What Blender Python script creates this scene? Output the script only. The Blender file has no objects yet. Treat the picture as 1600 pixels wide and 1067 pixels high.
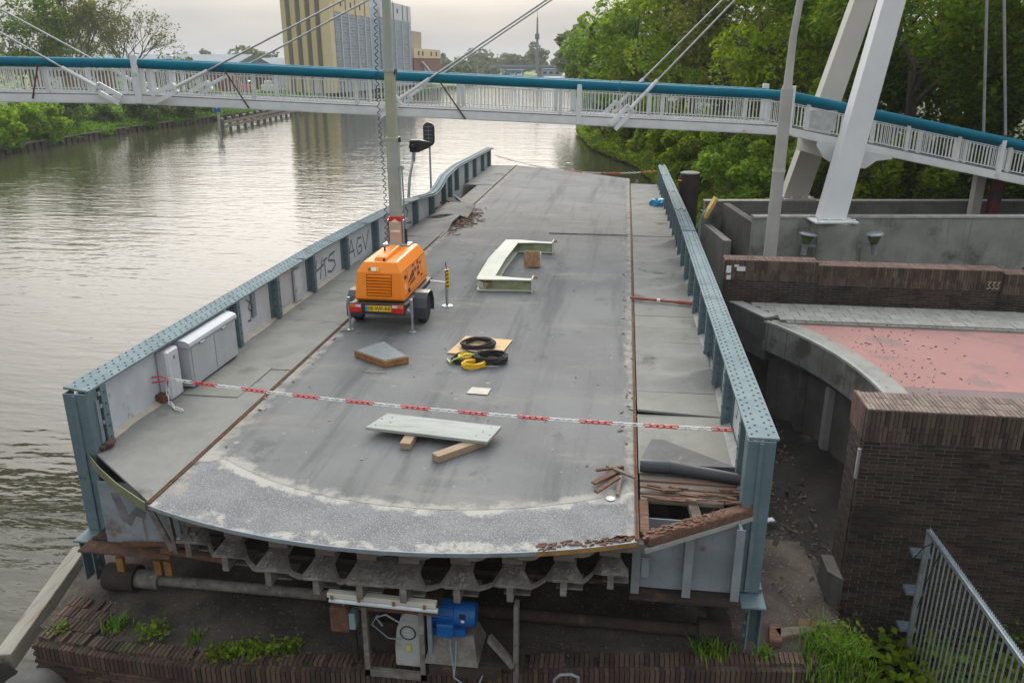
import bpy, bmesh, math, random
import numpy as np
from mathutils import Vector, Matrix, Euler
R = math.radians
random.seed(7); rng = np.random.default_rng(7)
scn = bpy.context.scene
COL = scn.collection

# ------------------------------------------------------------------ camera
YAW = R(7.72); PITCH = R(19.0)
cam_d = bpy.data.cameras.new('camera'); cam = bpy.data.objects.new('camera', cam_d); COL.objects.link(cam)
cam.location = (0, 0, 5.0); cam.rotation_euler = (R(90) - PITCH, 0, YAW)
cam_d.sensor_width = 36.0; cam_d.lens = 36.0 * 1263 / 1600
cam_d.clip_start = 0.1; cam_d.clip_end = 4000
scn.camera = cam

# ------------------------------------------------------------------ sky and sun (bright overcast, low sun ahead behind thin cloud)
SUN_EL = R(26); SUN_AZ = R(-6)          # azimuth from +Y, positive to the right
w = bpy.data.worlds.new('World'); scn.world = w; w.use_nodes = True
nt = w.node_tree; nt.nodes.clear()
def N(tree, typ, **kw):
    n = tree.nodes.new(typ)
    for k, v in kw.items(): setattr(n, k, v)
    return n
out = N(nt, 'ShaderNodeOutputWorld'); bg = N(nt, 'ShaderNodeBackground'); bg.inputs['Strength'].default_value = 1.0
sky = N(nt, 'ShaderNodeTexSky', sky_type='NISHITA'); sky.sun_disc = False
sky.sun_elevation = SUN_EL; sky.sun_rotation = SUN_AZ; sky.dust_density = 3.0
skys = N(nt, 'ShaderNodeVectorMath', operation='SCALE'); skys.inputs['Scale'].default_value = 0.05
nt.links.new(sky.outputs[0], skys.inputs[0])
tc = N(nt, 'ShaderNodeTexCoord'); mp = N(nt, 'ShaderNodeMapping'); mp.inputs['Scale'].default_value = (1.2, 1.2, 5.5)
nz = N(nt, 'ShaderNodeTexNoise'); nz.inputs['Scale'].default_value = 1.7; nz.inputs['Detail'].default_value = 5; nz.inputs['Roughness'].default_value = 0.5
rp = N(nt, 'ShaderNodeValToRGB')
rp.color_ramp.elements[0].position = 0.40; rp.color_ramp.elements[0].color = (0.42, 0.445, 0.475, 1)
rp.color_ramp.elements[1].position = 0.60; rp.color_ramp.elements[1].color = (0.65, 0.625, 0.605, 1)
nt.links.new(tc.outputs['Generated'], mp.inputs[0]); nt.links.new(mp.outputs[0], nz.inputs[0]); nt.links.new(nz.outputs[0], rp.inputs[0])
# the cloud deck is brighter and warmer round the veiled sun
sd = Vector((math.sin(SUN_AZ) * math.cos(SUN_EL), math.cos(SUN_AZ) * math.cos(SUN_EL), math.sin(SUN_EL)))
dp = N(nt, 'ShaderNodeVectorMath', operation='DOT_PRODUCT'); dp.inputs[1].default_value = sd
nt.links.new(tc.outputs['Generated'], dp.inputs[0])
mr = N(nt, 'ShaderNodeMapRange', interpolation_type='SMOOTHSTEP'); mr.inputs[1].default_value = 0.62; mr.inputs[2].default_value = 1.0
mr.inputs[3].default_value = 0.0; mr.inputs[4].default_value = 2.3
nt.links.new(dp.outputs['Value'], mr.inputs[0])
gl = N(nt, 'ShaderNodeMixRGB', blend_type='ADD'); gl.inputs[2].default_value = (1.0, 0.90, 0.82, 1); gl.use_clamp = False
se = N(nt, 'ShaderNodeSeparateXYZ'); nt.links.new(tc.outputs['Generated'], se.inputs[0])     # a thicker cloud bank lies along the horizon
bk = N(nt, 'ShaderNodeMapRange', interpolation_type='SMOOTHSTEP'); bk.inputs[1].default_value = 0.045; bk.inputs[2].default_value = 0.17; nt.links.new(se.outputs[2], bk.inputs[0])
gm = N(nt, 'ShaderNodeVectorMath', operation='MULTIPLY'); nt.links.new(mr.outputs[0], gm.inputs[0]); nt.links.new(bk.outputs[0], gm.inputs[1])
gs = N(nt, 'ShaderNodeVectorMath', operation='MULTIPLY'); nt.links.new(gm.outputs[0], gs.inputs[0]); gs.inputs[1].default_value = (1.0, 0.90, 0.82)
gl.inputs[0].default_value = 1.0; nt.links.new(gs.outputs[0], gl.inputs[2]); nt.links.new(rp.outputs[0], gl.inputs[1])
# overcast: the cloud deck grows brighter from the horizon to the zenith
sz = N(nt, 'ShaderNodeSeparateXYZ'); nt.links.new(tc.outputs['Generated'], sz.inputs[0])
el = N(nt, 'ShaderNodeValToRGB'); el.color_ramp.elements[0].color = (.42, .408, .395, 1); el.color_ramp.elements[1].color = (.86, .955, 1.0, 1)
nt.links.new(sz.outputs[2], el.inputs[0])
e2 = N(nt, 'ShaderNodeVectorMath', operation='SCALE'); e2.inputs['Scale'].default_value = 2.05; nt.links.new(el.outputs[0], e2.inputs[0])
lum = N(nt, 'ShaderNodeVectorMath', operation='MULTIPLY'); nt.links.new(gl.outputs[0], lum.inputs[0]); nt.links.new(e2.outputs[0], lum.inputs[1])
mx = N(nt, 'ShaderNodeMixRGB'); mx.inputs[0].default_value = 0.90
nt.links.new(skys.outputs[0], mx.inputs[1]); nt.links.new(lum.outputs[0], mx.inputs[2])
nt.links.new(mx.outputs[0], bg.inputs[0]); nt.links.new(bg.outputs[0], out.inputs[0])
sl = bpy.data.lights.new('sun', 'SUN'); sl.energy = 1.5; sl.angle = R(16); sl.color = (1.0, 0.93, 0.84)
so = bpy.data.objects.new('sun', sl); COL.objects.link(so); so.rotation_euler = sd.to_track_quat('Z', 'Y').to_euler()
so.location = (0, 0, 40)
vs = scn.view_settings; vs.view_transform = 'Standard'; vs.look = 'None'; vs.exposure = 0.36; vs.gamma = 1.0
scn.cycles.use_denoising = True
scn.cycles.max_bounces = 6; scn.cycles.transparent_max_bounces = 6

# ------------------------------------------------------------------ materials
MATS = {}
def mat(name, c, c2=None, scale=4.0, rough=0.7, metal=0.0, bump=0.0, bscale=60.0, stain=None, stain_scale=1.5, stain_thr=0.55, stain_w=0.15,
        island=0.0, objrand=0.0, speck=None, speck_scale=200.0, speck_thr=0.6, stretch=(1, 1, 1), spec=0.4, coat=0.0, transl=0.0, streak=None, streak_thr=0.55):
    if name in MATS: return MATS[name]
    m = bpy.data.materials.new(name); m.use_nodes = True; t = m.node_tree; t.nodes.clear(); L = t.links.new
    o = N(t, 'ShaderNodeOutputMaterial'); b = N(t, 'ShaderNodeBsdfPrincipled')
    b.inputs['Roughness'].default_value = rough; b.inputs['Metallic'].default_value = metal
    b.inputs['Specular IOR Level'].default_value = spec; b.inputs['Coat Weight'].default_value = coat
    tcn = N(t, 'ShaderNodeTexCoord'); oi = N(t, 'ShaderNodeObjectInfo')
    ad = N(t, 'ShaderNodeVectorMath', operation='MULTIPLY_ADD'); ad.inputs[1].default_value = stretch
    cs = N(t, 'ShaderNodeMath', operation='MULTIPLY'); cs.inputs[1].default_value = 37.0; L(oi.outputs['Random'], cs.inputs[0])
    L(tcn.outputs['Object'], ad.inputs[0]); L(cs.outputs[0], ad.inputs[2]); vec = ad.outputs[0]
    def noise(s, det=5, ro=0.6, v=None):
        n = N(t, 'ShaderNodeTexNoise'); n.inputs['Scale'].default_value = s; n.inputs['Detail'].default_value = det; n.inputs['Roughness'].default_value = ro
        L(v or vec, n.inputs['Vector']); return n.outputs[0]
    def ramp(src, lo, hi):
        r = N(t, 'ShaderNodeMapRange', interpolation_type='SMOOTHSTEP'); r.inputs[1].default_value = lo; r.inputs[2].default_value = hi; L(src, r.inputs[0]); return r.outputs[0]
    def mix(f, a, bb, mode='MIX'):
        n = N(t, 'ShaderNodeMixRGB', blend_type=mode)
        for i, s in ((0, f), (1, a), (2, bb)):
            if isinstance(s, (int, float)): n.inputs[i].default_value = s
            elif isinstance(s, tuple): n.inputs[i].default_value = (*s, 1) if len(s) == 3 else s
            else: L(s, n.inputs[i])
        return n.outputs[0]
    if c2 is None: c2 = tuple(x * 0.75 for x in c)
    col = mix(ramp(noise(scale), 0.3, 0.7), c, c2)
    if speck: col = mix(ramp(noise(speck_scale, 2), speck_thr, speck_thr + 0.08), col, speck)
    if stain: col = mix(ramp(noise(stain_scale, 7, 0.65), stain_thr, stain_thr + stain_w), col, stain)
    if streak:
        sv = N(t, 'ShaderNodeVectorMath', operation='MULTIPLY'); sv.inputs[1].default_value = (9, 9, 0.5); L(vec, sv.inputs[0])
        col = mix(ramp(noise(1.0, 4, 0.6, sv.outputs[0]), streak_thr, streak_thr + 0.2), col, streak)
    if island or objrand:
        hs = N(t, 'ShaderNodeHueSaturation')
        ge = N(t, 'ShaderNodeNewGeometry'); mm = N(t, 'ShaderNodeMath', operation='ADD')
        L(ge.outputs['Random Per Island'], mm.inputs[0]); L(oi.outputs['Random'], mm.inputs[1])
        fr = N(t, 'ShaderNodeMath', operation='FRACT'); L(mm.outputs[0], fr.inputs[0])
        k = max(island, objrand)
        vr = N(t, 'ShaderNodeMapRange'); vr.inputs[3].default_value = 1 - k; vr.inputs[4].default_value = 1 + k; L(fr.outputs[0], vr.inputs[0])
        f2 = N(t, 'ShaderNodeMath', operation='MULTIPLY'); f2.inputs[1].default_value = 7.31; L(fr.outputs[0], f2.inputs[0])
        f3 = N(t, 'ShaderNodeMath', operation='FRACT'); L(f2.outputs[0], f3.inputs[0])
        hr = N(t, 'ShaderNodeMapRange'); hr.inputs[3].default_value = 0.5 - 0.05 * k; hr.inputs[4].default_value = 0.5 + 0.05 * k; L(f3.outputs[0], hr.inputs[0])
        L(vr.outputs[0], hs.inputs['Value']); L(hr.outputs[0], hs.inputs['Hue']); L(col, hs.inputs['Color']); col = hs.outputs[0]
    L(col, b.inputs['Base Color'])
    if bump:
        bn = N(t, 'ShaderNodeBump'); bn.inputs['Strength'].default_value = bump; bn.inputs['Distance'].default_value = 0.02
        L(noise(bscale, 4), bn.inputs['Height']); L(bn.outputs[0], b.inputs['Normal'])
    if transl:
        tr = N(t, 'ShaderNodeBsdfTranslucent'); L(mix(1.0, col, (1.0, 1.15, 0.45), 'MULTIPLY'), tr.inputs['Color'])
        ms = N(t, 'ShaderNodeMixShader'); ms.inputs[0].default_value = transl
        L(b.outputs[0], ms.inputs[1]); L(tr.outputs[0], ms.inputs[2]); L(ms.outputs[0], o.inputs[0])
    else: L(b.outputs[0], o.inputs[0])
    MATS[name] = m; return m

G_BLUE = mat('girder_paint', (0.10, 0.148, 0.172), (0.135, 0.19, 0.21), 3, 0.55, stain=(0.085, 0.10, 0.10), stain_scale=3, stain_thr=0.58, bump=0.12, bscale=30)
G_TOP = mat('flange_paint', (0.145, 0.195, 0.215), (0.195, 0.248, 0.265), 2.5, 0.8, spec=0.15, stain=(0.12, 0.145, 0.14), stain_scale=2.2, stain_thr=0.54, bump=0.1, bscale=25, speck=(0.12, 0.11, 0.09), speck_scale=45, speck_thr=0.70)
G_RIVET = mat('rivet_paint', (0.075, 0.11, 0.13), rough=0.5)
G_WEB = mat('web_paint', (0.56, 0.575, 0.61), (0.46, 0.475, 0.505), 2, 0.6, stain=(0.26, 0.21, 0.16), stain_scale=2.2, stain_thr=0.60, stain_w=0.1, streak=(0.30, 0.28, 0.25), streak_thr=0.6)
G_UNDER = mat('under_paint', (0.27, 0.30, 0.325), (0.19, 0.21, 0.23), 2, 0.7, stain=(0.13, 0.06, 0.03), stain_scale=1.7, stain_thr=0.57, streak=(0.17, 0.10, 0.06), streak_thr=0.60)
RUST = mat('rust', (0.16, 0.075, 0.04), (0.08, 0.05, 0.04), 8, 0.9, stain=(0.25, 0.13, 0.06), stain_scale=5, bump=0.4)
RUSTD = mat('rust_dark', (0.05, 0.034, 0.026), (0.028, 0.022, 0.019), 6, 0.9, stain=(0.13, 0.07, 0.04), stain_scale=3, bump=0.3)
GRIME = mat('grimy_steel', (0.21, 0.185, 0.165), (0.125, 0.108, 0.095), 7, 0.9, stain=(0.27, 0.255, 0.24), stain_scale=6, stain_thr=0.55, bump=0.5, bscale=40)
GALV = mat('galvanised', (0.42, 0.46, 0.49), (0.33, 0.37, 0.40), 9, 0.45, 0.6, stain=(0.25, 0.26, 0.26), stain_scale=4)
GALVD = mat('galvanised_old', (0.27, 0.33, 0.37), (0.21, 0.26, 0.30), 9, 0.5, 0.4)
PAVE = mat('path_grit', (0.225, 0.22, 0.205), (0.172, 0.17, 0.162), 1.8, 0.95, speck=(0.25, 0.246, 0.235), speck_scale=150, speck_thr=0.56, bump=0.35, bscale=120, stain=(0.095, 0.09, 0.083), stain_scale=1.1, stain_thr=0.56)
PAVEG = mat('path_grit_pale', (0.225, 0.222, 0.20), (0.18, 0.18, 0.162), 1.8, 0.95, speck=(0.29, 0.287, 0.26), speck_scale=150, speck_thr=0.56, bump=0.3, bscale=120, stain=(0.135, 0.132, 0.118), stain_scale=1.4, stain_thr=0.55, objrand=0.08)
TIMBER = mat('old_timber', (0.22, 0.185, 0.15), (0.13, 0.10, 0.08), 6, 0.9, stretch=(0.25, 3, 3), bump=0.6, bscale=25, stain=(0.24, 0.11, 0.07), stain_scale=2.5)
ROTWOOD = mat('rotten_wood', (0.20, 0.10, 0.065), (0.10, 0.055, 0.04), 9, 0.95, stretch=(0.4, 3, 3), bump=0.8, bscale=22, stain=(0.27, 0.20, 0.15), stain_scale=6)
WHITE = mat('white_paint', (0.72, 0.73, 0.73), (0.62, 0.63, 0.63), 2, 0.5, stain=(0.40, 0.38, 0.33), stain_scale=1.6, stain_thr=0.63, stain_w=0.12, streak=(0.52, 0.52, 0.49), streak_thr=0.62)
WHITEP = mat('white_rail', (0.66, 0.68, 0.67), (0.55, 0.57, 0.55), 3, 0.55)
PYLON = mat('pylon_paint', (0.66, 0.67, 0.68), (0.60, 0.61, 0.62), 1, 0.5, stain=(0.42, 0.41, 0.38), stain_scale=1.3, stain_thr=0.68, stain_w=0.08)
PYLONW = mat('pylon_paint_cream', (0.58, 0.54, 0.49), (0.53, 0.50, 0.45), 1, 0.6)
TEAL = mat('teal_paint', (0.0, 0.145, 0.215), (0.004, 0.12, 0.18), 2, 0.65, spec=0.2)
STEEL = mat('stay_steel', (0.42, 0.43, 0.44), (0.33, 0.33, 0.33), 3, 0.4, 0.5)
BLACK = mat('black_plastic', (0.018, 0.018, 0.02), (0.03, 0.03, 0.032), 6, 0.55)
RUBBER = mat('rubber', (0.022, 0.022, 0.024), (0.035, 0.034, 0.033), 20, 0.85, bump=0.2)
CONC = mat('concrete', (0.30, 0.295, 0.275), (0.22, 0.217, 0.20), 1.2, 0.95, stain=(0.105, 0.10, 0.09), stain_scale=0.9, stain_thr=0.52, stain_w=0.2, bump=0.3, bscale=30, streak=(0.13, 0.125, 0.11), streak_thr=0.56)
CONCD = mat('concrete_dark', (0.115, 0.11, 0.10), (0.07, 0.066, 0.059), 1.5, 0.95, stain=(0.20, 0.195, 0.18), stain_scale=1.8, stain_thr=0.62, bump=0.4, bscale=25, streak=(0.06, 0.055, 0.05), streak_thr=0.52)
CONCP = mat('concrete_pale', (0.36, 0.355, 0.335), (0.27, 0.265, 0.25), 4, 0.95, stain=(0.16, 0.155, 0.145), stain_scale=2.5, stain_thr=0.58, bump=0.3)
MORTAR = mat('mortar', (0.27, 0.235, 0.19), (0.17, 0.148, 0.12), 3, 0.95, stain=(0.06, 0.05, 0.042), stain_scale=1.3, stain_thr=0.49)
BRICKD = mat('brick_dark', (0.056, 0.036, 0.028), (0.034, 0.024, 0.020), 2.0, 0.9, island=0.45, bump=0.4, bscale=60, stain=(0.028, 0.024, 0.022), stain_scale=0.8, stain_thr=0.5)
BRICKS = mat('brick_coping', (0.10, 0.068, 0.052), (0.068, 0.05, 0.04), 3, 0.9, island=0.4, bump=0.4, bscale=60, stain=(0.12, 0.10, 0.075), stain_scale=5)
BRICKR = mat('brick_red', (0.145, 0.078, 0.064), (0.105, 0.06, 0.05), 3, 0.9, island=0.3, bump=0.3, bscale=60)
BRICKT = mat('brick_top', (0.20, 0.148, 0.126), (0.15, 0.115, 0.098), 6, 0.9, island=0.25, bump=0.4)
BRICKM = mat('brick_mossy', (0.11, 0.066, 0.05), (0.075, 0.05, 0.039), 3, 0.9, island=0.4, bump=0.5, bscale=50, stain=(0.05, 0.058, 0.022), stain_scale=2.2, stain_thr=0.55)
TILE = mat('pavement_tile', (0.34, 0.325, 0.30), (0.275, 0.262, 0.242), 3, 0.95, island=0.10, bump=0.25, stain=(0.25, 0.235, 0.21), stain_scale=2.2, stain_thr=0.56)
REDROAD = mat('red_asphalt', (0.36, 0.182, 0.168), (0.31, 0.165, 0.155), 0.8, 0.95, speck=(0.42, 0.24, 0.22), speck_scale=90, speck_thr=0.6, stain=(0.25, 0.16, 0.155), stain_scale=0.9, stain_thr=0.54, stain_w=.1, bump=0.3, bscale=90)
GREYROAD = mat('grey_strip', (0.22, 0.15, 0.15), (0.17, 0.13, 0.13), 1, 0.95)
DIRT = mat('dirt', (0.026, 0.020, 0.017), (0.015, 0.0125, 0.011), 2.2, 0.95, speck=(0.10, 0.075, 0.055), speck_scale=14, speck_thr=0.68, bump=0.9, bscale=9, stain=(0.12, 0.085, 0.06), stain_scale=0.9, stain_thr=0.64)
PIERTOP = mat('pier_concrete', (0.092, 0.073, 0.06), (0.04, 0.031, 0.026), 1.7, 0.95, speck=(0.22, 0.20, 0.18), speck_scale=25, speck_thr=0.64, bump=0.6, bscale=18, stain=(0.028, 0.02, 0.017), stain_scale=0.7, stain_thr=0.52)
ORANGE = mat('orange_paint', (0.95, 0.26, 0.006), (0.90, 0.235, 0.006), 1.5, 0.42, coat=0.15, stain=(0.72, 0.25, 0.05), stain_scale=3.5, stain_thr=.60, bump=.05, bscale=8)
ORANGED = mat('orange_vent', (0.16, 0.05, 0.015), rough=0.7)
CHASSIS = mat('chassis_black', (0.025, 0.027, 0.03), (0.035, 0.037, 0.04), 4, 0.5)
FENDER = mat('fender_blue_black', (0.045, 0.052, 0.065), (0.055, 0.06, 0.07), 4, 0.4)
YELLOW = mat('yellow', (0.80, 0.50, 0.01), (0.75, 0.46, 0.01), 5, 0.5)
MASTG = mat('mast_green', (0.37, 0.40, 0.36), (0.31, 0.34, 0.31), 2, 0.5, streak=(0.42, 0.42, 0.30), streak_thr=0.5)
MASTY = mat('mast_olive', (0.40, 0.40, 0.26), (0.33, 0.34, 0.24), 2, 0.5, streak=(0.25, 0.28, 0.22), streak_thr=0.55)
MASTT = mat('mast_tan', (0.50, 0.40, 0.30), (0.44, 0.36, 0.28), 3, 0.5)
RED = mat('red_plastic', (0.62, 0.022, 0.02), (0.55, 0.02, 0.018), 3, 0.4)
REDL = mat('red_lens', (0.65, 0.01, 0.012), rough=0.15, spec=0.6)
AMBER = mat('amber_lens', (0.75, 0.22, 0.02), rough=0.15)
CLEARL = mat('clear_lens', (0.70, 0.70, 0.70), rough=0.2)
BLUE = mat('blue_motor', (0.005, 0.11, 0.36), (0.008, 0.09, 0.30), 4, 0.45)
BLUEP = mat('blue_plastic', (0.02, 0.30, 0.55), (0.02, 0.24, 0.45), 6, 0.4)
PLY = mat('plywood', (0.62, 0.42, 0.22), (0.52, 0.33, 0.16), 5, 0.8, stretch=(1, 6, 1), stain=(0.36, 0.20, 0.09), stain_scale=4, stain_thr=0.66)
PINE = mat('pine_block', (0.42, 0.30, 0.19), (0.30, 0.22, 0.15), 5, 0.85, stretch=(1, 8, 8), bump=0.3, bscale=20, objrand=0.15)
PLANK = mat('grey_plank', (0.33, 0.35, 0.33), (0.27, 0.29, 0.275), 2, 0.7, stretch=(1, 5, 1), stain=(0.24, 0.25, 0.19), stain_scale=2)
FRAMEW = mat('frame_cream', (0.56, 0.56, 0.48), (0.50, 0.50, 0.42), 3, 0.6, stain=(0.42, 0.34, 0.20), stain_scale=3.5, stain_thr=0.62)
FRAMEG = mat('frame_algae', (0.36, 0.38, 0.30), (0.23, 0.28, 0.10), 4, 0.8)
SAND = mat('sand', (0.46, 0.41, 0.34), (0.38, 0.34, 0.285), 5, 1.0, bump=0.3)
GRITTOP = mat('grit_mat', (0.21, 0.225, 0.23), (0.17, 0.185, 0.19), 3, 0.95, speck=(0.33, 0.35, 0.35), speck_scale=70, speck_thr=0.56)
RUSTY = mat('rust_ochre', (0.33, 0.19, 0.06), (0.22, 0.10, 0.04), 6, 0.85, stain=(0.30, 0.12, 0.05), stain_scale=5, bump=0.3)
RUSTPL = mat('rust_plate', (0.42, 0.33, 0.24), (0.33, 0.16, 0.07), 7, 0.8, stain=(0.15, 0.09, 0.06), stain_scale=6, stain_thr=0.62)
PIPER = mat('red_pipe', (0.34, 0.11, 0.07), (0.28, 0.09, 0.06), 6, 0.7)
SPRAY = mat('spray_black', (0.05, 0.05, 0.055), (0.09, 0.09, 0.095), 5, 0.8)
SPRAYG = mat('spray_grey', (0.10, 0.105, 0.11), (0.19, 0.19, 0.20), 5, 0.8)
LITTER = mat('litter_white', (0.78, 0.78, 0.76), rough=0.7)
LAMPG = mat('lamp_grey', (0.42, 0.40, 0.38), (0.36, 0.345, 0.33), 2, 0.6, stain=(0.25, 0.23, 0.20), stain_scale=3, stain_thr=0.65)
GLASSG = mat('lamp_glass', (0.12, 0.17, 0.06), (0.07, 0.10, 0.03), 5, 0.15, spec=0.6)
GLASSD = mat('dark_glass', (0.02, 0.028, 0.04), rough=0.08, spec=0.7)
PILE = mat('pile_rust', (0.055, 0.040, 0.034), (0.035, 0.028, 0.026), 3, 0.8, streak=(0.08, 0.055, 0.045))
BOATB = mat('boat_blue', (0.012, 0.03, 0.085), (0.01, 0.02, 0.06), 3, 0.3)
SIGNY = mat('sign_yellow', (0.75, 0.45, 0.02), rough=0.4)
CREAM = mat('silo_cream', (0.60, 0.48, 0.28), (0.55, 0.44, 0.265), 0.3, 0.9)
CREAML = mat('silo_cream_pale', (0.68, 0.55, 0.33), (0.64, 0.51, 0.31), 0.3, 0.9)
STRIPE = mat('silo_stripe', (0.17, 0.145, 0.115), (0.14, 0.12, 0.10), 0.3, 0.9)
SHEET = mat('silo_sheet', (0.36, 0.40, 0.45), (0.27, 0.28, 0.30), 0.45, 0.6, stain=(0.24, 0.19, 0.165), stain_scale=0.5, stain_thr=0.5, stretch=(1, 1, 3))
SHEETB = mat('silo_sheet_blue', (0.33, 0.42, 0.50), (0.29, 0.37, 0.44), 0.4, 0.6)
SHEETW = mat('silo_sheet_white', (0.60, 0.62, 0.63), (0.54, 0.56, 0.57), 0.4, 0.7)
FARBRICK = mat('far_brick', (0.25, 0.10, 0.075), (0.20, 0.085, 0.065), 0.5, 0.9)
TAN = mat('far_tan', (0.40, 0.34, 0.25), (0.36, 0.30, 0.22), 0.4, 0.9)
DARK = mat('dark_opening', (0.05, 0.04, 0.035), rough=0.9)
ROOFG = mat('far_roof', (0.23, 0.27, 0.30), (0.19, 0.22, 0.25), 0.3, 0.8)
BARK = mat('bark', (0.105, 0.085, 0.065), (0.07, 0.058, 0.045), 4, 0.95, bump=0.5, bscale=15)
BARKP = mat('bark_pale', (0.17, 0.14, 0.105), (0.12, 0.10, 0.08), 4, 0.95)
LEAF_A = mat('leaf_dark', (0.135, 0.195, 0.010), (0.09, 0.145, 0.009), 0.5, 0.6, island=0.45, transl=0.55, spec=0.25)
LEAF_B = mat('leaf_mid', (0.225, 0.29, 0.013), (0.16, 0.225, 0.011), 0.4, 0.6, island=0.4, transl=0.55, spec=0.25)
LEAF_C = mat('leaf_bright', (0.215, 0.31, 0.03), (0.16, 0.24, 0.024), 0.5, 0.6, island=0.35, transl=0.55, spec=0.25)
LEAF_D = mat('leaf_olive', (0.19, 0.19, 0.035), (0.145, 0.15, 0.03), 0.5, 0.7, island=0.35, transl=0.3, spec=0.2)
LEAF_W = mat('leaf_willow', (0.15, 0.20, 0.07), (0.11, 0.16, 0.05), 0.5, 0.7, island=0.3, transl=0.35, spec=0.2)
LEAF_F = mat('leaf_far', (0.20, 0.21, 0.12), (0.15, 0.17, 0.10), 0.06, 0.8, island=0.3, transl=0.2, spec=0.1)  # far foliage made paler: distance haze put into the leaf colour
GRASSM = mat('grass_blade', (0.16, 0.27, 0.03), (0.12, 0.21, 0.025), 2, 0.7, island=0.4, transl=0.35, spec=0.2)
GRASSG = mat('bank_grass', (0.17, 0.25, 0.035), (0.13, 0.195, 0.03), 0.25, 0.95, bump=0.5, bscale=3, stain=(0.16, 0.15, 0.06), stain_scale=0.2, stain_thr=0.58)
EARTH = mat('bank_earth', (0.07, 0.075, 0.03), (0.05, 0.045, 0.03), 0.7, 0.95, bump=0.6, bscale=4)

# ------------------------------------------------------------------ mesh helpers
OFF = {}
class MB:
    def __init__(s): s.v = []; s.f = []
    def add(s, vs, fs):
        k = len(s.v); s.v += [tuple(p) for p in vs]; s.f += [tuple(i + k for i in f) for f in fs]; return s
    def box(s, c, d, rz=0.0, rot=None, ch=0.0):
        hx, hy, hz = d[0] / 2, d[1] / 2, d[2] / 2
        M_ = rot if rot is not None else Matrix.Rotation(rz, 3, 'Z')
        c = Vector(c)
        if ch <= 0:
            vs = [Vector((x * hx, y * hy, z * hz)) for x in (-1, 1) for y in (-1, 1) for z in (-1, 1)]
            fs = [(0, 1, 3, 2), (4, 6, 7, 5), (0, 4, 5, 1), (2, 3, 7, 6), (0, 2, 6, 4), (1, 5, 7, 3)]
        else:
            bm = bmesh.new(); bmesh.ops.create_cube(bm, size=1.0)
            bmesh.ops.scale(bm, vec=d, verts=bm.verts)
            bmesh.ops.bevel(bm, geom=bm.edges[:], offset=ch, segments=1, affect='EDGES')
            bm.verts.index_update(); vs = [v.co.copy() for v in bm.verts]; fs = [tuple(v.index for v in f.verts) for f in bm.faces]; bm.free()
        return s.add([M_ @ v + c for v in vs], fs)
    def span(s, x0, x1, y0, y1, z0, z1, ch=0.0):
        return s.box(((x0 + x1) / 2, (y0 + y1) / 2, (z0 + z1) / 2), (abs(x1 - x0), abs(y1 - y0), abs(z1 - z0)), ch=ch)
    def bar(s, p0, p1, w_, h_, up=(0, 0, 1)):
        p0, p1 = Vector(p0), Vector(p1); d = p1 - p0; L_ = d.length; z = d.normalized(); u = Vector(up)
        if abs(z.dot(u)) > 0.98: u = Vector((0, 1, 0))
        x = u.cross(z).normalized(); y = z.cross(x)
        vs = []
        for t_ in (0, L_):
            for a, b in ((-1, -1), (1, -1), (1, 1), (-1, 1)): vs.append(p0 + z * t_ + x * a * w_ / 2 + y * b * h_ / 2)
        return s.add(vs, [(0, 3, 2, 1), (4, 5, 6, 7), (0, 1, 5, 4), (1, 2, 6, 5), (2, 3, 7, 6), (3, 0, 4, 7)])
    def tube(s, pts, r, n=8, cap=True):
        pts = [Vector(p) for p in pts]; m_ = len(pts); rs = r if isinstance(r, (list, tuple)) else [r] * m_
        vs = []; prev = None
        for i, p in enumerate(pts):
            t_ = (pts[min(i + 1, m_ - 1)] - pts[max(i - 1, 0)]).normalized()
            if prev is None:
                a = Vector((0, 0, 1)) if abs(t_.z) < 0.9 else Vector((1, 0, 0)); x = a.cross(t_).normalized()
            else:
                x = (prev - t_ * prev.dot(t_))
                x = x.normalized() if x.length > 1e-6 else Vector((1, 0, 0))
            prev = x; y = t_.cross(x)
            for k in range(n):
                a = 2 * math.pi * k / n; vs.append(p + (x * math.cos(a) + y * math.sin(a)) * rs[i])
        fs = [(i * n + k, i * n + (k + 1) % n, (i + 1) * n + (k + 1) % n, (i + 1) * n + k) for i in range(m_ - 1) for k in range(n)]
        if cap: fs += [tuple(range(n - 1, -1, -1)), tuple((m_ - 1) * n + k for k in range(n))]
        return s.add(vs, fs)
    def prism(s, poly, z0, z1, T=None):
        n = len(poly); vs = [Vector((p[0], p[1], z0)) for p in poly] + [Vector((p[0], p[1], z1)) for p in poly]
        if T is not None: vs = [T @ v for v in vs]
        return s.add(vs, [tuple(range(n - 1, -1, -1)), tuple(range(n, 2 * n))] + [(i, (i + 1) % n, n + (i + 1) % n, n + i) for i in range(n)])
    def loft(s, sections, cap=True, closed=True):
        n = len(sections[0]); vs = [p for q in sections for p in q]; fs = []
        for i in range(len(sections) - 1):
            for k in range(n if closed else n - 1):
                fs.append((i * n + k, i * n + (k + 1) % n, (i + 1) * n + (k + 1) % n, (i + 1) * n + k))
        if cap and closed: fs += [tuple(range(n - 1, -1, -1)), tuple((len(sections) - 1) * n + k for k in range(n))]
        return s.add(vs, fs)
    def lathe(s, prof, n=16, T=None):
        vs = []
        for r, z in prof:
            for k in range(n):
                a = 2 * math.pi * k / n; vs.append(Vector((r * math.cos(a), r * math.sin(a), z)))
        if T is not None: vs = [T @ v for v in vs]
        m_ = len(prof)
        fs = [(i * n + k, i * n + (k + 1) % n, (i + 1) * n + (k + 1) % n, (i + 1) * n + k) for i in range(m_ - 1) for k in range(n)]
        fs += [tuple(range(n - 1, -1, -1)), tuple((m_ - 1) * n + k for k in range(n))]
        return s.add(vs, fs)
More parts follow.
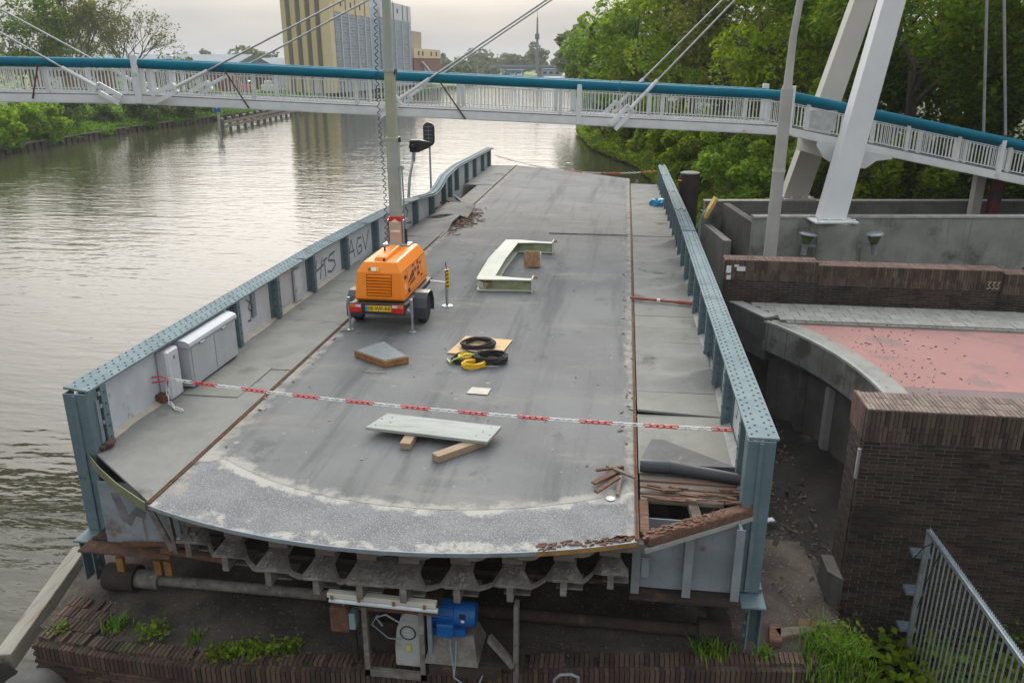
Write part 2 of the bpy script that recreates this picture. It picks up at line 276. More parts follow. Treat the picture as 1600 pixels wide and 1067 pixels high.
    def grid(s, xs, ys, fn):
        nx, ny = len(xs), len(ys)
        return s.add([fn(x, y) for y in ys for x in xs], [(j * nx + i, j * nx + i + 1, (j + 1) * nx + i + 1, (j + 1) * nx + i) for j in range(ny - 1) for i in range(nx - 1)])
    def build(s, name, material, parent=None, smooth=False, kind=None, bevel=0.0, fixn=True):
        vs = np.array([tuple(v) for v in s.v]); c = Vector(((vs.min(0) + vs.max(0)) / 2).tolist())
        o_ = OFF.get(parent, Vector((0, 0, 0)))
        me = bpy.data.meshes.new(name); me.from_pydata([tuple(Vector(v) - c) for v in s.v], [], s.f); me.update()
        if fixn:
            bm = bmesh.new(); bm.from_mesh(me); bmesh.ops.recalc_face_normals(bm, faces=bm.faces); bm.to_mesh(me); bm.free()
        if smooth: me.shade_smooth(); me.set_sharp_from_angle(angle=R(38))
        me.materials.append(material)
        ob = bpy.data.objects.new(name, me); COL.objects.link(ob); ob.parent = parent; ob.location = c - o_
        OFF[ob] = c
        if kind: ob['kind'] = kind
        if bevel:
            b = ob.modifiers.new('bevel', 'BEVEL'); b.width = bevel; b.segments = 2; b.limit_method = 'ANGLE'
        return ob
def root(name, label, cat, loc, group=None, rz=0.0, frame='world'):
    o = bpy.data.objects.new(name, None); COL.objects.link(o); o.empty_display_size = 0.3
    loc = Vector(loc); o.rotation_euler = (0, 0, rz)
    if frame == 'world': o.location = loc; OFF[o] = loc.copy()
    elif frame == 'uv': o.location = Matrix.Rotation(YAW, 3, 'Z') @ loc; o.rotation_euler = (0, 0, YAW); OFF[o] = loc.copy()
    else: o.location = loc; OFF[o] = Vector((0, 0, 0))
    o['label'] = label; o['category'] = cat
    if group: o['group'] = group
    return o
def tag(o, label, cat, group=None):
    o['label'] = label; o['category'] = cat
    if group: o['group'] = group
    return o
def struct(o): o['kind'] = 'structure'; return o
def inst(src, name, parent, loc, rot=(0, 0, 0), scale=(1, 1, 1), material=None):
    """another object on the same mesh data, placed in the parent's authored frame"""
    o = bpy.data.objects.new(name, src); COL.objects.link(o); o.parent = parent
    o.location = Vector(loc) - OFF.get(parent, Vector((0, 0, 0))); o.rotation_euler = rot; o.scale = scale; OFF[o] = Vector(loc); return o
def datamesh(name, mb, material, smooth=False):
    me = bpy.data.meshes.new(name); me.from_pydata([tuple(v) for v in mb.v], [], mb.f); me.update()
    bm = bmesh.new(); bm.from_mesh(me); bmesh.ops.recalc_face_normals(bm, faces=bm.faces); bm.to_mesh(me); bm.free()
    if smooth: me.shade_smooth(); me.set_sharp_from_angle(angle=R(38))
    me.materials.append(material); return me
def uv(u, v, z=0.0): return Matrix.Rotation(YAW, 3, 'Z') @ Vector((u, v, z))
def np_quads(name, P, material, parent=None, kind=None, offs=None):
    """P: (n,k,3) polygons -> one mesh object"""
    n, k = P.shape[:2]; me = bpy.data.meshes.new(name)
    me.vertices.add(n * k); me.vertices.foreach_set('co', P.reshape(-1).astype(np.float32))
    me.loops.add(n * k); me.loops.foreach_set('vertex_index', np.arange(n * k, dtype=np.int32))
    me.polygons.add(n); me.polygons.foreach_set('loop_start', np.arange(0, n * k, k, dtype=np.int32))
    me.update(calc_edges=True); me.materials.append(material)
    ob = bpy.data.objects.new(name, me); COL.objects.link(ob); ob.parent = parent
    if kind: ob['kind'] = kind
    return ob
def leaves(centers, size, flat=0.5, aspect=1.6):
    n = len(centers); c = np.asarray(centers)
    nrm = rng.normal(size=(n, 3)); nrm[:, 2] = np.abs(nrm[:, 2]) + flat; nrm /= np.linalg.norm(nrm, axis=1)[:, None]
    a = rng.normal(size=(n, 3)); a -= nrm * (a * nrm).sum(1)[:, None]; a /= np.linalg.norm(a, axis=1)[:, None]
    b = np.cross(nrm, a); s = size * rng.uniform(0.6, 1.3, (n, 1))
    P = np.stack([c - a * s * 0.5 * aspect, c + b * s * 0.42 - nrm * s * 0.06, c + a * s * 0.5 * aspect - nrm * s * 0.15, c - b * s * 0.42 - nrm * s * 0.06], 1)
    return P
def blob_points(center, rad, nblob, nper, shell=0.55, squash=0.75, br=0.26):
    pts = []
    d = rng.normal(size=(nblob, 3)); d /= np.linalg.norm(d, axis=1)[:, None]
    r = shell + (1 - shell) * rng.uniform(0, 1, (nblob, 1)); bc = d * r * np.array(rad) + np.array(center)
    for q in bc:
        m_ = int(nper * rng.uniform(0.5, 1.4)); e = rng.normal(size=(m_, 3)); e /= np.linalg.norm(e, axis=1)[:, None]
        rr = rng.uniform(0.55, 1.05, (m_, 1)) ** 0.6
        pts.append(q + e * rr * np.array([1, 1, squash]) * br * np.mean(rad) * rng.uniform(0.7, 1.3))
    return np.concatenate(pts)
WATER_Z = -3.0

# ================================================================== SETTING
def water_mat():
    m = bpy.data.materials.new('canal_water'); m.use_nodes = True; t = m.node_tree; t.nodes.clear(); L = t.links.new
    o = N(t, 'ShaderNodeOutputMaterial'); b = N(t, 'ShaderNodeBsdfPrincipled')
    b.inputs['Base Color'].default_value = (0.052, 0.048, 0.030, 1); b.inputs['Roughness'].default_value = 0.05; b.inputs['IOR'].default_value = 1.333
    b.inputs['Specular IOR Level'].default_value = 0.5
    tcn = N(t, 'ShaderNodeTexCoord')
    def nz(sc, stretch, det, rot=0.0):
        mp_ = N(t, 'ShaderNodeMapping'); mp_.inputs['Scale'].default_value = stretch; mp_.inputs['Rotation'].default_value = (0, 0, rot)
        L(tcn.outputs['Object'], mp_.inputs[0]); n = N(t, 'ShaderNodeTexNoise'); n.inputs['Scale'].default_value = sc; n.inputs['Detail'].default_value = det
        n.inputs['Roughness'].default_value = 0.55; L(mp_.outputs[0], n.inputs['Vector']); return n.outputs[0]
    h1 = nz(1.0, (0.55, 1.7, 1), 2, 0.15); h2 = nz(1.0, (0.10, 0.28, 1), 3, -0.2); h3 = nz(1.0, (2.0, 5.0, 1), 2, 0.3)
    def mad(a, k, c_):
        n = N(t, 'ShaderNodeMath', operation='MULTIPLY_ADD'); L(a, n.inputs[0]); n.inputs[1].default_value = k
        if isinstance(c_, float): n.inputs[2].default_value = c_
        else: L(c_, n.inputs[2])
        return n.outputs[0]
    hh = mad(h1, 1.0, mad(h2, 1.2, mad(h3, 0.24, 0.0)))
    bn = N(t, 'ShaderNodeBump'); bn.inputs['Strength'].default_value = 1.0; bn.inputs['Distance'].default_value = 0.038
    L(hh, bn.inputs['Height']); L(bn.outputs[0], b.inputs['Normal']); L(b.outputs[0], o.inputs[0]); return m
MB().add([(-1500, -300, WATER_Z), (1500, -300, WATER_Z), (1500, 3000, WATER_Z), (-1500, 3000, WATER_Z)], [(0, 1, 2, 3)]).build('water', water_mat())['kind'] = 'structure'

# left bank terrain (sheet pile edge, grass) and right bank
def terrain(name, edge, side, prof, material):
    """edge: list of (x,y) along the waterline; prof: list of (distance inland, z)"""
    secs = []
    for (x, y) in edge: secs.append([(x + side * d, y + 0.0, z + (0.25 * math.sin(x * 0.3 + y * 0.17 + d) if d > 3 else 0)) for d, z in prof])
    return struct(MB().loft(secs, cap=False, closed=False).build(name, material))
LB = [(-57, 40), (-57.5, 70), (-60.5, 96), (-60, 140), (-60, 200), (-58, 300), (-56, 420), (-56, 700), (-56, 1400)]
terrain('left_bank', LB, -1, [(0, -3.6), (0.0, -2.45), (0.35, -2.4), (3, -1.7), (9, -1.0), (30, -0.9), (120, -0.8), (1200, -0.8)], GRASSG)
RB = [(4.6, 30.5), (4.3, 40), (3.2, 52), (1.6, 66), (-2.6, 80), (-6, 105), (-9, 150), (-14, 250), (-24, 420), (-24, 700), (-24, 1400)]
terrain('right_bank', RB, 1, [(0, -3.6), (0.0, -2.55), (0.4, -2.5), (2.5, -1.4), (6, -0.2), (20, 0.4), (100, 0.4), (1200, 0.4)], EARTH)
struct(MB().add([(-900, 1398, -3.2), (900, 1398, -3.2), (900, 3000, 2), (-900, 3000, 2)], [(0, 1, 2, 3)]).build('far_ground', GRASSG))

# right-hand road, pavement, abutment ground
AC = (-2.6, 12.4); AR = 6.9           # the round edge the bridge tail swings along
def arc(a0, a1, n, r=AR, c=AC): return [(c[0] + r * math.cos(a0 + (a1 - a0) * i / n), c[1] + r * math.sin(a0 + (a1 - a0) * i / n)) for i in range(n + 1)]
A_LOW, A_KERB, A_TOP = R(-15), R(35.5), R(45.5)
road = MB(); pin = arc(A_LOW, A_KERB, 26, AR + 0.32)
pout = [(30.0, p[1]) for p in pin]
road.loft([[(a[0], a[1], 0.0), (b[0], b[1], 0.0)] for a, b in zip(pin, pout)], cap=False, closed=False)
struct(road.build('road', REDROAD))
struct(MB().add([(4.45, 10.42, 0.004), (30, 10.42, 0.004), (30, 12.75, 0.004), (4.70, 13.0, 0.004), (4.63, 12.2, 0.004)], [(0, 1, 2, 3, 4)]).build('road_strip', GREYROAD))
pv = root('pavement', 'pale tiled footway beside the red road', 'pavement', (5.5, 16.9, 0)); del pv['label'], pv['category']; pv['kind'] = 'structure'
MB().add([(2.3, 17.62, 0.05), (2.42, 17.45, 0.05), (3.25, 16.42, 0.05), (30, 16.2, 0.05), (30, 17.62, 0.05)], [(0, 1, 2, 3, 4)]).build('bedding', CONCD, pv)
tme = datamesh('tile', MB().box((0, 0, 0), (0.294, 0.294, 0.04), ch=0.006), TILE)
nt_ = 0
for j in range(4):
    y = 16.42 + 0.3 * j + 0.02
    for i in range(24):
        x = 2.55 + 0.3 * i + (0.15 if j % 2 else 0) + 0.01 * j
        lim = 2.5 + (17.5 - y) * 0.75 + 0.12
        if x < lim: continue
        o = inst(tme, 'tile', pv, (x, y - 0.006 * (x - 4) * 0.5, 0.052 + random.uniform(-0.004, 0.004)), (random.uniform(-.012, .012), random.uniform(-.012, .012), random.uniform(-.008, .008))); nt_ += 1
MB().span(3.42, 30, 16.21, 16.265, -0.1, 0.05, ch=0.008).build('kerbstone', CONC, pv)
# curved concrete abutment rim
ab = root('curved_abutment', 'curved grey concrete abutment rim beside the red road', 'abutment', (3.6, 14.5, -2.0))
pts = arc(A_LOW, A_KERB, 26)
MB().loft([[(AC[0] + (p[0] - AC[0]) * k, AC[1] + (p[1] - AC[1]) * k, z) for k, z in ((1.0, -0.02), (1.0, -0.62), (1.028, -0.80), (1.09, -0.80), (1.09, -0.06), (1.048, 0.003))] for p in pts], cap=True).build('rim_beam', mat('rim_concrete', (.20, .195, .18), (.12, .116, .105), 1.4, .95, stain=(.065, .06, .052), stain_scale=1.3, stain_thr=.5, bump=.4, bscale=20, streak=(.085, .08, .07), streak_thr=.5), ab, smooth=True)
MB().loft([[(AC[0] + (p[0] - AC[0]) * k, AC[1] + (p[1] - AC[1]) * k, z) for k, z in ((0.998, 0.006), (0.998, -0.04), (1.006, -0.04), (1.006, 0.011))] for p in pts]).build('steel_edge', CONCP, ab)
MB().loft([[(AC[0] + (p[0] - AC[0]) * k, AC[1] + (p[1] - AC[1]) * k, z) for k, z in ((1.006, 0.0085), (1.055, 0.0095))] for p in pts], cap=False, closed=False).build('edge_strip', CONC, ab)
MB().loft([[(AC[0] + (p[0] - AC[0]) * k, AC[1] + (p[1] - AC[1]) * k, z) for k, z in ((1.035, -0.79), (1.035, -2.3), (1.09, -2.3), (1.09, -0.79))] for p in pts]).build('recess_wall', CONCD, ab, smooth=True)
# straight nose of the abutment toward the parapet
a0 = Vector((*pts[-1], 0)); a1 = Vector((2.42, 17.56, 0)); dn = (a1 - a0).normalized(); nn = Vector((dn.y, -dn.x, 0))
if nn.x < 0: nn = -nn
sec = lambda p: [(p.x, p.y, 0.055), (p.x, p.y, -0.42), (p.x + nn.x * .03, p.y + nn.y * .03, -0.44), (p.x + nn.x * .03, p.y + nn.y * .03, -0.85), (p.x + nn.x * .6, p.y + nn.y * .6, -0.85), (p.x + nn.x * .6, p.y + nn.y * .6, 0.02), (p.x + nn.x * .34, p.y + nn.y * .34, 0.03)]
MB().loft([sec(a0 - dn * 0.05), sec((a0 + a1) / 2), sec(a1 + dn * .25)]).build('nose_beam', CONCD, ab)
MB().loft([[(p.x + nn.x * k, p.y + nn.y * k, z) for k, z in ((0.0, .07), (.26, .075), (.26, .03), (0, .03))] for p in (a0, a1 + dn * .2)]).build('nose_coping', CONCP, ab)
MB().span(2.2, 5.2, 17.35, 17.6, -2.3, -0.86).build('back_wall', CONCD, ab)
ks = [Vector((AC[0] + AR * 1.033 * math.cos(a), AC[1] + AR * 1.033 * math.sin(a), 0)) for a in (R(8), R(20), R(27))]
for k, p in enumerate(ks): MB().box((p.x - 0.02, p.y, -1.55), (0.16, 0.2, 1.5), ch=.02).build('buttress', CONC if k == 1 else CONCD, ab)
# dirt floor beside the bridge
def dz_(x, y): return (x, y, -2.06 + 0.05 * math.sin(x * 3.1 + y * 1.7) + 0.04 * math.sin(x * 7 - y * 4.3) + random.uniform(-.015, .015))
dg = MB().grid([1.0 + 0.12 * i for i in range(19)], [8.9 + 0.14 * j for j in range(12)], dz_)
dg.grid([1.0 + 0.12 * i for i in range(36)], [8.9 + .14 * 11 + 0.14 * j for j in range(53)], dz_)
struct(dg.build('dirt_floor', DIRT, smooth=True))
struct(MB().span(-7, 1.0, 10.6, 24, -2.6, -2.05).build('pier_base_ground', PIERTOP))
struct(MB().span(3.12, 12, 2.0, 9.7, -4.2, -2.75).build('low_ground', DIRT))

# ================================================================== BRICKWORK
def brick_courses(x0, x1, z0, z1, L_=0.22, H=0.054, g=0.0145):
    out_ = []; r = 0; z = z1
    while z - H >= z0 - 1e-6:
        x = x0 - (L_ / 2 if r % 2 else 0)
        while x < x1 - 0.02:
            a, b = max(x, x0), min(x + L_, x1)
            if b - a > 0.04: out_.append(((a + b) / 2, z - H / 2, b - a - g, H - g))
            x += L_
        z -= H; r += 1
    return out_
WY = 9.80; WX0, WX1 = 3.17, 6.6; WT = 0.90
bw = root('brick_abutment_wall', 'tall dark brick wall with soldier coping behind the grey steel fence', 'wall', (4.8, 10.1, -2.75))
MB().span(WX0 + .012, WX1, WY + .012, WY + .6, -2.75, WT - .012).build('mortar_core', MORTAR, bw)
sol = []; bl = 0.218; bwd = 0.0545
for r_ in range(2):
    n_ = int((WX1 - WX0) / bwd)
    for i in range(n_):
        sh = (i % 2) * 0.07
        zt = WT - r_ * bl - (sh if r_ else 0)
        ln = bl - (0 if r_ else -sh)
        if r_ == 1: ln = bl - sh
        sol.append((WX0 + bwd * (i + .5), zt - ln / 2, bwd - .008, ln - .008))
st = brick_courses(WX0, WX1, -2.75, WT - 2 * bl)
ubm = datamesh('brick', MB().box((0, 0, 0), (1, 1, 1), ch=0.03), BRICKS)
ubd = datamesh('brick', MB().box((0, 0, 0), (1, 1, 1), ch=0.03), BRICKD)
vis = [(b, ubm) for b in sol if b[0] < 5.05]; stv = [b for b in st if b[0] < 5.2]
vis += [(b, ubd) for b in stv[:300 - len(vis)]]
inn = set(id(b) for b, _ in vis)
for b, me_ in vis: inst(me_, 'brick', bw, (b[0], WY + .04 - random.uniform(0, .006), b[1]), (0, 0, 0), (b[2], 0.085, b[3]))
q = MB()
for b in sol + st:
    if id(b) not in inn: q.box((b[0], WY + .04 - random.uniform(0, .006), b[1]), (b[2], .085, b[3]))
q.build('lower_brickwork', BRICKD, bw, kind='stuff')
q = MB()
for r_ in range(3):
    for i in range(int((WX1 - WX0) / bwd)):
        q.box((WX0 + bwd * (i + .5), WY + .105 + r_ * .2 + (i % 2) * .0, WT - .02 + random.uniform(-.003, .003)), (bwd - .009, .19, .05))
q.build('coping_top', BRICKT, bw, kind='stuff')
q = MB()                                   # return face toward the bridge
for r_ in range(2):
    for i in range(11): q.box((WX0 + .03, WY + .10 + bwd * i, WT - .11 - r_ * bl), (.07, bwd - .009, bl - .01))
q.build('return_coping', BRICKR, bw, kind='stuff')
q = MB()
for b in brick_courses(WY + .09, WY + .6, -2.75, WT - 2 * bl): q.box((WX0 + .03, b[0], b[1]), (.07, b[2], b[3]))
q.build('return_brickwork', BRICKD, bw, kind='stuff')
MB().box((3.17, 9.86, .12), (.05, .05, .42)).build('render_patch', CONCP, bw)
MB().prism([(3.0, 9.9), (3.17, 9.72), (3.17, 10.3), (3.0, 10.3)], -2.75, -1.55).build('concrete_toe', CONCD, bw)

# far parapet of the road
pp = root('brick_parapet', 'low brown brick parapet behind the tiled footway', 'wall', (6, 17.7, 0))
PY = 17.6
for (x0, x1, zt, y0) in ((2.28, 4.22, 0.98, PY - .06), (4.22, 7.95, .90, PY), (7.95, 8.5, .86, PY - .1), (8.5, 14, .9, PY)):
    MB().span(x0 + .01, x1 - .01, y0 + .012, y0 + .5, -.3, zt - .012).build('mortar_core', MORTAR, pp)
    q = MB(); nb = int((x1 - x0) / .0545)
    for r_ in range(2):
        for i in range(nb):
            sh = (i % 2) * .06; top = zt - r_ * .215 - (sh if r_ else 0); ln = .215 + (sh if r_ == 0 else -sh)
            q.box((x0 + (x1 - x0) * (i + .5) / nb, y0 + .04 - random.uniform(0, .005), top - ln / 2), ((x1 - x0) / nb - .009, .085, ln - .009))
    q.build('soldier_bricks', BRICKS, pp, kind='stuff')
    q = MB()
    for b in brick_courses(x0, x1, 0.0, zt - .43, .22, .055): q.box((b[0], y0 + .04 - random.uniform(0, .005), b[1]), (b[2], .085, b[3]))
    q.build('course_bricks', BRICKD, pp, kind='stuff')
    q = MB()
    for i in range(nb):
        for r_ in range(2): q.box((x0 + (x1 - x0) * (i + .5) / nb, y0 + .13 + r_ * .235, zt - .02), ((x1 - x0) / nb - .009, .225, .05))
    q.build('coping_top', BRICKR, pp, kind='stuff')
q = MB()
for b in brick_courses(PY - .05, PY + .44, -.3, .97, .22, .055): q.box((2.30, b[0], b[1]), (.06, b[2], b[3]))
q.build('end_bricks', BRICKD, pp, kind='stuff')
q = MB()
for x, z, a, b in ((2.36, .78, .1, .16), (2.37, .6, .09, .1), (2.62, .80, .18, .1), (2.52, .86, .1, .05)): q.box((x, PY - .066, z), (a, .006, b))
q.build('torn_sticker', LITTER, pp)
q = MB()
for k in range(3):
    x = 7.68 + .09 * k; q.tube([(x, PY - .108 + .1, .66), (x + .06, PY - .008, .68), (x + .01, PY - .008, .60), (x + .06, PY - .008, .54), (x - .01, PY - .008, .52)], .012, 4)
q.build('graffiti_scrawl', SAND, pp)

# concrete walls below the footbridge
cw = root('front_concrete_wall', 'grey concrete retaining wall carrying the front pylon foot', 'wall', (12, 24.3, -2), frame='uv')
MB().span(7.25, 24, 24.0, 24.32, -3.0, .62).build('wall', CONC, cw, bevel=.012)
MB().span(7.22, 24, 23.97, 24.35, .62, .68).build('coping', CONCP, cw, bevel=.01)
MB().prism([(8.95, 24.0), (9.0, 23.5), (9.66, 23.18), (10.2, 23.5), (10.25, 24.0)], -2.0, .58).build('pillar', CONC, cw, bevel=.01)
MB().span(7.25, 7.5, 24.32, 27.8, -3.0, .45).build('side_wall', CONCD, cw, bevel=.01)
cw2 = root('rear_concrete_wall', 'weathered concrete wall behind the front one carrying the rear pylon foot', 'wall', (12, 28.5, -2), frame='uv')
MB().span(6.75, 30, 28.2, 28.5, -3.0, .42).build('wall', CONC, cw2, bevel=.012)
MB().span(6.72, 30, 28.17, 28.53, .42, .47).build('coping', CONCP, cw2, bevel=.01)
MB().span(6.75, 7.0, 25.4, 28.2, -3.0, -.35).build('wing_wall', CONC, cw2, bevel=.01)
q = MB()
for i in range(6): q.span(6.98, 7.06, 25.6 + .42 * i, 25.8 + .42 * i, -3, -.5)
q.build('wall_ribs', CONCD, cw2)

# ================================================================== SWING BRIDGE
def sst(a, b, x):
    t = min(1, max(0, (x - a) / (b - a))); return t * t * (3 - 2 * t)
def DZ(x, y): return -0.35 * sst(20, 41, y) * sst(-6, 1.5, x)
XL, XR = -5.46, 0.33
def near_y(x): return 15.2 - math.sqrt(max(0.1, 62.4 - (x + 2.56) ** 2))
def far_y(x):
    return np.interp(x, [-6.9, -5.5, -4.0, -2.3, -1.0, 0.3, 1.6], [42.6, 42.1, 41.6, 41.2, 40.8, 40.2, 38.2])
def asphalt(name, endplate=False):
    m = bpy.data.materials.new(name); m.use_nodes = True; t = m.node_tree; t.nodes.clear(); L = t.links.new
    o = N(t, 'ShaderNodeOutputMaterial'); b = N(t, 'ShaderNodeBsdfPrincipled'); b.inputs['Roughness'].default_value = 0.9; b.inputs['Specular IOR Level'].default_value = 0.3
    ge = N(t, 'ShaderNodeNewGeometry'); P = ge.outputs['Position']; sx = N(t, 'ShaderNodeSeparateXYZ'); L(P, sx.inputs[0])
    def noise(s, det=5, ro=.6, sc=None):
        n = N(t, 'ShaderNodeTexNoise'); n.inputs['Scale'].default_value = s; n.inputs['Detail'].default_value = det; n.inputs['Roughness'].default_value = ro
        if sc:
            v = N(t, 'ShaderNodeVectorMath', operation='MULTIPLY'); v.inputs[1].default_value = sc; L(P, v.inputs[0]); L(v.outputs[0], n.inputs['Vector'])
        else: L(P, n.inputs['Vector'])
        return n.outputs[0]
    def rampv(src, lo, hi, a=0.0, b_=1.0):
        r = N(t, 'ShaderNodeMapRange', interpolation_type='SMOOTHSTEP'); r.inputs[1].default_value = lo; r.inputs[2].default_value = hi; r.inputs[3].default_value = a; r.inputs[4].default_value = b_; L(src, r.inputs[0]); return r.outputs[0]
    def ma(op, a, c_):
        n = N(t, 'ShaderNodeMath', operation=op)
        for i, s in enumerate((a, c_)):
            if isinstance(s, (int, float)): n.inputs[i].default_value = s
            else: L(s, n.inputs[i])
        return n.outputs[0]
    def mix(f, a, c_):
        n = N(t, 'ShaderNodeMixRGB')
        for i, s in ((0, f), (1, a), (2, c_)):
            if isinstance(s, tuple): n.inputs[i].default_value = (*s, 1)
            elif isinstance(s, (int, float)): n.inputs[i].default_value = s
            else: L(s, n.inputs[i])
        return n.outputs[0]
    if endplate: col = mix(rampv(noise(2.0), .35, .65), (0.185, 0.188, 0.197), (0.14, 0.143, 0.152)); sp = (0.30, 0.298, 0.292); sps = 60
    else: col = mix(rampv(noise(0.5, 6), .35, .65), (0.178, 0.177, 0.178), (0.132, 0.131, 0.132)); sp = (0.24, 0.239, 0.239); sps = 130
    col = mix(rampv(noise(sps, 3), .52, .62), col, sp)
    col = mix(rampv(noise(sps * 1.3, 2), .60, .70, 0, .8), col, (0.07, 0.07, 0.073))
    if not endplate:
        col = mix(rampv(noise(1.0, 6, .65, (1.6, .10, 1)), .48, .66, 0, .75), col, (0.095, 0.095, 0.098))      # tyre-worn lengthwise stains
        col = mix(rampv(noise(1.0, 7, .7, (.30, .8, 1)), .53, .70, 0, .65), col, (0.25, 0.238, 0.215))
        col = mix(rampv(noise(.9, 7, .7), .60, .66, 0, .5), col, (0.085, 0.084, 0.084))
        col = mix(rampv(noise(5.5, 3, .5), .71, .73, 0, .7), col, (0.33, 0.32, 0.30))
    # sand lies along the kerbs and on the end
    nS = noise(3.2, 6, .7)
    dl = ma('ABSOLUTE', ma('SUBTRACT', sx.outputs[0], XL), 0.0); dr = ma('ABSOLUTE', ma('SUBTRACT', sx.outputs[0], XR), 0.0)
    d = ma('MINIMUM', ma('MULTIPLY', dl, 1.0), ma('MULTIPLY', dr, 1.5))
    k = ma('SUBTRACT', ma('ADD', rampv(d, 0.0, 0.7, 0.22, -0.25), nS), 0.0)
    col = mix(rampv(k, .58, .82, 0, .75), col, (0.33, 0.305, 0.262))
    if not endplate:
        ct0 = N(t, 'ShaderNodeVectorMath', operation='DISTANCE'); ct0.inputs[1].default_value = (-2.3, 13.0, 0.0); L(P, ct0.inputs[0])
        k0 = ma('ADD', rampv(ct0.outputs['Value'], 4.35, 4.8, -.30, .20), noise(2.6, 7, .72))
        near = rampv(sx.outputs[1], 9.2, 9.9, 1.0, 0.0)
        col = mix(ma('MULTIPLY', rampv(k0, .52, .72, 0, .8), near), col, (0.36, 0.342, 0.31))
    if endplate:
        ctr = N(t, 'ShaderNodeVectorMath', operation='DISTANCE'); ctr.inputs[1].default_value = (-2.3, 13.0, 0.0); L(P, ctr.inputs[0])
        nS2 = noise(2.0, 6, .7)
        kk = ma('ADD', rampv(ctr.outputs['Value'], 4.8, 5.12, .22, -.08), nS2)
        col = mix(rampv(kk, .58, .72, 0, .85), col, (0.42, 0.40, 0.365))
        ct2 = N(t, 'ShaderNodeVectorMath', operation='DISTANCE'); ct2.inputs[1].default_value = (-2.56, 15.2, 0.0); L(P, ct2.inputs[0])
        k3 = ma('ADD', rampv(ct2.outputs['Value'], 7.5, 7.88, -.06, .13), noise(3.0, 6, .7))
        col = mix(rampv(k3, .58, .72, 0, .9), col, (0.40, 0.378, 0.34))
    L(col, b.inputs['Base Color'])
    bn = N(t, 'ShaderNodeBump'); bn.inputs['Strength'].default_value = .5 if endplate else .35; bn.inputs['Distance'].default_value = .01
    L(noise(sps * 1.0, 3), bn.inputs['Height']); L(bn.outputs[0], b.inputs['Normal']); L(b.outputs[0], o.inputs[0]); return m
ASPH = asphalt('deck_asphalt'); ENDP = asphalt('deck_end_grit', True)
br = root('swing_bridge', 'opened steel swing bridge with grey asphalt deck and riveted side girders', 'bridge', (-2.6, 15.2, -1.2))
def sand_y(x): return 13.0 - math.sqrt(max(0.1, 4.8 ** 2 - (max(-5.2, min(.35, x)) + 2.3) ** 2)) if abs(x + 2.3) < 4.7 else 13
xs = np.linspace(XL, XR, 33)
ts = np.concatenate([np.linspace(0, .1, 8), np.linspace(.13, 1, 44)])
deck = MB(); secs = []
for x in xs:
    y0 = 8.98 if x < -5.1 else sand_y(x); y1 = far_y(x)
    secs.append([(x, y0 + (y1 - y0) * t_, DZ(x, y0 + (y1 - y0) * t_) + .007) for t_ in ts])
deck.loft(secs, cap=False, closed=False); road_o = deck.build('roadway', ASPH, br, smooth=True)
e = MB(); secs = []
for x in xs:
    y0 = near_y(x); y1 = (8.98 if x < -5.1 else sand_y(x)) + .25
    secs.append([(x, y0 + (y1 - y0) * t_, .004) for t_ in np.linspace(0, 1, 8)])
e.loft(secs, cap=False, closed=False); e.build('end_plate', ENDP, br, smooth=True)
e = MB().loft([[(x, near_y(x), .006), (x, near_y(x) - .012, .0), (x, near_y(x) - .012, -.05), (x, near_y(x) + .02, -.05)] for x in xs])
e.build('deck_edge', GALV, br)
e = MB().loft([[(x, near_y(x) - .014, .0), (x, near_y(x) - .02, -.055), (x, near_y(x) + .02, -.055)] for x in np.linspace(-.75, .34, 8)])
e.build('rusty_edge', RUSTY, br)
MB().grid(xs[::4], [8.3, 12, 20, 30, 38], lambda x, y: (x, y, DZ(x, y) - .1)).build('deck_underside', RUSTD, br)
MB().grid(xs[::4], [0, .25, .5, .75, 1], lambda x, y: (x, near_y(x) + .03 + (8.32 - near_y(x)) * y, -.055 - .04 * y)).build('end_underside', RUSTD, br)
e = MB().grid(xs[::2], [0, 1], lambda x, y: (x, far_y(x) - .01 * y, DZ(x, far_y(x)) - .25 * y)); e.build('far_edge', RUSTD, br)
MB().span(-2.2, XR - .1, 24.787, 24.795, -.02, .0135).build('deck_joint', GRIME, br)
for x, nm in ((XL, 'kerb_rail'), (XR, 'kerb_rail')):
    q = MB(); ys = np.linspace(near_y(x) + .0, far_y(x), 40)
    q.loft([[(x - .022, y, DZ(x, y) + .005), (x + .022, y, DZ(x, y) + .005), (x + .022, y, DZ(x, y) + .03), (x + .008, y, DZ(x, y) + .034), (x + .006, y, DZ(x, y) + .018), (x - .006, y, DZ(x, y) + .018), (x - .008, y, DZ(x, y) + .036), (x - .022, y, DZ(x, y) + .036)] for y in ys])
    q.build(nm, RUST, br)
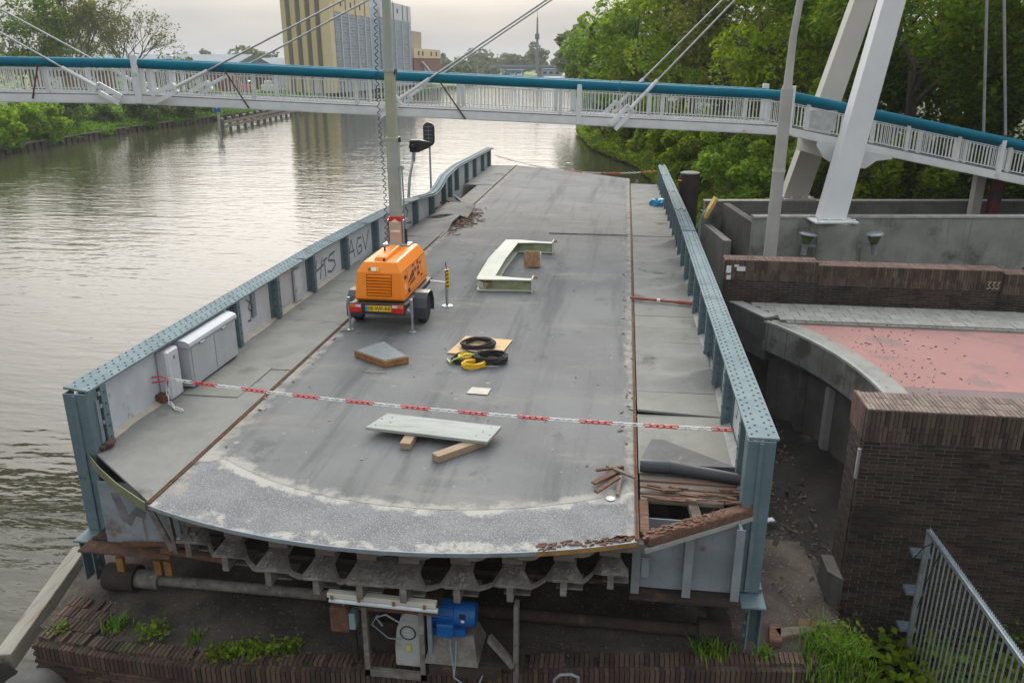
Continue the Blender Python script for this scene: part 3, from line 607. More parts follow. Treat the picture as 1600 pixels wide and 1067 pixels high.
# --- footway slabs
def slab(x0, x1, y0, y1, material, z=0.03, tilt=0.0, fn=None, thick=.035, y0b=None):
    q = MB(); nx = 10; ny = max(3, int((y1 - y0) / .18)); y0b = y0 if y0b is None else y0b
    X_ = np.linspace(x0, x1, nx); rows = []
    def zz(x, y, t_): return DZ(x, y) + z + tilt * (1 - t_) + (fn(x, y) if fn else 0)
    top = []
    for j in range(ny + 1):
        t_ = j / ny
        for x in X_:
            a = y0 + (y0b - y0) * (x - x0) / (x1 - x0); y = a + (y1 - a) * t_; top.append((x, y, zz(x, y, t_)))
    f = [(j * nx + i, j * nx + i + 1, (j + 1) * nx + i + 1, (j + 1) * nx + i) for j in range(ny) for i in range(nx - 1)]
    n_ = len(top); ring = [i for i in range(nx)] + [j * nx + nx - 1 for j in range(1, ny + 1)] + [ny * nx + i for i in range(nx - 2, -1, -1)] + [j * nx for j in range(ny - 1, 0, -1)]
    vs = top + [(top[i][0], top[i][1], top[i][2] - thick) for i in ring]; m_ = len(ring)
    f += [(ring[i], n_ + i, n_ + (i + 1) % m_, ring[(i + 1) % m_]) for i in range(m_)]
    return MB().add(vs, f).build('footway_slab', material, br, smooth=True)
def ridge(yc, x0, amp, w_=.14, sk=0.0):
    return lambda x, y: amp * max(0, (x - x0)) * math.exp(-((y - yc - sk * (x - x0)) / w_) ** 2)
def radd(*fs): return lambda x, y: sum(f(x, y) for f in fs)
wav = lambda a, k: (lambda x, y: a * math.sin(k * y + x))
RX0, RX1 = .37, 1.60
slab(RX0, RX1 - .02, 9.42, 11.28, PAVEG, .018, fn=wav(.003, 5))
slab(RX0, RX1, 11.31, 12.16, PAVEG, .03, fn=lambda x, y: .045 * (1 - sst(11.3, 12.1, y)) * (1.5 - x))
slab(RX0, RX1 + .02, 12.18, 14.62, PAVE, .032, fn=radd(ridge(12.6, .5, .20, .2, .12), ridge(13.5, .6, .08, .35, .2), wav(.006, 4)))
slab(RX0, RX1, 14.65, 15.52, PAVEG, .025); slab(RX0, RX1, 15.54, 16.32, PAVEG, .022); slab(RX0, RX1, 16.34, 17.48, PAVEG, .024)
slab(RX0, RX1, 17.5, 21.45, PAVE, .026, fn=radd(ridge(18.2, .65, .19, .2, .3), ridge(19.4, .65, .21, .2, .3), ridge(20.9, .65, .21, .22, .3)))
slab(RX0, RX1, 21.47, 24.75, PAVE, .022, fn=radd(ridge(23.2, .6, .20, .22, .3), wav(.008, 2))); slab(RX0, RX1, 24.8, 30.5, PAVE, .02, fn=wav(.015, 1.3)); slab(RX0, RX1, 30.53, 38.3, PAVE, .018)
LX0, LX1 = -6.93, -5.49
slab(LX0, LX1, 9.02, 12.3, PAVE, .02, fn=wav(.005, 4), y0b=7.90)
slab(-6.78, -5.85, 11.05, 12.38, PAVEG, .034, thick=.01)
slab(LX0, LX1, 12.33, 15.05, PAVE, .022, fn=wav(.006, 3)); slab(LX0, LX1, 15.07, 16.55, PAVE, .024); slab(LX0, LX1, 16.57, 18.2, PAVEG, .022)
slab(LX0, LX1, 18.22, 20.4, PAVEG, .024); slab(-6.75, LX1, 20.43, 23.6, PAVE, .024, fn=wav(.012, 1.6))
slab(-6.62, LX1 + .12, 23.63, 26.7, PAVE, .03, fn=radd(ridge(25.2, -6.5, .10, .5, .2), lambda x, y: .16 * sst(24.6, 26.7, y) * sst(-6.2, -5.4, x)))
slab(-6.5, LX1 + .35, 26.75, 28.3, PAVE, .05, fn=lambda x, y: .12 * math.sin((x + 6.5) * 2.2) + .10 * (y - 26.75) * (1 if x > -6.2 else .4))
slab(-6.2, LX1, 29.3, 34.6, PAVE, .02, fn=lambda x, y: .38 * (1 - sst(29.3, 30.6, y)) * sst(-5.6, -6.2, x) * 1.0 if y < 30.7 else 0)
slab(-6.75, LX1, 34.65, 41.9, PAVE, .02, fn=lambda x, y: .03 * math.exp(-((y - 34.9) / .3) ** 2))
q = MB()
for i in range(9):
    x = -6.45 + random.uniform(0, .9); y = 28.2 + random.uniform(0, 1.0); a = random.uniform(-1.2, 1.2); l = random.uniform(.5, 1.1)
    q.box((x, y, .02 + random.uniform(-.2, .1)), (l, .13, .05), rot=Euler((random.uniform(-.3, .3), random.uniform(-.3, .3), a)).to_matrix())
q.build('broken_boards', ROTWOOD, br)
MB().span(-6.6, -5.5, 28.0, 29.8, -.75, -.70).build('void_floor', RUSTD, br)
# ledge between slab and web with debris
for x0, x1 in ((-7.0, -6.9), (1.58, 1.70)):
    q = MB(); secs = []
    for y in np.linspace(9.1, 25.5 if x0 < 0 else 37.5, 70):
        j = random.uniform(-.012, .02); secs.append([(x0, y, DZ(x0, y) - .01), (x0, y, DZ(x0, y) + .07 + j * (1 if x0 < 0 else .2) - (.05 if x0 > 0 else 0)), (x1, y, DZ(x1, y) + .02 + j + (.04 if x0 > 0 else 0)), (x1, y, DZ(x1, y) - .03)])
    q.loft(secs); q.build('debris_ledge', SAND if x0 < 0 else CONCP, br, smooth=False)
# --- side girders
def lbase(y): return np.interp(y, [8, 18, 21.6, 25.5, 27.3, 29, 31, 33, 43], [-7.0, -7.0, -6.85, -6.72, -6.56, -6.60, -6.75, -6.86, -6.88])
def ltop(y): return np.interp(y, [8, 21, 25, 28.0, 30.3, 34, 43], [.92, .92, .86, .66, .92, .95, .80])
def rbase(y): return 1.72
def rtop(y): return .92 + DZ(1.7, y)
def girder(name, base, top, sgn, y0, y1, ystiff, label):
    """sgn: +1 left girder (inner side faces +X), -1 right girder"""
    gparts = MB(); ys = np.arange(y0, y1 + .01, .4)
    q = MB().loft([[(base(y), y, top(y) - .03), (base(y) - sgn * .025, y, top(y) - .03), (base(y) - sgn * .025, y, -1.12 + DZ(base(y), y)), (base(y), y, -1.12 + DZ(base(y), y))] for y in ys])
    web = q.build('girder_web', G_WEB, br); web['label'] = label
    q = MB().loft([[(base(y) + sgn * .15, y, top(y)), (base(y) - sgn * .2, y, top(y) + (.04 if sgn > 0 else .0)), (base(y) - sgn * .2, y, top(y) - .03 + (.04 if sgn > 0 else 0)), (base(y) + sgn * .15, y, top(y) - .03)] for y in ys])
    fl = q.build('top_flange', G_TOP, br)
    q = MB().loft([[(base(y) + sgn * .16, y, -1.12 + DZ(base(y), y)), (base(y) - sgn * .2, y, -1.12 + DZ(base(y), y)), (base(y) - sgn * .2, y, -1.16 + DZ(base(y), y)), (base(y) + sgn * .16, y, -1.16 + DZ(base(y), y))] for y in ys])
    q.build('bottom_flange', G_BLUE, br)
    q = MB(); pitch = .17; rmax = 24 if sgn < 0 else 40
    for k, off in enumerate((.105, .035, -.085, -.155)):
        y = y0 + .09 + (k % 2) * pitch / 2
        while y < min(y1 - .05, rmax):
            t_ = (.15 - off) / .35; z = top(y) + t_ * (.04 if sgn > 0 else 0); x = base(y) + sgn * off
            vs = []; r_ = .017
            for a in range(6): vs.append((x + r_ * math.cos(a * 1.047), y + r_ * math.sin(a * 1.047), z))
            for a in range(6): vs.append((x + r_ * .6 * math.cos(a * 1.047), y + r_ * .6 * math.sin(a * 1.047), z + .012))
            q.add(vs, [(6, 7, 8, 9, 10, 11)] + [(a, (a + 1) % 6, 6 + (a + 1) % 6, 6 + a) for a in range(6)]); y += pitch
    rv = q.build('rivets', G_RIVET, fl, kind='stuff', fixn=False)
    q = MB()
    for y in ((21.0, 24.5, 28.6, 34) if sgn < 0 else (16.6, 20.8, 24.8, 33)):
        q.box((base(y) - sgn * .025, y, top(y) + .022), (.36, .035, .02))
    q.build('flange_joint', G_BLUE, fl)
    if sgn < 0 or True:
        ya, yb = (24.2, y1) if sgn < 0 else (26, y1)
        for o_ in ((-.12, .07) if sgn < 0 else (-.12, .07)):
            q = MB().loft([[(base(y) + sgn * (o_ + .03), y, top(y) + .012 + (.02 if sgn > 0 else 0)), (base(y) + sgn * (o_ - .03), y, top(y) + .012 + (.02 if sgn > 0 else 0)), (base(y) + sgn * (o_ - .03), y, top(y) + .03 + (.02 if sgn > 0 else 0)), (base(y) + sgn * (o_ + .03), y, top(y) + .03 + (.02 if sgn > 0 else 0))] for y in np.arange(ya, yb, .4)])
            q.build('cover_strip', G_TOP, fl)
    for y in ystiff:
        b = base(y); zt = top(y) - .032; zb = DZ(b, y) + .0
        q = MB()
        q.box((b + sgn * .075, y, (zt + zb) / 2), (.15, .016, zt - zb))
        q.box((b + sgn * .145, y + .055, (zt + zb) / 2), (.014, .12, zt - zb))
        q.box((b + sgn * .007, y - .06, (zt + zb) / 2), (.014, .12, zt - zb))
        s_ = q.build('stiffener', G_BLUE, br)
        q = MB()
        for z in np.linspace(zb + .12, zt - .1, 5): q.box((b + sgn * .154, y + .06, z), (.014, .03, .03)); q.box((b + sgn * .075, y - .012, z), (.03, .014, .03))
        q.build('bolts', G_RIVET, s_, kind='stuff')
    return web
ST_L = [9.25, 13.3, 15.1, 17.1, 19.3, 21.6, 23.5, 25.6, 27.3, 29.6, 31.3, 33.1, 35.3, 37.3, 39.5, 41.4]
ST_R = [9.35, 11.05, 12.45, 13.9, 15.2, 16.6, 18.0, 19.4, 20.8, 22.2, 23.6, 25, 26.4, 27.8, 29.2, 30.6, 32, 33.4, 34.8, 36.2, 37.4]
girder('left', lbase, ltop, 1, 9.0, 42.8, ST_L, 'pale grey riveted girder plate facing the water side')
girder('right', rbase, rtop, -1, 8.75, 38.3, ST_R, 'pale grey riveted girder plate on the quay side')
# end posts
for X_, s_, Y_ in ((-7.0, 1, 8.95), (1.70, -1, 8.72)):
    q = MB(); q.box((X_ - s_ * .02, Y_, -.13), (.30, .022, 2.04)); q.box((X_ - s_ * .17, Y_ + .09, -.13), (.022, .2, 2.04)); q.box((X_ + s_ * .125, Y_ + .12, -.13), (.018, .22, 2.04)); q.box((X_ - s_ * .02, Y_ - .02, -.13), (.05, .03, 2.0))
    p_ = q.build('end_post', G_BLUE, br, bevel=.004)
    if s_ < 0: MB().box((X_ + .02, Y_ - .0375, -.70), (.046, .005, .85)).build('worn_paint', G_TOP, p_)
    q = MB(); q.box((X_ - s_ * .05, Y_ - .08, -1.18), (.36, .42, .03), ch=.006); q.box((X_ - s_ * .12, Y_ - .02, -1.52), (.2, .025, .66)); q.box((X_ - s_ * .05, Y_ - .1, -1.52), (.02, .2, .66)); q.box((X_ - s_ * .2, Y_ - .1, -1.52), (.02, .22, .66))
    f_ = q.build('foot_bracket', G_BLUE, br, bevel=.004)
    q = MB()
    for k in range(3): q.box((X_ - s_ * .03, Y_ - .1, -1.33 - .18 * k), (.02, .06, .05))
    q.build('bolts', GALV, f_, kind='stuff')
q = MB(); q.box((-6.86, 9.14, .42), (.03, .06, .62)); q.box((-6.86, 9.2, .62), (.04, .05, .05)); q.box((-6.86, 9.2, .38), (.04, .05, .05)); q.box((-6.86, 9.2, .8), (.04, .05, .05)); q.build('latch_bar', GALVD, br)
# near corner of the left footway: mossy steel edge
q = MB().loft([[(x, y, .03), (x, y - .015, .03), (x, y - .015, -.10), (x, y, -.10)] for x, y in ((-7.05, 9.02), (-6.6, 8.62), (-6.1, 8.24), (-5.5, 7.86))]); q.build('footway_edge', mat('mossy_edge', (.20, .21, .10), (.14, .14, .10), 3, .9), br)
q = MB()
for i, (x, y) in enumerate(((-6.85, 9.12), (-6.80, 9.2))): q.box((x, y, .06 + .02 * i), (.10, .16, .045), rz=.4 * i)
q.build('loose_brick', BRICKR, br)
# --- under structure at the tail end
RIBS = [(-5.02, 7.80, .42), (-4.44, 7.58, .42), (-3.82, 7.38, .44), (-3.22, 7.30, .44), (-2.46, 7.28, .94), (-1.62, 7.36, .44), (-1.04, 7.46, .44), (-.46, 7.64, .42), (.06, 7.84, .38)]
HAUNCH = mat('haunch_concrete', (.22, .205, .18), (.13, .115, .10), 3, .9, stain=(.09, .06, .045), stain_scale=4)
for i, (x, y, w_) in enumerate(RIBS):
    zt_ = -.44; yb = y + .8; tw = w_ * (.29 if w_ < .6 else .40)
    q = MB(); q.add([(x - tw, y, zt_), (x + tw, y + .02, zt_), (x + tw * 1.05, yb, zt_ + .05), (x - tw * 1.05, yb, zt_ + .05), (x - tw, y, zt_ - .035), (x + tw, y + .02, zt_ - .035), (x + tw * 1.05, yb, zt_ + .01), (x - tw * 1.05, yb, zt_ + .01)], [(0, 1, 2, 3), (7, 6, 5, 4), (0, 4, 5, 1), (1, 5, 6, 2), (2, 6, 7, 3), (3, 7, 4, 0)])
    for s_ in (-1, 1): q.add([(x + s_ * tw, y + .01, zt_ - .003), (x + s_ * (tw + .09), y + .13, zt_ - .09), (x + s_ * (tw + .09), y + .20, zt_ - .09), (x + s_ * tw, y + .32, zt_ + .014), (x + s_ * tw, y + .01, zt_ - .036), (x + s_ * (tw + .09), y + .13, zt_ - .12), (x + s_ * (tw + .09), y + .20, zt_ - .12), (x + s_ * tw, y + .32, zt_ - .02)], [(0, 1, 2, 3), (7, 6, 5, 4), (0, 4, 5, 1), (1, 5, 6, 2), (2, 6, 7, 3), (3, 7, 4, 0)])
    rb = q.build('stringer', GRIME, br, bevel=.006)
    for dx in ((0.0,) if w_ < .5 else (-.25, .25)): MB().box((x + dx, y + .20, zt_ - .13), (.075, .34, .20)).build('stem', GRIME, rb, bevel=.006); MB().box((x + dx + .06, y + .34, zt_ - .235), (.30, .30, .02)).build('lower_flange', GRIME, rb)
    q = MB()
    for k in range(40 if w_ < .5 else 90): q.box((x + random.uniform(-.85, .85) * tw, random.uniform(y + .01, yb - .3), zt_ + .02), (random.uniform(.01, .06), random.uniform(.01, .05), random.uniform(.008, .03)), rz=random.uniform(0, 3))
    q.build('dirt_crumbs', GRIME, rb, kind='stuff')
    for dx in ((0.0,) if w_ < .5 else (-.25, .25)):
        prof = [(-.04, -.07), (.36, -.07), (.33, -.13), (.27, -.18), (.2, -.2), (.1, -.2), (.03, -.17), (-.01, -.12)]
        T = Matrix.Translation((x + dx, near_y(max(XL, min(XR, x))) + .16, 0)) @ Matrix(((1, 0, 0, 0), (0, 0, 1, 0), (0, 1, 0, 0), (0, 0, 0, 1)))
        MB().prism(prof, 0, .32, T).build('haunch', HAUNCH, br, bevel=.01)
        MB().box((x + dx - .02, near_y(max(XL, min(XR, x))) + .55, -.24), (.24, .34, .34)).build('packing_block', TIMBER, br, bevel=.01)
for (xa, ya, wa), (xb, yb, wb) in zip(RIBS[:-1], RIBS[1:]):
    ka, kb = (wa * (.29 if wa < .6 else .40) + .085, wb * (.29 if wb < .6 else .40) + .085); p = [(xa + ka, -.53), ((xa + ka + xb - kb) / 2, -.54), (xb - kb, -.53)]
    q = MB(); m0 = (ya + .12, yb + .12)
    secs = [[(x, m0[0] + (m0[1] - m0[0]) * k / 2 + d, z + e_) for d, e_ in ((0, 0), (.07, .0), (.07, -.03), (0, -.03))] for k, (x, z) in enumerate(p)]
    q.loft(secs); q.build('tie_strip', GRIME, br)
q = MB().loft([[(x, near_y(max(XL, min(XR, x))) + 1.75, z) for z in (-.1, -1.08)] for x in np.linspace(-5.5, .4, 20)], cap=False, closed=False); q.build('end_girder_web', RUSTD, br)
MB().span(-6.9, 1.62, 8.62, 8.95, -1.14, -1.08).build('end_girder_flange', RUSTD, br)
q = MB(); q.box((-6.3, 8.55, -1.12), (1.3, .35, .03)); q.box((-5.3, 8.4, -1.05), (1.0, .06, .06), rz=-.12); q.box((-5.9, 8.5, -1.0), (.9, .04, .05), rz=.1); q.build('rusty_tie', RUST, br)
# right bay plates
q = MB(); q.span(.40, .95, 8.55, 8.57, -1.08, -.12); q.span(.99, 1.56, 8.57, 8.59, -1.08, -.08); p_ = q.build('bay_plate', G_UNDER, br)
q = MB()
for x in (.36, .97, 1.54): MB().box((x, 8.5, -.6), (.035, .14, .98)).box((x, 8.4225, -.6), (.10, .015, .98)).build('bay_stiffener', G_UNDER, br)
q = MB(); q.span(.3, 1.62, 8.36, 8.62, -1.14, -1.10); q.build('bay_ledge', RUSTD, br)
MB().box((.47, 8.425, -.72), (.09, .012, .26)).build('cleat_plate', G_UNDER, br)
q = MB(); q.span(-6.62, -5.55, 8.55, 8.57, -1.05, -.15); p_ = q.build('bay_plate', G_UNDER, br)
for a, b, w_, h_ in (((-5.95, 8.42, -.12), (-5.6, 8.4, -1.0), .08, .03), ((-5.55, 8.3, -.08), (-5.48, 8.3, -.95), .05, .06)): MB().bar(a, b, w_, h_, (0, 1, 0)).build('bay_stiffener', GRIME, br)
q = MB(); q.add([(x, 8.545, z) for x, z in ((-6.45, -.3), (-6.34, -.3), (-6.25, -.62), (-6.12, -.48), (-6.0, -.55), (-6.02, -.66), (-6.14, -.62), (-6.24, -.78), (-6.36, -.7))], [tuple(range(9))]); q.build('graffiti_mark', SPRAYG, p_)
# far underside support (pivot drum), mostly in shadow
MB().lathe([(1.7, -2.1), (1.75, -1.9), (1.6, -1.3), (1.6, -1.16)], 28, Matrix.Translation((-2.6, 15.2, 0))).build('pivot_drum', RUSTD, br, smooth=True)
MB().span(-6.9, 1.6, 14.2, 16.2, -1.16, -.2).build('pivot_beam', RUSTD, br)
# --- broken timber corner on the right
tb = MB()
for i, (y, l) in enumerate(((9.28, 1.2), (9.13, 1.2), (8.99, 1.18), (8.86, 1.0))): MB().box((.38 + l / 2, y, .0 - .012 * i), (l, .125, .06), rz=random.uniform(-.02, .02), ch=.008).build('timber_board', TIMBER, br)
MB().bar((.42, 7.98, -.06), (1.72, 8.80, -.03), .16, .12).build('timber_beam', ROTWOOD, br, bevel=.02)
MB().bar((.42, 7.90, -.15), (1.76, 8.74, -.11), .04, .05).build('beam_edge_plate', CONCP, br)
MB().box((.42, 8.42, -.05), (.11, .72, .10)).build('timber_stump', ROTWOOD, br, bevel=.012)
MB().box((1.03, 8.62, -.07), (.12, .52, .08), rz=.1).build('joist', TIMBER, br, bevel=.008)
q = MB()
for i in range(26): q.box((.5 + random.uniform(0, 1.15), 8.6 + random.uniform(0, .35) + .1, .045 + random.uniform(0, .02)), (random.uniform(.1, .4), .03, .02), rot=Euler((random.uniform(-.2, .2), random.uniform(-.15, .15), random.uniform(-.25, .25))).to_matrix())
q.build('splinters', ROTWOOD, br, kind='stuff')
q = MB()
for i in range(120):
    t_ = random.random(); x = .42 + 1.3 * t_; y = 7.98 + .82 * t_ + random.uniform(-.07, .07); q.box((x, y, .005 + random.uniform(-.01, .012)), (random.uniform(.02, .1), random.uniform(.015, .04), .03), rz=.56 + random.uniform(-.4, .4))
q.build('rot_crumbs', ROTWOOD, br, kind='stuff')
q = MB()
for i in range(60):
    x = random.uniform(-.72, .3); q.box((x, near_y(x) + random.uniform(.01, .14), .012), (random.uniform(.03, .12), random.uniform(.01, .03), .012), rz=.35 + random.uniform(-.4, .4))
q.build('edge_splinters', ROTWOOD, br, kind='stuff')
# --- graffiti on the water-side girder (flat paint, 2 mm proud)
def strokes(name, sts, y0, z0, sy, sz, wd, material, basef=lbase, sgn=1):
    q = MB()
    for s_ in sts:
        for (a0_, b0_), (a1_, b1_) in zip(s_[:-1], s_[1:]):
            p = Vector((a0_ * sy, b0_ * sz)); r_ = Vector((a1_ * sy, b1_ * sz)); d = (r_ - p)
            if d.length < 1e-5: continue
            n_ = Vector((-d.y, d.x)).normalized() * wd / 2; d = d.normalized() * wd * .3
            c4 = [p - d + n_, p - d - n_, r_ + d - n_, r_ + d + n_]
            q.add([(basef(y0 + c.x) + sgn * .003, y0 + c.x, z0 + c.y) for c in c4], [(0, 1, 2, 3)])
    return q.build(name, material, br)
H_ = [[(0, 0), (.12, .95)], [(.25, .05), (.4, 1)], [(-.05, .45), (.45, .6)], [(.5, 0), (.5, .7)], [(.42, .75), (.62, .8)]]
S_ = [[(1.0, .9), (.75, .85), (.68, .65), (.95, .5), (1.0, .25), (.8, .05), (.62, .15)]]
strokes('graffiti', H_ + S_, 17.5, .14, 1.3, .52, .06, SPRAYG)
AGV = [[(0, 0), (.18, 1), (.3, .05)], [(.08, .4), (.28, .42)], [(.62, .85), (.48, .9), (.4, .5), (.45, .08), (.62, .15), (.62, .45), (.5, .45)], [(.7, .95), (.82, .1), (1.0, 1)]]
strokes('graffiti', AGV, 19.65, .14, 1.6, .52, .055, SPRAYG)
strokes('graffiti', [[(0, 0), (.3, .7), (.6, 1), (.75, .7), (.5, .2), (.95, .05)]], 23.8, .1, 1.6, .6, .06, SPRAYG)
strokes('graffiti', [[(.1, 1), (.35, .8), (.2, .6), (.4, .45), (.3, .1), (.1, .15)]], 15.4, .3, .7, .5, .035, SPRAYG)
strokes('graffiti', [[(.1, 1), (.35, .8), (.2, .6), (.4, .45), (.3, .1), (.1, .15)]], 13.9, .25, .6, .5, .035, SPRAYG)
strokes('graffiti', [[(.1, 1), (.35, .8), (.2, .6), (.4, .45), (.3, .1), (.1, .15)]], 16.2, .3, .6, .5, .035, SPRAYG)
for yg in (10.55, 11.9, 13.4): strokes('graffiti', [[(.6, 1), (.2, .8), (.1, .4), (.3, .05), (.6, .1)]], yg, .3, .3, .35, .03, SPRAYG, rbase, -1)
# casing by the cabinet and small plates on the left web
q = MB(); q.box((-6.90, 10.98, .42), (.20, .36, .8), ch=.03); c_ = q.build('casing', G_WEB, br); MB().box((-6.797, 11.0, .68), (.008, .05, .05)).build('lock', GALVD, c_)
MB().box((-6.93, 10.72, .1), (.12, .14, .12)).build('rust_hole', RUST, c_)
MB().box((-6.965, 14.2, .6), (.03, .14, .5)).build('slot_bracket', GALVD, br)
MB().box((-6.95, 16.35, .42), (.05, .35, .7)).build('web_patch', G_WEB, br)
MB().box((-6.98, 15.45, .55), (.02, .5, .75)).build('web_patch', G_WEB, br)

# ================================================================== THINGS ON THE BRIDGE
# cabinet against the girder
cb = root('utility_cabinet', 'pale grey two-door steel cabinet against the water-side girder', 'cabinet', (-6.75, 12.1, .03))
CABG = mat('cabinet_grey', (.42, .44, .465), (.36, .375, .40), 2.5, .65, stain=(.24, .20, .16), stain_scale=3, stain_thr=.62)
MB().span(-6.99, -6.70, 11.28, 12.88, .06, .74, ch=.012).build('body', CABG, cb)
T = Matrix.Translation((-6.80, 11.26, .74)) @ Matrix(((1, 0, 0, 0), (0, 0, 1, 0), (0, 1, 0, 0), (0, 0, 0, 1)))
MB().prism([(-.19, 0), (.12, -.02), (.135, .02), (.12, .065), (.07, .095), (0, .11), (-.19, .11)], 0, 1.64, T).build('lid', mat('cabinet_lid', (.42, .44, .47), (.38, .40, .43), 2, .6), cb, smooth=True)
for y0, y1 in ((11.33, 12.06), (12.08, 12.84)):
    d = MB().span(-6.70, -6.685, y0, y1, .08, .70, ch=.004).build('door', CABG, cb); MB().box((-6.672, y0 + .32, .715), (.03, .14, .03), ch=.006).build('handle', GALV, d)

# light tower trailer (world coordinates)
lt = root('light_tower_trailer', 'orange mobile lighting tower trailer with tall telescopic mast', 'trailer', (-4.6, 15.5, 0))
CX = -4.58
def rect(hw, y0, y1, z): return [(CX - hw, y0, z), (CX + hw, y0, z), (CX + hw, y1, z), (CX - hw, y1, z)]
MB().loft([rect(.47, 14.70, 16.50, .60), rect(.49, 14.62, 16.62, .66), rect(.445, 14.68, 16.58, 1.18), rect(.335, 14.80, 16.50, 1.36), rect(.30, 14.9, 16.46, 1.375)]).build('body', ORANGE, lt, bevel=.02)
q = MB().loft([[(CX - .15, 14.86, 1.365), (CX + .13, 14.86, 1.365), (CX + .13, 15.9, 1.37), (CX - .15, 15.9, 1.37)], [(CX - .12, 14.90, 1.43), (CX + .10, 14.90, 1.43), (CX + .10, 15.9, 1.45), (CX - .12, 15.9, 1.45)], [(CX - .09, 14.98, 1.455), (CX + .07, 14.98, 1.455), (CX + .07, 15.85, 1.47), (CX - .09, 15.85, 1.47)]]); q.build('hood', ORANGE, lt, bevel=.01)
def rear_y(z): return 14.62 + (z - .66) * .115
for k in range(7):
    z = .76 + .058 * k
    MB().bar((CX - .24 + .01, rear_y(z) - .016, z), (CX + .24, rear_y(z) - .016, z), .03, .036, (0, 1, .3)).build('louvre', ORANGE, lt)
MB().box((CX, rear_y(.93) - .001, .935), (.50, .006, .42), rot=Euler((-.115, 0, 0)).to_matrix()).build('vent_backing', ORANGED, lt)
sx_ = lambda z: CX + .49 - (z - .66) * .0865
def side_quad(name, pts_, material, pr=.004):
    q = MB(); n_ = len(pts_); q.add([(sx_(z) + pr, y, z) for y, z in pts_] + [(sx_(z) + pr - .012, y, z) for y, z in pts_], [tuple(range(n_))] + [(i, (i + 1) % n_, n_ + (i + 1) % n_, n_ + i) for i in range(n_)]); return q.build(name, material, lt)
side_quad('side_vent', [(15.12, .88), (15.55, .93), (15.55, 1.06), (15.45, 1.06), (15.12, .92)], ORANGED)
side_quad('side_vent', [(15.14, .82), (15.58, .84), (15.58, .90), (15.2, .86)], ORANGED)
for i in range(3): side_quad('side_vent', [(15.78 + .03 * i, .86 + .11 * i), (15.98, .86 + .11 * i), (15.96, .94 + .11 * i), (15.8 + .03 * i, .94 + .11 * i)], ORANGED)
side_quad('badge', [(15.62, .98), (15.74, .98), (15.74, 1.06), (15.62, 1.06)], SPRAY)
for y, z in ((14.84, 1.02), (15.0, .72)): side_quad('latch', [(y, z), (y + .10, z), (y + .10, z + .07), (y, z + .07)], BLACK, .02)
side_quad('side_label', [(14.82, .82), (14.87, .82), (14.87, .92), (14.82, .92)], LITTER)
for z0 in (1.175, .70): side_quad('panel_seam', [(14.72, z0), (16.5, z0), (16.5, z0 + .008), (14.72, z0 + .008)], ORANGED, .002)
side_quad('panel_seam', [(15.06, .72), (15.068, .72), (15.068, 1.17), (15.06, 1.17)], ORANGED, .002); side_quad('panel_seam', [(16.1, .72), (16.108, .72), (16.108, 1.17), (16.1, 1.17)], ORANGED, .002)
for z0 in (.8, 1.05): side_quad('hinge', [(16.05, z0), (16.16, z0), (16.16, z0 + .03), (16.05, z0 + .03)], BLACK, .012)
def text_mesh(txt, size, material, name, parent, loc, rot, ext=.001):
    cu = bpy.data.curves.new('t', 'FONT'); cu.body = txt; cu.size = size; cu.align_x = 'CENTER'; cu.align_y = 'CENTER'; cu.extrude = ext
    to = bpy.data.objects.new('t', cu); COL.objects.link(to); dg = bpy.context.evaluated_depsgraph_get(); me = bpy.data.meshes.new_from_object(to.evaluated_get(dg)); me.name = name
    bpy.data.objects.remove(to); me.materials.clear(); me.materials.append(material)
    return inst(me, name, parent, loc, rot)
PLW = .52
pl = MB().box((CX + .03, 14.42, .535), (PLW, .012, .115), ch=.003).build('number_plate', YELLOW, lt)
MB().box((CX + .03 - PLW / 2 + .025, 14.413, .535), (.05, .004, .113)).build('euro_band', BLUEP, pl)
text_mesh('08-WP-RK', .105, BLACK, 'plate_lettering', pl, (CX + .055, 14.412, .535), (R(90), 0, 0))
text_mesh('SMC', .10, SPRAY, 'side_lettering', lt, (sx_(1.16) + .012, 15.55, 1.13), (R(90), 0, R(90)))
lb = MB().span(CX - .56, CX + .56, 14.43, 14.50, .45, .63, ch=.01).build('light_board', CHASSIS, lt)
MB().span(CX - .56, CX + .56, 14.5, 16.7, .50, .60, ch=.01).build('chassis', CHASSIS, lt)
MB().span(CX - .52, CX + .56, 14.45, 14.55, .40, .45, ch=.01).build('bumper', FENDER, lt)
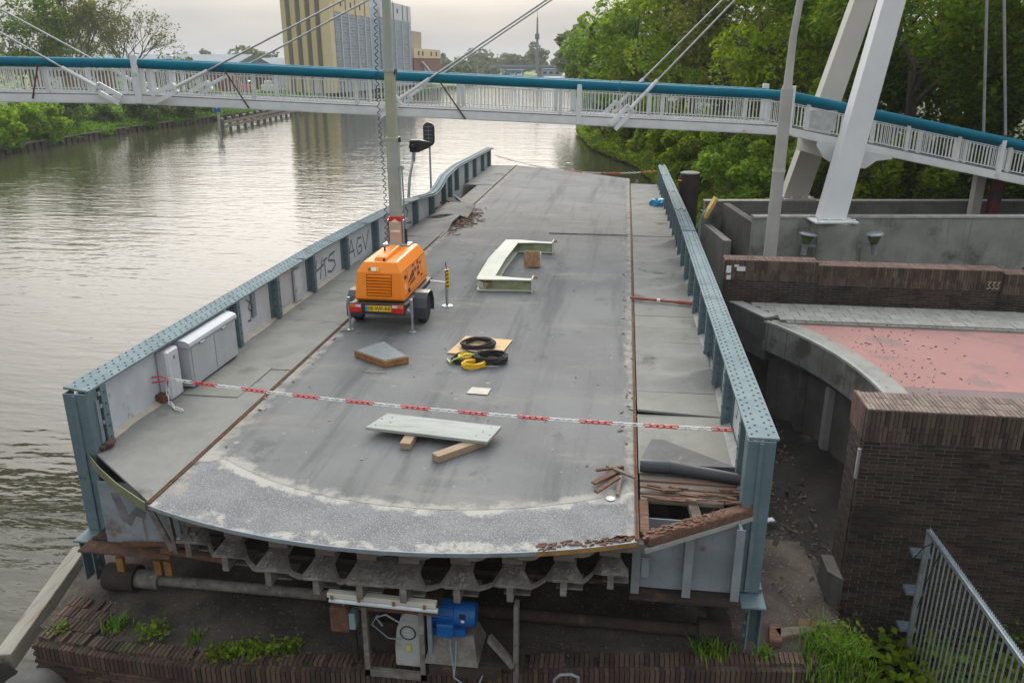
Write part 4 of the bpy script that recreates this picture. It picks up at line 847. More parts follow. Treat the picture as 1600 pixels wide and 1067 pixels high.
for s_ in (-1, 1):
    l_ = MB().span(CX + s_ * .42 - .12, CX + s_ * .42 + .12, 14.40, 14.43, .455, .615, ch=.006).build('tail_light', REDL, lt)
    MB().span(CX + s_ * .42 - .11, CX + s_ * .42 + (.0), 14.394, 14.40, .56, .61).build('indicator', AMBER if s_ < 0 else CLEARL, l_); MB().span(CX + s_ * .42 + .005, CX + s_ * .42 + .11, 14.394, 14.40, .56, .61).build('reverse_lamp', CLEARL if s_ < 0 else AMBER, l_)
    MB().add([(CX + s_ * .42 - .07, 14.392, .47), (CX + s_ * .42 + .07, 14.392, .47), (CX + s_ * .42, 14.392, .585)], [(0, 1, 2)]).build('reflector', RED, l_)
    # rear jack
    jx = CX + s_ * .63
    q = MB(); q.tube([(jx, 14.64, .02), (jx, 14.64, .40)], .022, 8); q.tube([(jx, 14.64, .32), (jx, 14.64, .68)], .030, 8); q.bar((jx, 14.62, .42), (CX + s_ * .5, 14.6, .5), .03, .03); j_ = q.build('jack_leg', GALV, lt, smooth=True); MB().lathe([(.07, 0.012), (.07, .022), (.025, .03)], 10, Matrix.Translation((jx, 14.64, 0))).build('jack_foot', GALV, j_)
    # wheels
    wx = CX + s_ * .68; Tw = Matrix.Translation((wx, 15.38, .30)) @ Matrix.Rotation(R(90), 4, 'Y')
    wh = MB().lathe([(.19, -.085), (.27, -.085), (.295, -.06), (.30, -.02), (.30, .02), (.295, .06), (.27, .085), (.19, .085)], 28, Tw).build('tyre', RUBBER, lt, smooth=True)
    MB().lathe([(.19, -.08), (.19, .07), (.15, .05), (.13, .02), (.06, .02), (.05, .06), (.001, .06)] if s_ > 0 else [(.19, .08), (.19, -.07), (.15, -.05), (.13, -.02), (.06, -.02), (.05, -.06), (.001, -.06)], 24, Tw).build('rim', GALV, wh, smooth=True)
    q = MB(); angs = [R(a) for a in (200, 165, 135, 110, 70, 45, 15, -20)]
    q.loft([[(wx - s_ * .16, 15.38 + r_ * math.cos(a), .30 + r_ * math.sin(a)) for r_ in (.36, .375)] + [(wx + s_ * .14, 15.38 + r_ * math.cos(a), .30 + r_ * math.sin(a)) for r_ in (.375, .36)] for a in angs]); q.build('mudguard', FENDER, lt)
q = MB(); q.bar((CX + .60, 16.35, .60), (-3.66, 16.52, .52), .045, .045); q.bar((CX - .60, 16.35, .60), (-5.42, 16.5, .52), .045, .045); q.build('outrigger_arm', WHITEP, lt)
for X_ in (-3.66,):
    o_ = MB().tube([(X_, 16.52, .02), (X_, 16.52, .82)], .032, 10).build('outrigger_leg', GALV, lt, smooth=True)
    MB().lathe([(.12, .012), (.12, .025), (.04, .04)], 12, Matrix.Translation((X_, 16.52, 0))).build('foot_plate', GALV, o_)
    MB().tube([(X_, 16.52, .82), (X_, 16.52, .9), (X_, 16.47, .92), (X_, 16.45, 1.0)], .010, 6).build('crank', BLACK, o_)
    MB().box((X_ + .03, 16.49, .62), (.06, .05, .42)).build('hazard_plate', YELLOW, o_)
    q = MB()
    for k in range(5): q.bar((X_ + .002, 16.4635, .45 + .085 * k), (X_ + .058, 16.4635, .485 + .085 * k), .028, .002, (0, 1, 0))
    q.build('hazard_stripes', BLACK, o_, kind='stuff')
MB().tube([(-5.42, 16.5, .02), (-5.42, 16.5, .8)], .032, 10).build('outrigger_leg', GALV, lt, smooth=True)
# mast
mx_, my_ = -4.66, 16.36
for (w_, z0, z1, m_) in ((.225, 1.36, 3.55, MASTG), (.185, 3.55, 4.85, MASTY), (.145, 4.85, 6.4, MASTG), (.11, 6.4, 8.2, MASTG)):
    MB().span(mx_ - w_ / 2, mx_ + w_ / 2, my_ - w_ / 2, my_ + w_ / 2, z0, z1, ch=.012).build('mast_section', m_, lt)
    if z0 > 1.4: MB().span(mx_ - w_ / 2 - .03, mx_ + w_ / 2 + .03, my_ - w_ / 2 - .03, my_ + w_ / 2 + .03, z0 - .03, z0 + .03, ch=.006).build('mast_collar', m_, lt); MB().box((mx_ + w_ / 2 + .045, my_, z0 - .02), (.05, .06, .1)).build('pulley', BLACK, lt)
MB().span(mx_ - .128, mx_ + .128, my_ - .1285, my_ + .12, 1.40, 1.92).build('mast_sleeve', MASTT, lt)
MB().span(mx_ - .13, mx_ + .13, my_ - .131, my_ + .12, 1.88, 1.98).build('red_band', RED, lt)
MB().add([(mx_ - .1, my_ - .133, 1.86), (mx_ + .1, my_ - .133, 1.86), (mx_, my_ - .133, 1.94)], [(0, 1, 2)]).build('warning_label', LITTER, lt)
MB().box((mx_, my_ - .132, 1.68), (.2, .004, .05)).build('warning_label', LITTER, lt)
q = MB()
for s_ in (-1, 1): q.box((mx_ + s_ * .17, my_, 1.62), (.03, .22, .58))
q.build('mast_cradle', GALV, lt); MB().span(mx_ - .28, mx_ + .30, my_ - .2, my_ + .14, 1.375, 1.41, ch=.008).build('mast_base', GALV, lt)
q = MB(); q.tube([(mx_ + .2, my_ - .05, 1.55), (mx_ + .17, my_ - .02, 2.95)], .016, 6); q.build('gas_strut', GALVD, lt); MB().tube([(mx_ + .205, my_ - .05, 1.42), (mx_ + .2, my_ - .05, 1.72)], .032, 8).build('strut_sleeve', BLACK, lt)
MB().lathe([(.04, -.03), (.05, 0), (.04, .03)], 10, Matrix.Translation((mx_ + .17, my_ - .02, 2.98)) @ Matrix.Rotation(R(90), 4, 'X')).build('winch_wheel', MASTG, lt)
for z in (2.2, 2.98, 4.3): MB().box((mx_, my_, z), (.235 if z < 3.5 else .195,) * 2 + (.02,)).build('mast_band', MASTG, lt)
q = MB(); pts_ = []
for i in range(560):
    t_ = i / 559; z = 1.45 + 5.6 * t_; a = i * .52; r_ = .028
    sag = .02 * math.sin(t_ * 9); pts_.append((mx_ - .20 + sag + r_ * math.cos(a), my_ - .14 + r_ * math.sin(a), z))
q.tube(pts_, .0085, 5); q.build('coiled_cable', BLACK, lt, smooth=True)
q = MB(); q.tube([(mx_ + .14, my_ - .13, 1.4), (mx_ + .155, my_ - .12, 7.0)], .004, 4); q.build('winch_wire', STEEL, lt)
for s_ in (-1, 1):
    for k in range(2): MB().box((mx_ + s_ * .45, my_, 8.05 - k * .42), (.5, .18, .34), rot=Euler((R(20), 0, 0)).to_matrix(), ch=.03).build('floodlight', BLACK, lt)
q = MB(); q.box((CX - .10, 14.685, 1.245), (.10, .004, .075), rot=Euler((-.6, 0, 0)).to_matrix()); q.build('data_label', LITTER, lt)
MB().box((CX - .02, 14.683, 1.245), (.04, .004, .07), rot=Euler((-.6, 0, 0)).to_matrix()).build('hazard_label', YELLOW, lt)
MB().box((CX - .19, 14.683, 1.245), (.05, .004, .05), rot=Euler((-.6, 0, 0)).to_matrix()).build('green_label', GRASSM, lt)
q = MB(); q.box((CX - .06, 15.35, 1.50), (.03, .03, .09)); q.box((CX - .06, 15.35, 1.54), (.06, .06, .015)); q.build('exhaust_cap', BLACK, lt)
MB().lathe([(.02, 0), (.02, .05), (.001, .06)], 8, Matrix.Translation((CX + .06, 14.86, 1.37))).build('lifting_eye', BLACK, lt)
MB().box((CX + .40, 16.0, .72), (.05, .22, .12), ch=.01).build('jerry_can', YELLOW, lt)

# loose things on the deck
gb = root('rusty_tray', 'rusty shallow steel tray topped with grey grit on the roadway', 'tray', (-4.1, 13.15, .012))
poly = [(-4.63, 13.12), (-3.93, 12.66), (-3.58, 12.94), (-4.26, 13.72)]
MB().prism(poly, .012, .13).build('rim', RUSTY, gb, bevel=.008)
inn_ = [((x - -4.1) * .93 + -4.1, (y - 13.11) * .93 + 13.11) for x, y in poly]
MB().prism(inn_, .125, .142).build('grit_top', GRITTOP, gb)
tag(MB().tube([(-4.3, 12.48, .02), (-4.12, 12.40, .03), (-3.95, 12.42, .022), (-3.84, 12.45, .02)], .008, 5).build('bent_strip', RUSTPL), 'thin bent rusty strip lying in front of the steel tray', 'metal strip')
tag(MB().prism([(-3.02, 13.52), (-2.86, 14.5), (-1.94, 14.38), (-2.06, 13.42)], .014, .034).build('plywood_sheet', PLY), 'square tan plywood sheet under the black cable coils', 'board')
def coil(name, c, r, n, rt, material, label, tilt=0.0, ov=(1, 1)):
    q = MB(); pts_ = []
    m_ = n * 22
    for i in range(m_ + 1):
        a = 2 * math.pi * i / 22; rr = r * (1 + .10 * math.sin(i * .37) + .05 * math.cos(i * 1.3)); z = rt + (i / m_) * (n * rt * .55) + .01 * math.sin(i * .5)
        p = Vector((ov[0] * rr * math.cos(a), ov[1] * rr * math.sin(a), max(rt, z)))
        pts_.append(Vector(c) + Matrix.Rotation(tilt, 3, 'Z') @ p)
    q.tube(pts_, rt, 6); return tag(q.build(name, material, smooth=True), label, 'cable')
coil('cable_coil', (-2.52, 13.92, .036), .26, 6, .022, RUBBER, 'black cable coil lying wholly on the plywood sheet', .3, (1.1, .95))
coil('cable_coil', (-2.18, 13.22, .014), .25, 9, .022, RUBBER, 'thickest black cable coil, on the asphalt right of the yellow ones', 0, (1.1, .95))
coil('cable_coil', (-2.62, 13.22, .016), .20, 6, .02, RUBBER, 'small black cable coil round the yellow coil beside the plywood', .8, (1.2, .9))
coil('yellow_cable_coil', (-2.62, 13.24, .018), .12, 10, .013, YELLOW, 'yellow cable coil inside the small black coil', .2)
coil('yellow_cable_coil', (-2.42, 12.92, .014), .17, 12, .013, YELLOW, 'loose yellow cable bundle half under the thickest black coil', .5, (1.1, .8))
q = MB(); q.tube([(-2.95, 13.2, .03), (-2.86, 13.0, .05), (-2.78, 12.98, .11), (-2.6, 13.1, .17), (-2.4, 13.34, .10)], .013, 6)
tag(q.build('earth_cable', mat('earth_cable', (.45, .55, .12), (.5, .6, .2), 8, .5), smooth=True), 'pale green earth cable end laid across the yellow coil', 'cable')
tag(MB().prism([(-2.32, 11.72), (-2.28, 11.98), (-1.96, 11.96), (-1.98, 11.7)], .014, .026).build('metal_plate', mat('small_plate', (.40, .385, .33), (.33, .30, .25), 6, .6, stain=(.3, .17, .09), stain_scale=9)), 'small square metal plate between coils and chain', 'plate')
for i, (a, b, lab) in enumerate((((-2.78, 9.66), (-2.76, 10.52), 'short timber block under the left end of the grey plank'), ((-2.3, 9.38), (-1.75, 9.98), 'short timber block lying slantwise under the right of the grey plank'))):
    tag(MB().bar((a[0], a[1], .062), (b[0], b[1], .062), .15, .10).build('timber_block', PINE, bevel=.006), lab, 'timber', 'blocks under the grey plank')
pk = root('grey_plank', 'long grey metal plank lying on two timber blocks', 'plank', (-2.5, 10.2, .11))
MB().prism([(-3.44, 9.99), (-3.26, 10.50), (-1.54, 10.28), (-1.66, 9.76)], .115, .16).build('plank', PLANK, pk, bevel=.006)
q = MB()
for t_, e_ in ((.05, .2), (.09, .75), (.13, .45), (.03, .6), (.88, .25), (.9, .55), (.93, .85), (.97, .4)):
    a = Vector((-3.44, 9.99)).lerp(Vector((-1.66, 9.76)), t_); b = Vector((-3.26, 10.50)).lerp(Vector((-1.54, 10.28)), t_); c = a.lerp(b, e_)
    q.lathe([(.016, .16), (.016, .1615)], 8, Matrix.Translation((c.x, c.y, 0)))
q.build('bolt_holes', BLACK, pk, kind='stuff')
# C-shaped steel frame
fr = root('bent_beam', 'cream and green C-shaped steel beam frame lying on the deck', 'beam', (-2.6, 20, .02))
HZ = .28; HK = [0]
def ibeam(pts_, wd, name):
    """I section along a polyline lying flat: plates at bottom and top, web on the centreline"""
    out_ = []
    q = MB(); w2 = MB()
    L_ = [Vector((*p, 0)) for p in pts_]
    nrm = []
    for i in range(len(L_)):
        d = (L_[min(i + 1, len(L_) - 1)] - L_[max(i - 1, 0)]).normalized(); nrm.append(Vector((-d.y, d.x, 0)))
    HK[0] += 1
    for z0 in (.02 + .003 * HK[0], HZ + .003 * HK[0]):
        q.loft([[tuple(p + n_ * wd[i] / 2 + Vector((0, 0, z0))), tuple(p - n_ * wd[i] / 2 + Vector((0, 0, z0))), tuple(p - n_ * wd[i] / 2 + Vector((0, 0, z0 + .018))), tuple(p + n_ * wd[i] / 2 + Vector((0, 0, z0 + .018)))] for i, (p, n_) in enumerate(zip(L_, nrm))])
    w2.loft([[tuple(p + n_ * .008 + Vector((0, 0, .038))), tuple(p - n_ * .008 + Vector((0, 0, .038))), tuple(p - n_ * .008 + Vector((0, 0, HZ))), tuple(p + n_ * .008 + Vector((0, 0, HZ)))] for p, n_ in zip(L_, nrm)])
    q.build('flange', FRAMEW, fr); w2.build('web', FRAMEG, fr)
ibeam([(-1.97, 17.92), (-2.35, 17.93), (-2.95, 17.98), (-3.22, 17.98)], [.16, .18, .40, .40], 'a')
ibeam([(-3.05, 17.85), (-3.08, 19.9), (-2.98, 22.2)], [.40, .44, .40], 'a')
ibeam([(-3.1, 22.02), (-2.75, 22.02), (-2.3, 22.0), (-1.85, 21.95)], [.36, .40, .18, .16], 'a')
for (x, y) in ((-1.95, 17.90), (-1.83, 21.95)): MB().box((x, y, .19), (.025, .36, .34)).build('end_plate', FRAMEW, fr); MB().box((x + .06, y + .14, .32), (.08, .04, .08)).build('bolt', RUSTPL, fr)
MB().tube([(-3.06, 17.82, .16), (-2.94, 18.0, .16)], .06, 10).build('pipe_stub', RUSTPL, fr); MB().bar((-3.2, 17.8, .2), (-3.02, 17.9, .08), .03, .12).build('lug', FRAMEW, fr); MB().bar((-3.3, 20.9, .2), (-3.16, 21.0, .2), .05, .16).build('lug', FRAMEW, fr)
rp_ = root('rusty_box', 'rusty flaked steel box standing inside the C-shaped frame', 'steel box', (-2.2, 20.1, .02))
MB().box((-2.22, 20.2, .24), (.42, .03, .42), ch=.008).build('face_plate', RUSTPL, rp_); MB().box((-2.18, 20.36, .2), (.34, .3, .34), ch=.01).build('body', FRAMEW, rp_)
# pipe, bag, mat
pi_ = root('red_pipe', 'red-brown pipe lying across the right footway', 'pipe', (1, 17.4, .05))
MB().tube([(.28, 17.47, .085), (1.42, 17.2, .085)], .032, 10).build('pipe', PIPER, pi_, smooth=True); MB().tube([(1.3, 17.23, .088), (1.66, 17.14, .088)], .045, 10).build('socket', PIPER, pi_, smooth=True); MB().tube([(.86, 17.33, .086), (.93, 17.315, .086)], .035, 10).build('label_band', LITTER, pi_)
q = MB(); r0 = random.Random(3)
bmx = bmesh.new(); bmesh.ops.create_icosphere(bmx, subdivisions=3, radius=1)
for v in bmx.verts:
    k = .75 + .35 * r0.random() * abs(math.sin(v.co.x * 5 + v.co.y * 4)); v.co = Vector((v.co.x * .33 * k, v.co.y * .3 * k, max(-.02, v.co.z * .22 * k + .08)))
    if v.co.x > .15: v.co.z += .1 * (v.co.x - .15) / .15; 
q.add([v.co + Vector((1.36, 31.6, DZ(1.3, 31.6) + .02)) for v in bmx.verts], [[v.index for v in f.verts] for f in bmx.faces]); bmx.free()
tag(q.build('plastic_bag', BLUEP), 'crumpled bright blue plastic bag by the right girder', 'bag')
rm = root('rubber_mat', 'torn dark footway sheet with rolled front edge near the broken corner', 'mat', (1.0, 9.7, .04))
MB().add([(.55, 10.30, .085), (.70, 10.30, .09), (1.55, 9.62, .10), (1.60, 9.45, .16), (.42, 9.40, .17), (.40, 9.62, .13)] + [(.55, 10.30, .06), (.70, 10.30, .06), (1.55, 9.62, .07), (1.60, 9.45, .05), (.42, 9.40, .05), (.40, 9.62, .06)], [(0, 1, 2, 3, 4, 5), (11, 10, 9, 8, 7, 6)] + [(i, (i + 1) % 6, 6 + (i + 1) % 6, 6 + i) for i in range(6)]).build('sheet', mat('dark_sheet', (.11, .11, .115), (.075, .073, .072), 3, .85, stain=(.17, .16, .145), stain_scale=3, bump=.4, bscale=30), rm)
MB().tube([(.38, 9.43, .12), (.75, 9.42, .12), (.76, 9.42, .12), (1.2, 9.34, .115), (1.62, 9.24, .11)], [.085, .085, .078, .074, .07], 14).build('rolled_edge', mat('dark_roll', (.05, .055, .065), (.04, .043, .05), 3, .5), rm, smooth=True)
for i, (x, y, l, a, r_) in enumerate(((-.02, 9.22, .62, .95, .07), (.14, 9.32, .5, -.75, .05), (-.02, 8.92, .55, 1.05, .06), (.12, 9.0, .45, 1.5, .05), (.0, 9.38, .4, .5, .04))):
    o_ = MB().box((x, y, .05 + .022 * (i % 3)), (l, r_, .03), rot=Euler((.1, .06 * (-1) ** i, a)).to_matrix(), ch=.006).build('wood_splinter', ROTWOOD if i % 2 == 0 else TIMBER)
    tag(o_, ['longest reddish splinter in the heap by the right kerb rail', 'grey splinter lying crosswise on the heap by the kerb rail', 'reddish splinter nearest the deck end in the heap', 'short grey splinter closest to the kerb rail in the heap', 'small reddish splinter at the back of the heap'][i], 'splinter', 'splinter heap on the roadway')
tag(MB().lathe([(.05, .012), (.06, .02), (.001, .03)], 8, Matrix.Translation((.02, 8.72, 0))).build('white_litter', LITTER), 'white scrap by the wood splinters near the deck end', 'litter')
tag(MB().box((2.6, 11.9, -2.0), (.14, .10, .03), rz=.4).build('paper_scrap', mat('paper_scrap', (.65, .63, .75)), ), 'pale crumpled paper scrap on the dark dirt beside the bridge', 'litter')
lit = MB(); 
for i in range(150):
    x = random.uniform(-5.2, .2); y = random.uniform(9.3, 36) ; s_ = random.uniform(.008, .022)
    lit.box((x, y, DZ(x, y) + .018), (s_ * random.uniform(1, 3), s_, .006), rz=random.uniform(0, 3))
for i in range(130):
    x = random.choice((XL + .12, XR - .1)) + random.uniform(-.12, .12); y = random.uniform(8.6, 34); s_ = random.uniform(.01, .03)
    lit.box((x, y, DZ(x, y) + .02), (s_ * random.uniform(1, 4), s_, .008), rz=random.uniform(0, 3))
o_ = lit.build('deck_debris', mat('debris', (.30, .26, .21), (.12, .09, .07), 3, .9, island=.6)); o_['kind'] = 'stuff'; o_['label'] = 'small chips and grit scattered on the roadway'
q = MB()
for i in range(170):
    x = -5.35 + abs(random.gauss(0, .28)); y = random.gauss(26.5, 1.1); q.box((x, y, DZ(x, y) + .02 + random.uniform(0, .03)), (random.uniform(.05, .3), .025, .02), rot=Euler((0, random.uniform(-.15, .15), random.uniform(0, 3))).to_matrix())
q = q.build('splinter_scatter', ROTWOOD); q['kind'] = 'stuff'; q['label'] = 'rotten wood crumbs beside the torn left footway'

q = MB()
for i in range(150):
    a = random.gauss(0, 1); x = 4.0 + abs(a) * 1.0 + random.uniform(0, .8); y = random.uniform(12.6, 16.2); 
    if (x - AC[0]) ** 2 + (y - AC[1]) ** 2 < (AR + .4) ** 2: continue
    k_ = random.random() ** 3; q.box((x, y, .008), (.012 + .06 * k_, .008 + .012 * k_, .006), rz=random.uniform(0, 3))
for i in range(160):
    q.box((random.uniform(3, 8.5), random.choice((16.16, 17.5)) + random.gauss(0, .05), .02 if random.random() < .0 else .085), (random.uniform(.012, .04), random.uniform(.008, .018), .01), rz=random.uniform(0, 3))
o_ = q.build('road_debris', mat('road_chips', (.13, .09, .07), (.06, .05, .045), 3, .9, island=.6)); o_['kind'] = 'stuff'; o_['label'] = 'dry leaf bits and chips scattered on the red road'
# red-white chains
def chain(name, label, a, b, sag, seg, pitch, tail=None, minor=.0085):
    rt_ = root(name, label, 'chain', a); a, b = Vector(a), Vector(b); L_ = (b - a).length; n_ = int(L_ / pitch)
    def link_me(m_):
        q = MB(); pts_ = []
        for i in range(13):
            an = 2 * math.pi * i / 12; x = math.cos(an); pts_.append((pitch * .33 * x + (pitch * .30 if x > 0.01 else -pitch * .30 if x < -.01 else 0), pitch * .25 * math.sin(an), 0))
        q.tube(pts_, minor, 5, cap=False); return datamesh('link', q, m_, True)
    mr_, mw_ = link_me(RED), link_me(LITTER)
    P = [a.lerp(b, (i + .5) / n_) - Vector((0, 0, sag * 4 * ((i + .5) / n_) * (1 - (i + .5) / n_))) for i in range(n_)]
    if tail: 
        T_ = [Vector(p) for p in tail]
        for p0, p1 in zip(T_[:-1], T_[1:]):
            m_ = max(1, int((p1 - p0).length / pitch)); P_ = [p0.lerp(p1, (i + .5) / m_) for i in range(m_)]
            for i, p in enumerate(P_):
                d = (p1 - p0).normalized(); inst(mw_ if p.z < .35 else mr_, 'link', rt_, p, (Euler((R(90) * (i % 2) + .3, 0, 0)).to_matrix().to_4x4()).to_euler() if False else (d.to_track_quat('X', 'Z').to_matrix() @ Euler((R(70) * (i % 2) + .3, 0, 0)).to_matrix()).to_euler())
    for i, p in enumerate(P):
        d = ((P[i + 1] if i + 1 < n_ else b) - (P[i - 1] if i else a)).normalized()
        red = (i // seg) % 2 == 1 if name == 'barrier_chain' else (i // seg) % 2 == 0
        inst(mr_ if red else mw_, 'link', rt_, p, (d.to_track_quat('X', 'Z').to_matrix() @ Euler((R(80) * (i % 2) + .35, 0, 0)).to_matrix()).to_euler())
    return rt_
c1 = chain('barrier_chain', 'red and white plastic chain across the near end of the deck', (-6.78, 10.72, .42), (1.52, 9.62, .60),   .10, 5, .085, [(-6.78, 10.72, .42), (-6.80, 10.70, .25), (-6.78, 10.66, .07), (-6.6, 10.5, .05), (-6.42, 10.42, .04)])
q = MB(); q.tube([(-6.98, 10.62, .47), (-6.86, 10.66, .48), (-6.78, 10.75, .40), (-6.86, 10.64, .40), (-6.97, 10.60, .40)], .012, 5); q.build('chain_loop', RED, c1)
c2 = chain('far_barrier_chain', 'red and white chain across the far end of the deck', (-6.6, 42.4, .45), (1.50, 38.0, .33), .40, 8, .13, None, .009)

# ================================================================== SIGNALS BESIDE THE BRIDGE
sg = root('traffic_signal', 'black hooded signal lamp on a slanted grey pole beyond the girder', 'signal', (-8.2, 30.4, -3))
MB().tube([(-8.35, 30.0, -3.05), (-8.12, 30.6, .8), (-8.03, 30.9, 1.5)], [.06, .055, .045], 8).build('pole', GALV, sg, smooth=True)
MB().tube([(-8.03, 30.9, 1.4), (-8.0, 30.95, 1.75)], .07, 8).build('bracket', GALVD, sg)
MB().box((-7.98, 31.05, 1.98), (.40, .26, .46), rz=.25, ch=.03).build('head', BLACK, sg)
Tv = Matrix.Translation((-8.02, 30.92, 1.98)) @ Matrix.Rotation(.25, 4, 'Z') @ Matrix.Rotation(R(90), 4, 'X')
MB().lathe([(.15, 0), (.16, .12), (.14, .12), (.13, .0)], 16, Tv).build('hood', BLACK, sg, smooth=True); MB().lathe([(.13, .015), (.10, .03), (.001, .035)], 14, Tv).build('lens', GLASSD, sg)
MB().add([(-7.76, 31.0, 2.2), (-7.42, 31.25, 2.12), (-7.46, 31.25, 1.9), (-7.76, 31.0, 1.78), (-7.76, 31.18, 2.2), (-7.44, 31.3, 2.12), (-7.46, 31.3, 1.92), (-7.76, 31.18, 1.78)], [(0, 1, 2, 3), (7, 6, 5, 4), (0, 4, 5, 1), (1, 5, 6, 2), (2, 6, 7, 3), (3, 7, 4, 0)]).build('side_visor', BLACK, sg)
s2 = root('oblong_signal', 'tall rounded black signal board on a thin grey pole', 'signal', (-8.3, 33.8, -3))
MB().tube([(-8.1, 34.0, -3.05), (-8.1, 34.0, 1.75)], [.055, .04], 8).build('pole', GALV, s2, smooth=True)
def stadium(w_, h_, n_=10):
    r_ = w_ / 2; P = []
    for i in range(n_ + 1): a = math.pi * i / n_; P.append((r_ * math.cos(a), h_ / 2 - r_ + r_ * math.sin(a)))
    for i in range(n_ + 1): a = math.pi + math.pi * i / n_; P.append((r_ * math.cos(a), -h_ / 2 + r_ + r_ * math.sin(a)))
    return P
Ts = Matrix.Translation((-8.1, 33.95, 2.18)) @ Matrix.Rotation(R(90), 4, 'X')
MB().prism(stadium(.46, .98), -.06, .10, Ts).build('board', BLACK, s2, bevel=.01); MB().prism(stadium(.36, .86), .10, .112, Ts).build('panel', GLASSD, s2)
q = MB()
for k in range(-2, 3): q.box((-8.1, 33.83, 2.18 + .16 * k), (.34, .008, .014))
q.box((-8.1, 33.832, 2.18), (.012, .008, .8)); q.build('panel_ribs', GALVD, s2, kind='stuff')

# yellow lamp sign and rail on the quay side, pile, boat
ys_ = root('quay_sign', 'yellow edged sign panel on a bent grey pole beyond the quay-side girder', 'sign', (2.6, 26, -2.5))
MB().tube([(2.48, 26.0, -3.0), (2.48, 26.0, .2), (2.56, 26.0, .48), (2.76, 26.0, .72)], .05, 8).build('pole', GALV, ys_, smooth=True)
MB().bar((2.60, 25.95, .42), (2.90, 25.95, 1.02), .07, .5, (0, 1, 0)).build('panel', SIGNY, ys_); MB().bar((2.64, 25.95, .40), (2.94, 25.95, 1.00), .04, .46, (0, 1, 0)).build('back', LAMPG, ys_)
pl_ = root('mooring_pile', 'thick dark steel mooring pile behind the quay-side girder', 'pile', (2.55, 32.0, -3))
MB().tube([(2.55, 32.0, -3.3), (2.55, 32.0, 1.0)], .36, 22).build('shaft', PILE, pl_, smooth=True); MB().lathe([(.365, 1.0), (.37, 1.03), (.3, 1.06), (.001, 1.08)], 22, Matrix.Translation((2.55, 32.0, 0))).build('cap', CONC, pl_, smooth=True); MB().tube([(2.16, 31.9, .1), (2.16, 31.9, .9)], .04, 6).build('ladder_post', RUST, pl_); MB().box((2.19, 31.85, .75), (.18, .06, .05)).build('bracket', YELLOW, pl_)
bt = root('blue_boat', 'small dark blue boat moored between quay wall and bank', 'boat', (4.0, 34, -3))
secs = []
for t_ in np.linspace(0, 1, 9):
    w_ = .75 * (1 - abs(2 * t_ - 1) ** 3.2) + .08; x = 2.9 + 3.2 * t_; y = 33.4 + .7 * t_
    secs.append([(x, y - w_, -2.35), (x, y - w_ * .6, -3.1), (x, y + w_ * .6, -3.1), (x, y + w_, -2.35), (x, y + w_ * .9, -2.33), (x, y + w_ * .5, -2.75), (x, y - w_ * .5, -2.75), (x, y - w_ * .9, -2.33)])
MB().loft(secs).build('hull', BOATB, bt, smooth=True); q = MB(); q.bar((3.4, 33.0, -2.32), (4.4, 34.0, -2.32), .15, .04); q.bar((4.6, 33.2, -2.32), (5.4, 34.2, -2.32), .15, .04); q.build('thwart', mat('boat_thwart', (.08, .12, .25)), bt)
gr_ = root('quay_handrail', 'thin dark handrail sloping down to the moored boat', 'handrail', (3.6, 29, -2))
MB().tube([(2.9, 30.2, -.1), (4.9, 27.6, -1.0)], .03, 6).build('rail', GALVD, gr_)
for t_ in (.1, .5, .9): p = Vector((2.9, 30.2, -.1)).lerp(Vector((4.9, 27.6, -1.0)), t_); MB().tube([p, (p.x, p.y, -3.2)], .03, 6).build('post', GALVD, gr_)
for i in range(9): tag(MB().span(3.75 + .34 * i, 3.98 + .34 * i, 30.9, 31.1, -3.4, -1.35 - .1 * (i % 2)).build('timber_pile', TIMBER), ('first', 'second', 'third', 'fourth', 'fifth', 'sixth', 'seventh', 'eighth', 'ninth')[i] + ' weathered timber pile from the left behind the blue boat', 'pile', 'timber piles beside the boat')

# ================================================================== NEAR PIER AND MACHINERY
pe = root('bridge_pier', 'dark mossy brick pier with concrete top below the bridge end', 'pier', (-2.2, 8.5, -3.2))
PFR = [(-7.22, 7.60), (-6.2, 7.5), (-4.91, 7.47), (-2.93, 7.66), (-.69, 7.96), (1.25, 8.26), (3.12, 8.5)]
def pf(x): return float(np.interp(x, [p[0] for p in PFR], [p[1] for p in PFR]))
outl = [(p[0], p[1] + .03) for p in PFR] + [(3.12, 11), (-8.1, 11), (-7.66, 9.3)]
MB().prism(outl, -3.6, -2.02).build('core', PIERTOP, pe)
q = MB().grid(np.linspace(-7.3, 3.0, 60), np.linspace(0, 1, 14), lambda x, t_: (x - .22 * t_ * (x < -6.9), pf(x) + .26 + 2.6 * t_, -1.985 + .03 * math.sin(x * 5 + t_ * 9) + random.uniform(-.012, .012))); q.build('top_crust', PIERTOP, pe, smooth=True)
n_b = 168; xsb = np.linspace(-7.2, 3.1, n_b + 1)
sbm = datamesh('brick', MB().box((0, 0, 0), (1, 1, 1), ch=.03), BRICKM)
for i in range(n_b):
    x = (xsb[i] + xsb[i + 1]) / 2; y = pf(x); a = math.atan2(pf(x + .05) - pf(x - .05), .1)
    inst(sbm, 'brick', pe, (x, y + .045, -2.115 + random.uniform(-.004, .004)), (0, 0, a), (xsb[1] - xsb[0] - .010, .095, .205))
q = MB()
for i in range(n_b):
    x = (xsb[i] + xsb[i + 1]) / 2; y = pf(x)
    if random.random() < .93: q.box((x, y + .20, -1.995 + random.uniform(-.008, .006)), (xsb[1] - xsb[0] - .012, .20, .05))
for r_ in range(1, 4):
    for i in range(n_b):
        x = (xsb[i] + xsb[i + 1]) / 2
        if x > -6.0 - .25 * r_ + random.uniform(-.25, .25): continue
        q.box((x - .02 * r_, pf(x) + .20 + .212 * r_, -1.985 + random.uniform(-.008, .006)), (xsb[1] - xsb[0] - .012, .20, .05))
q.build('top_bricks', BRICKM, pe, kind='stuff')
q = MB()
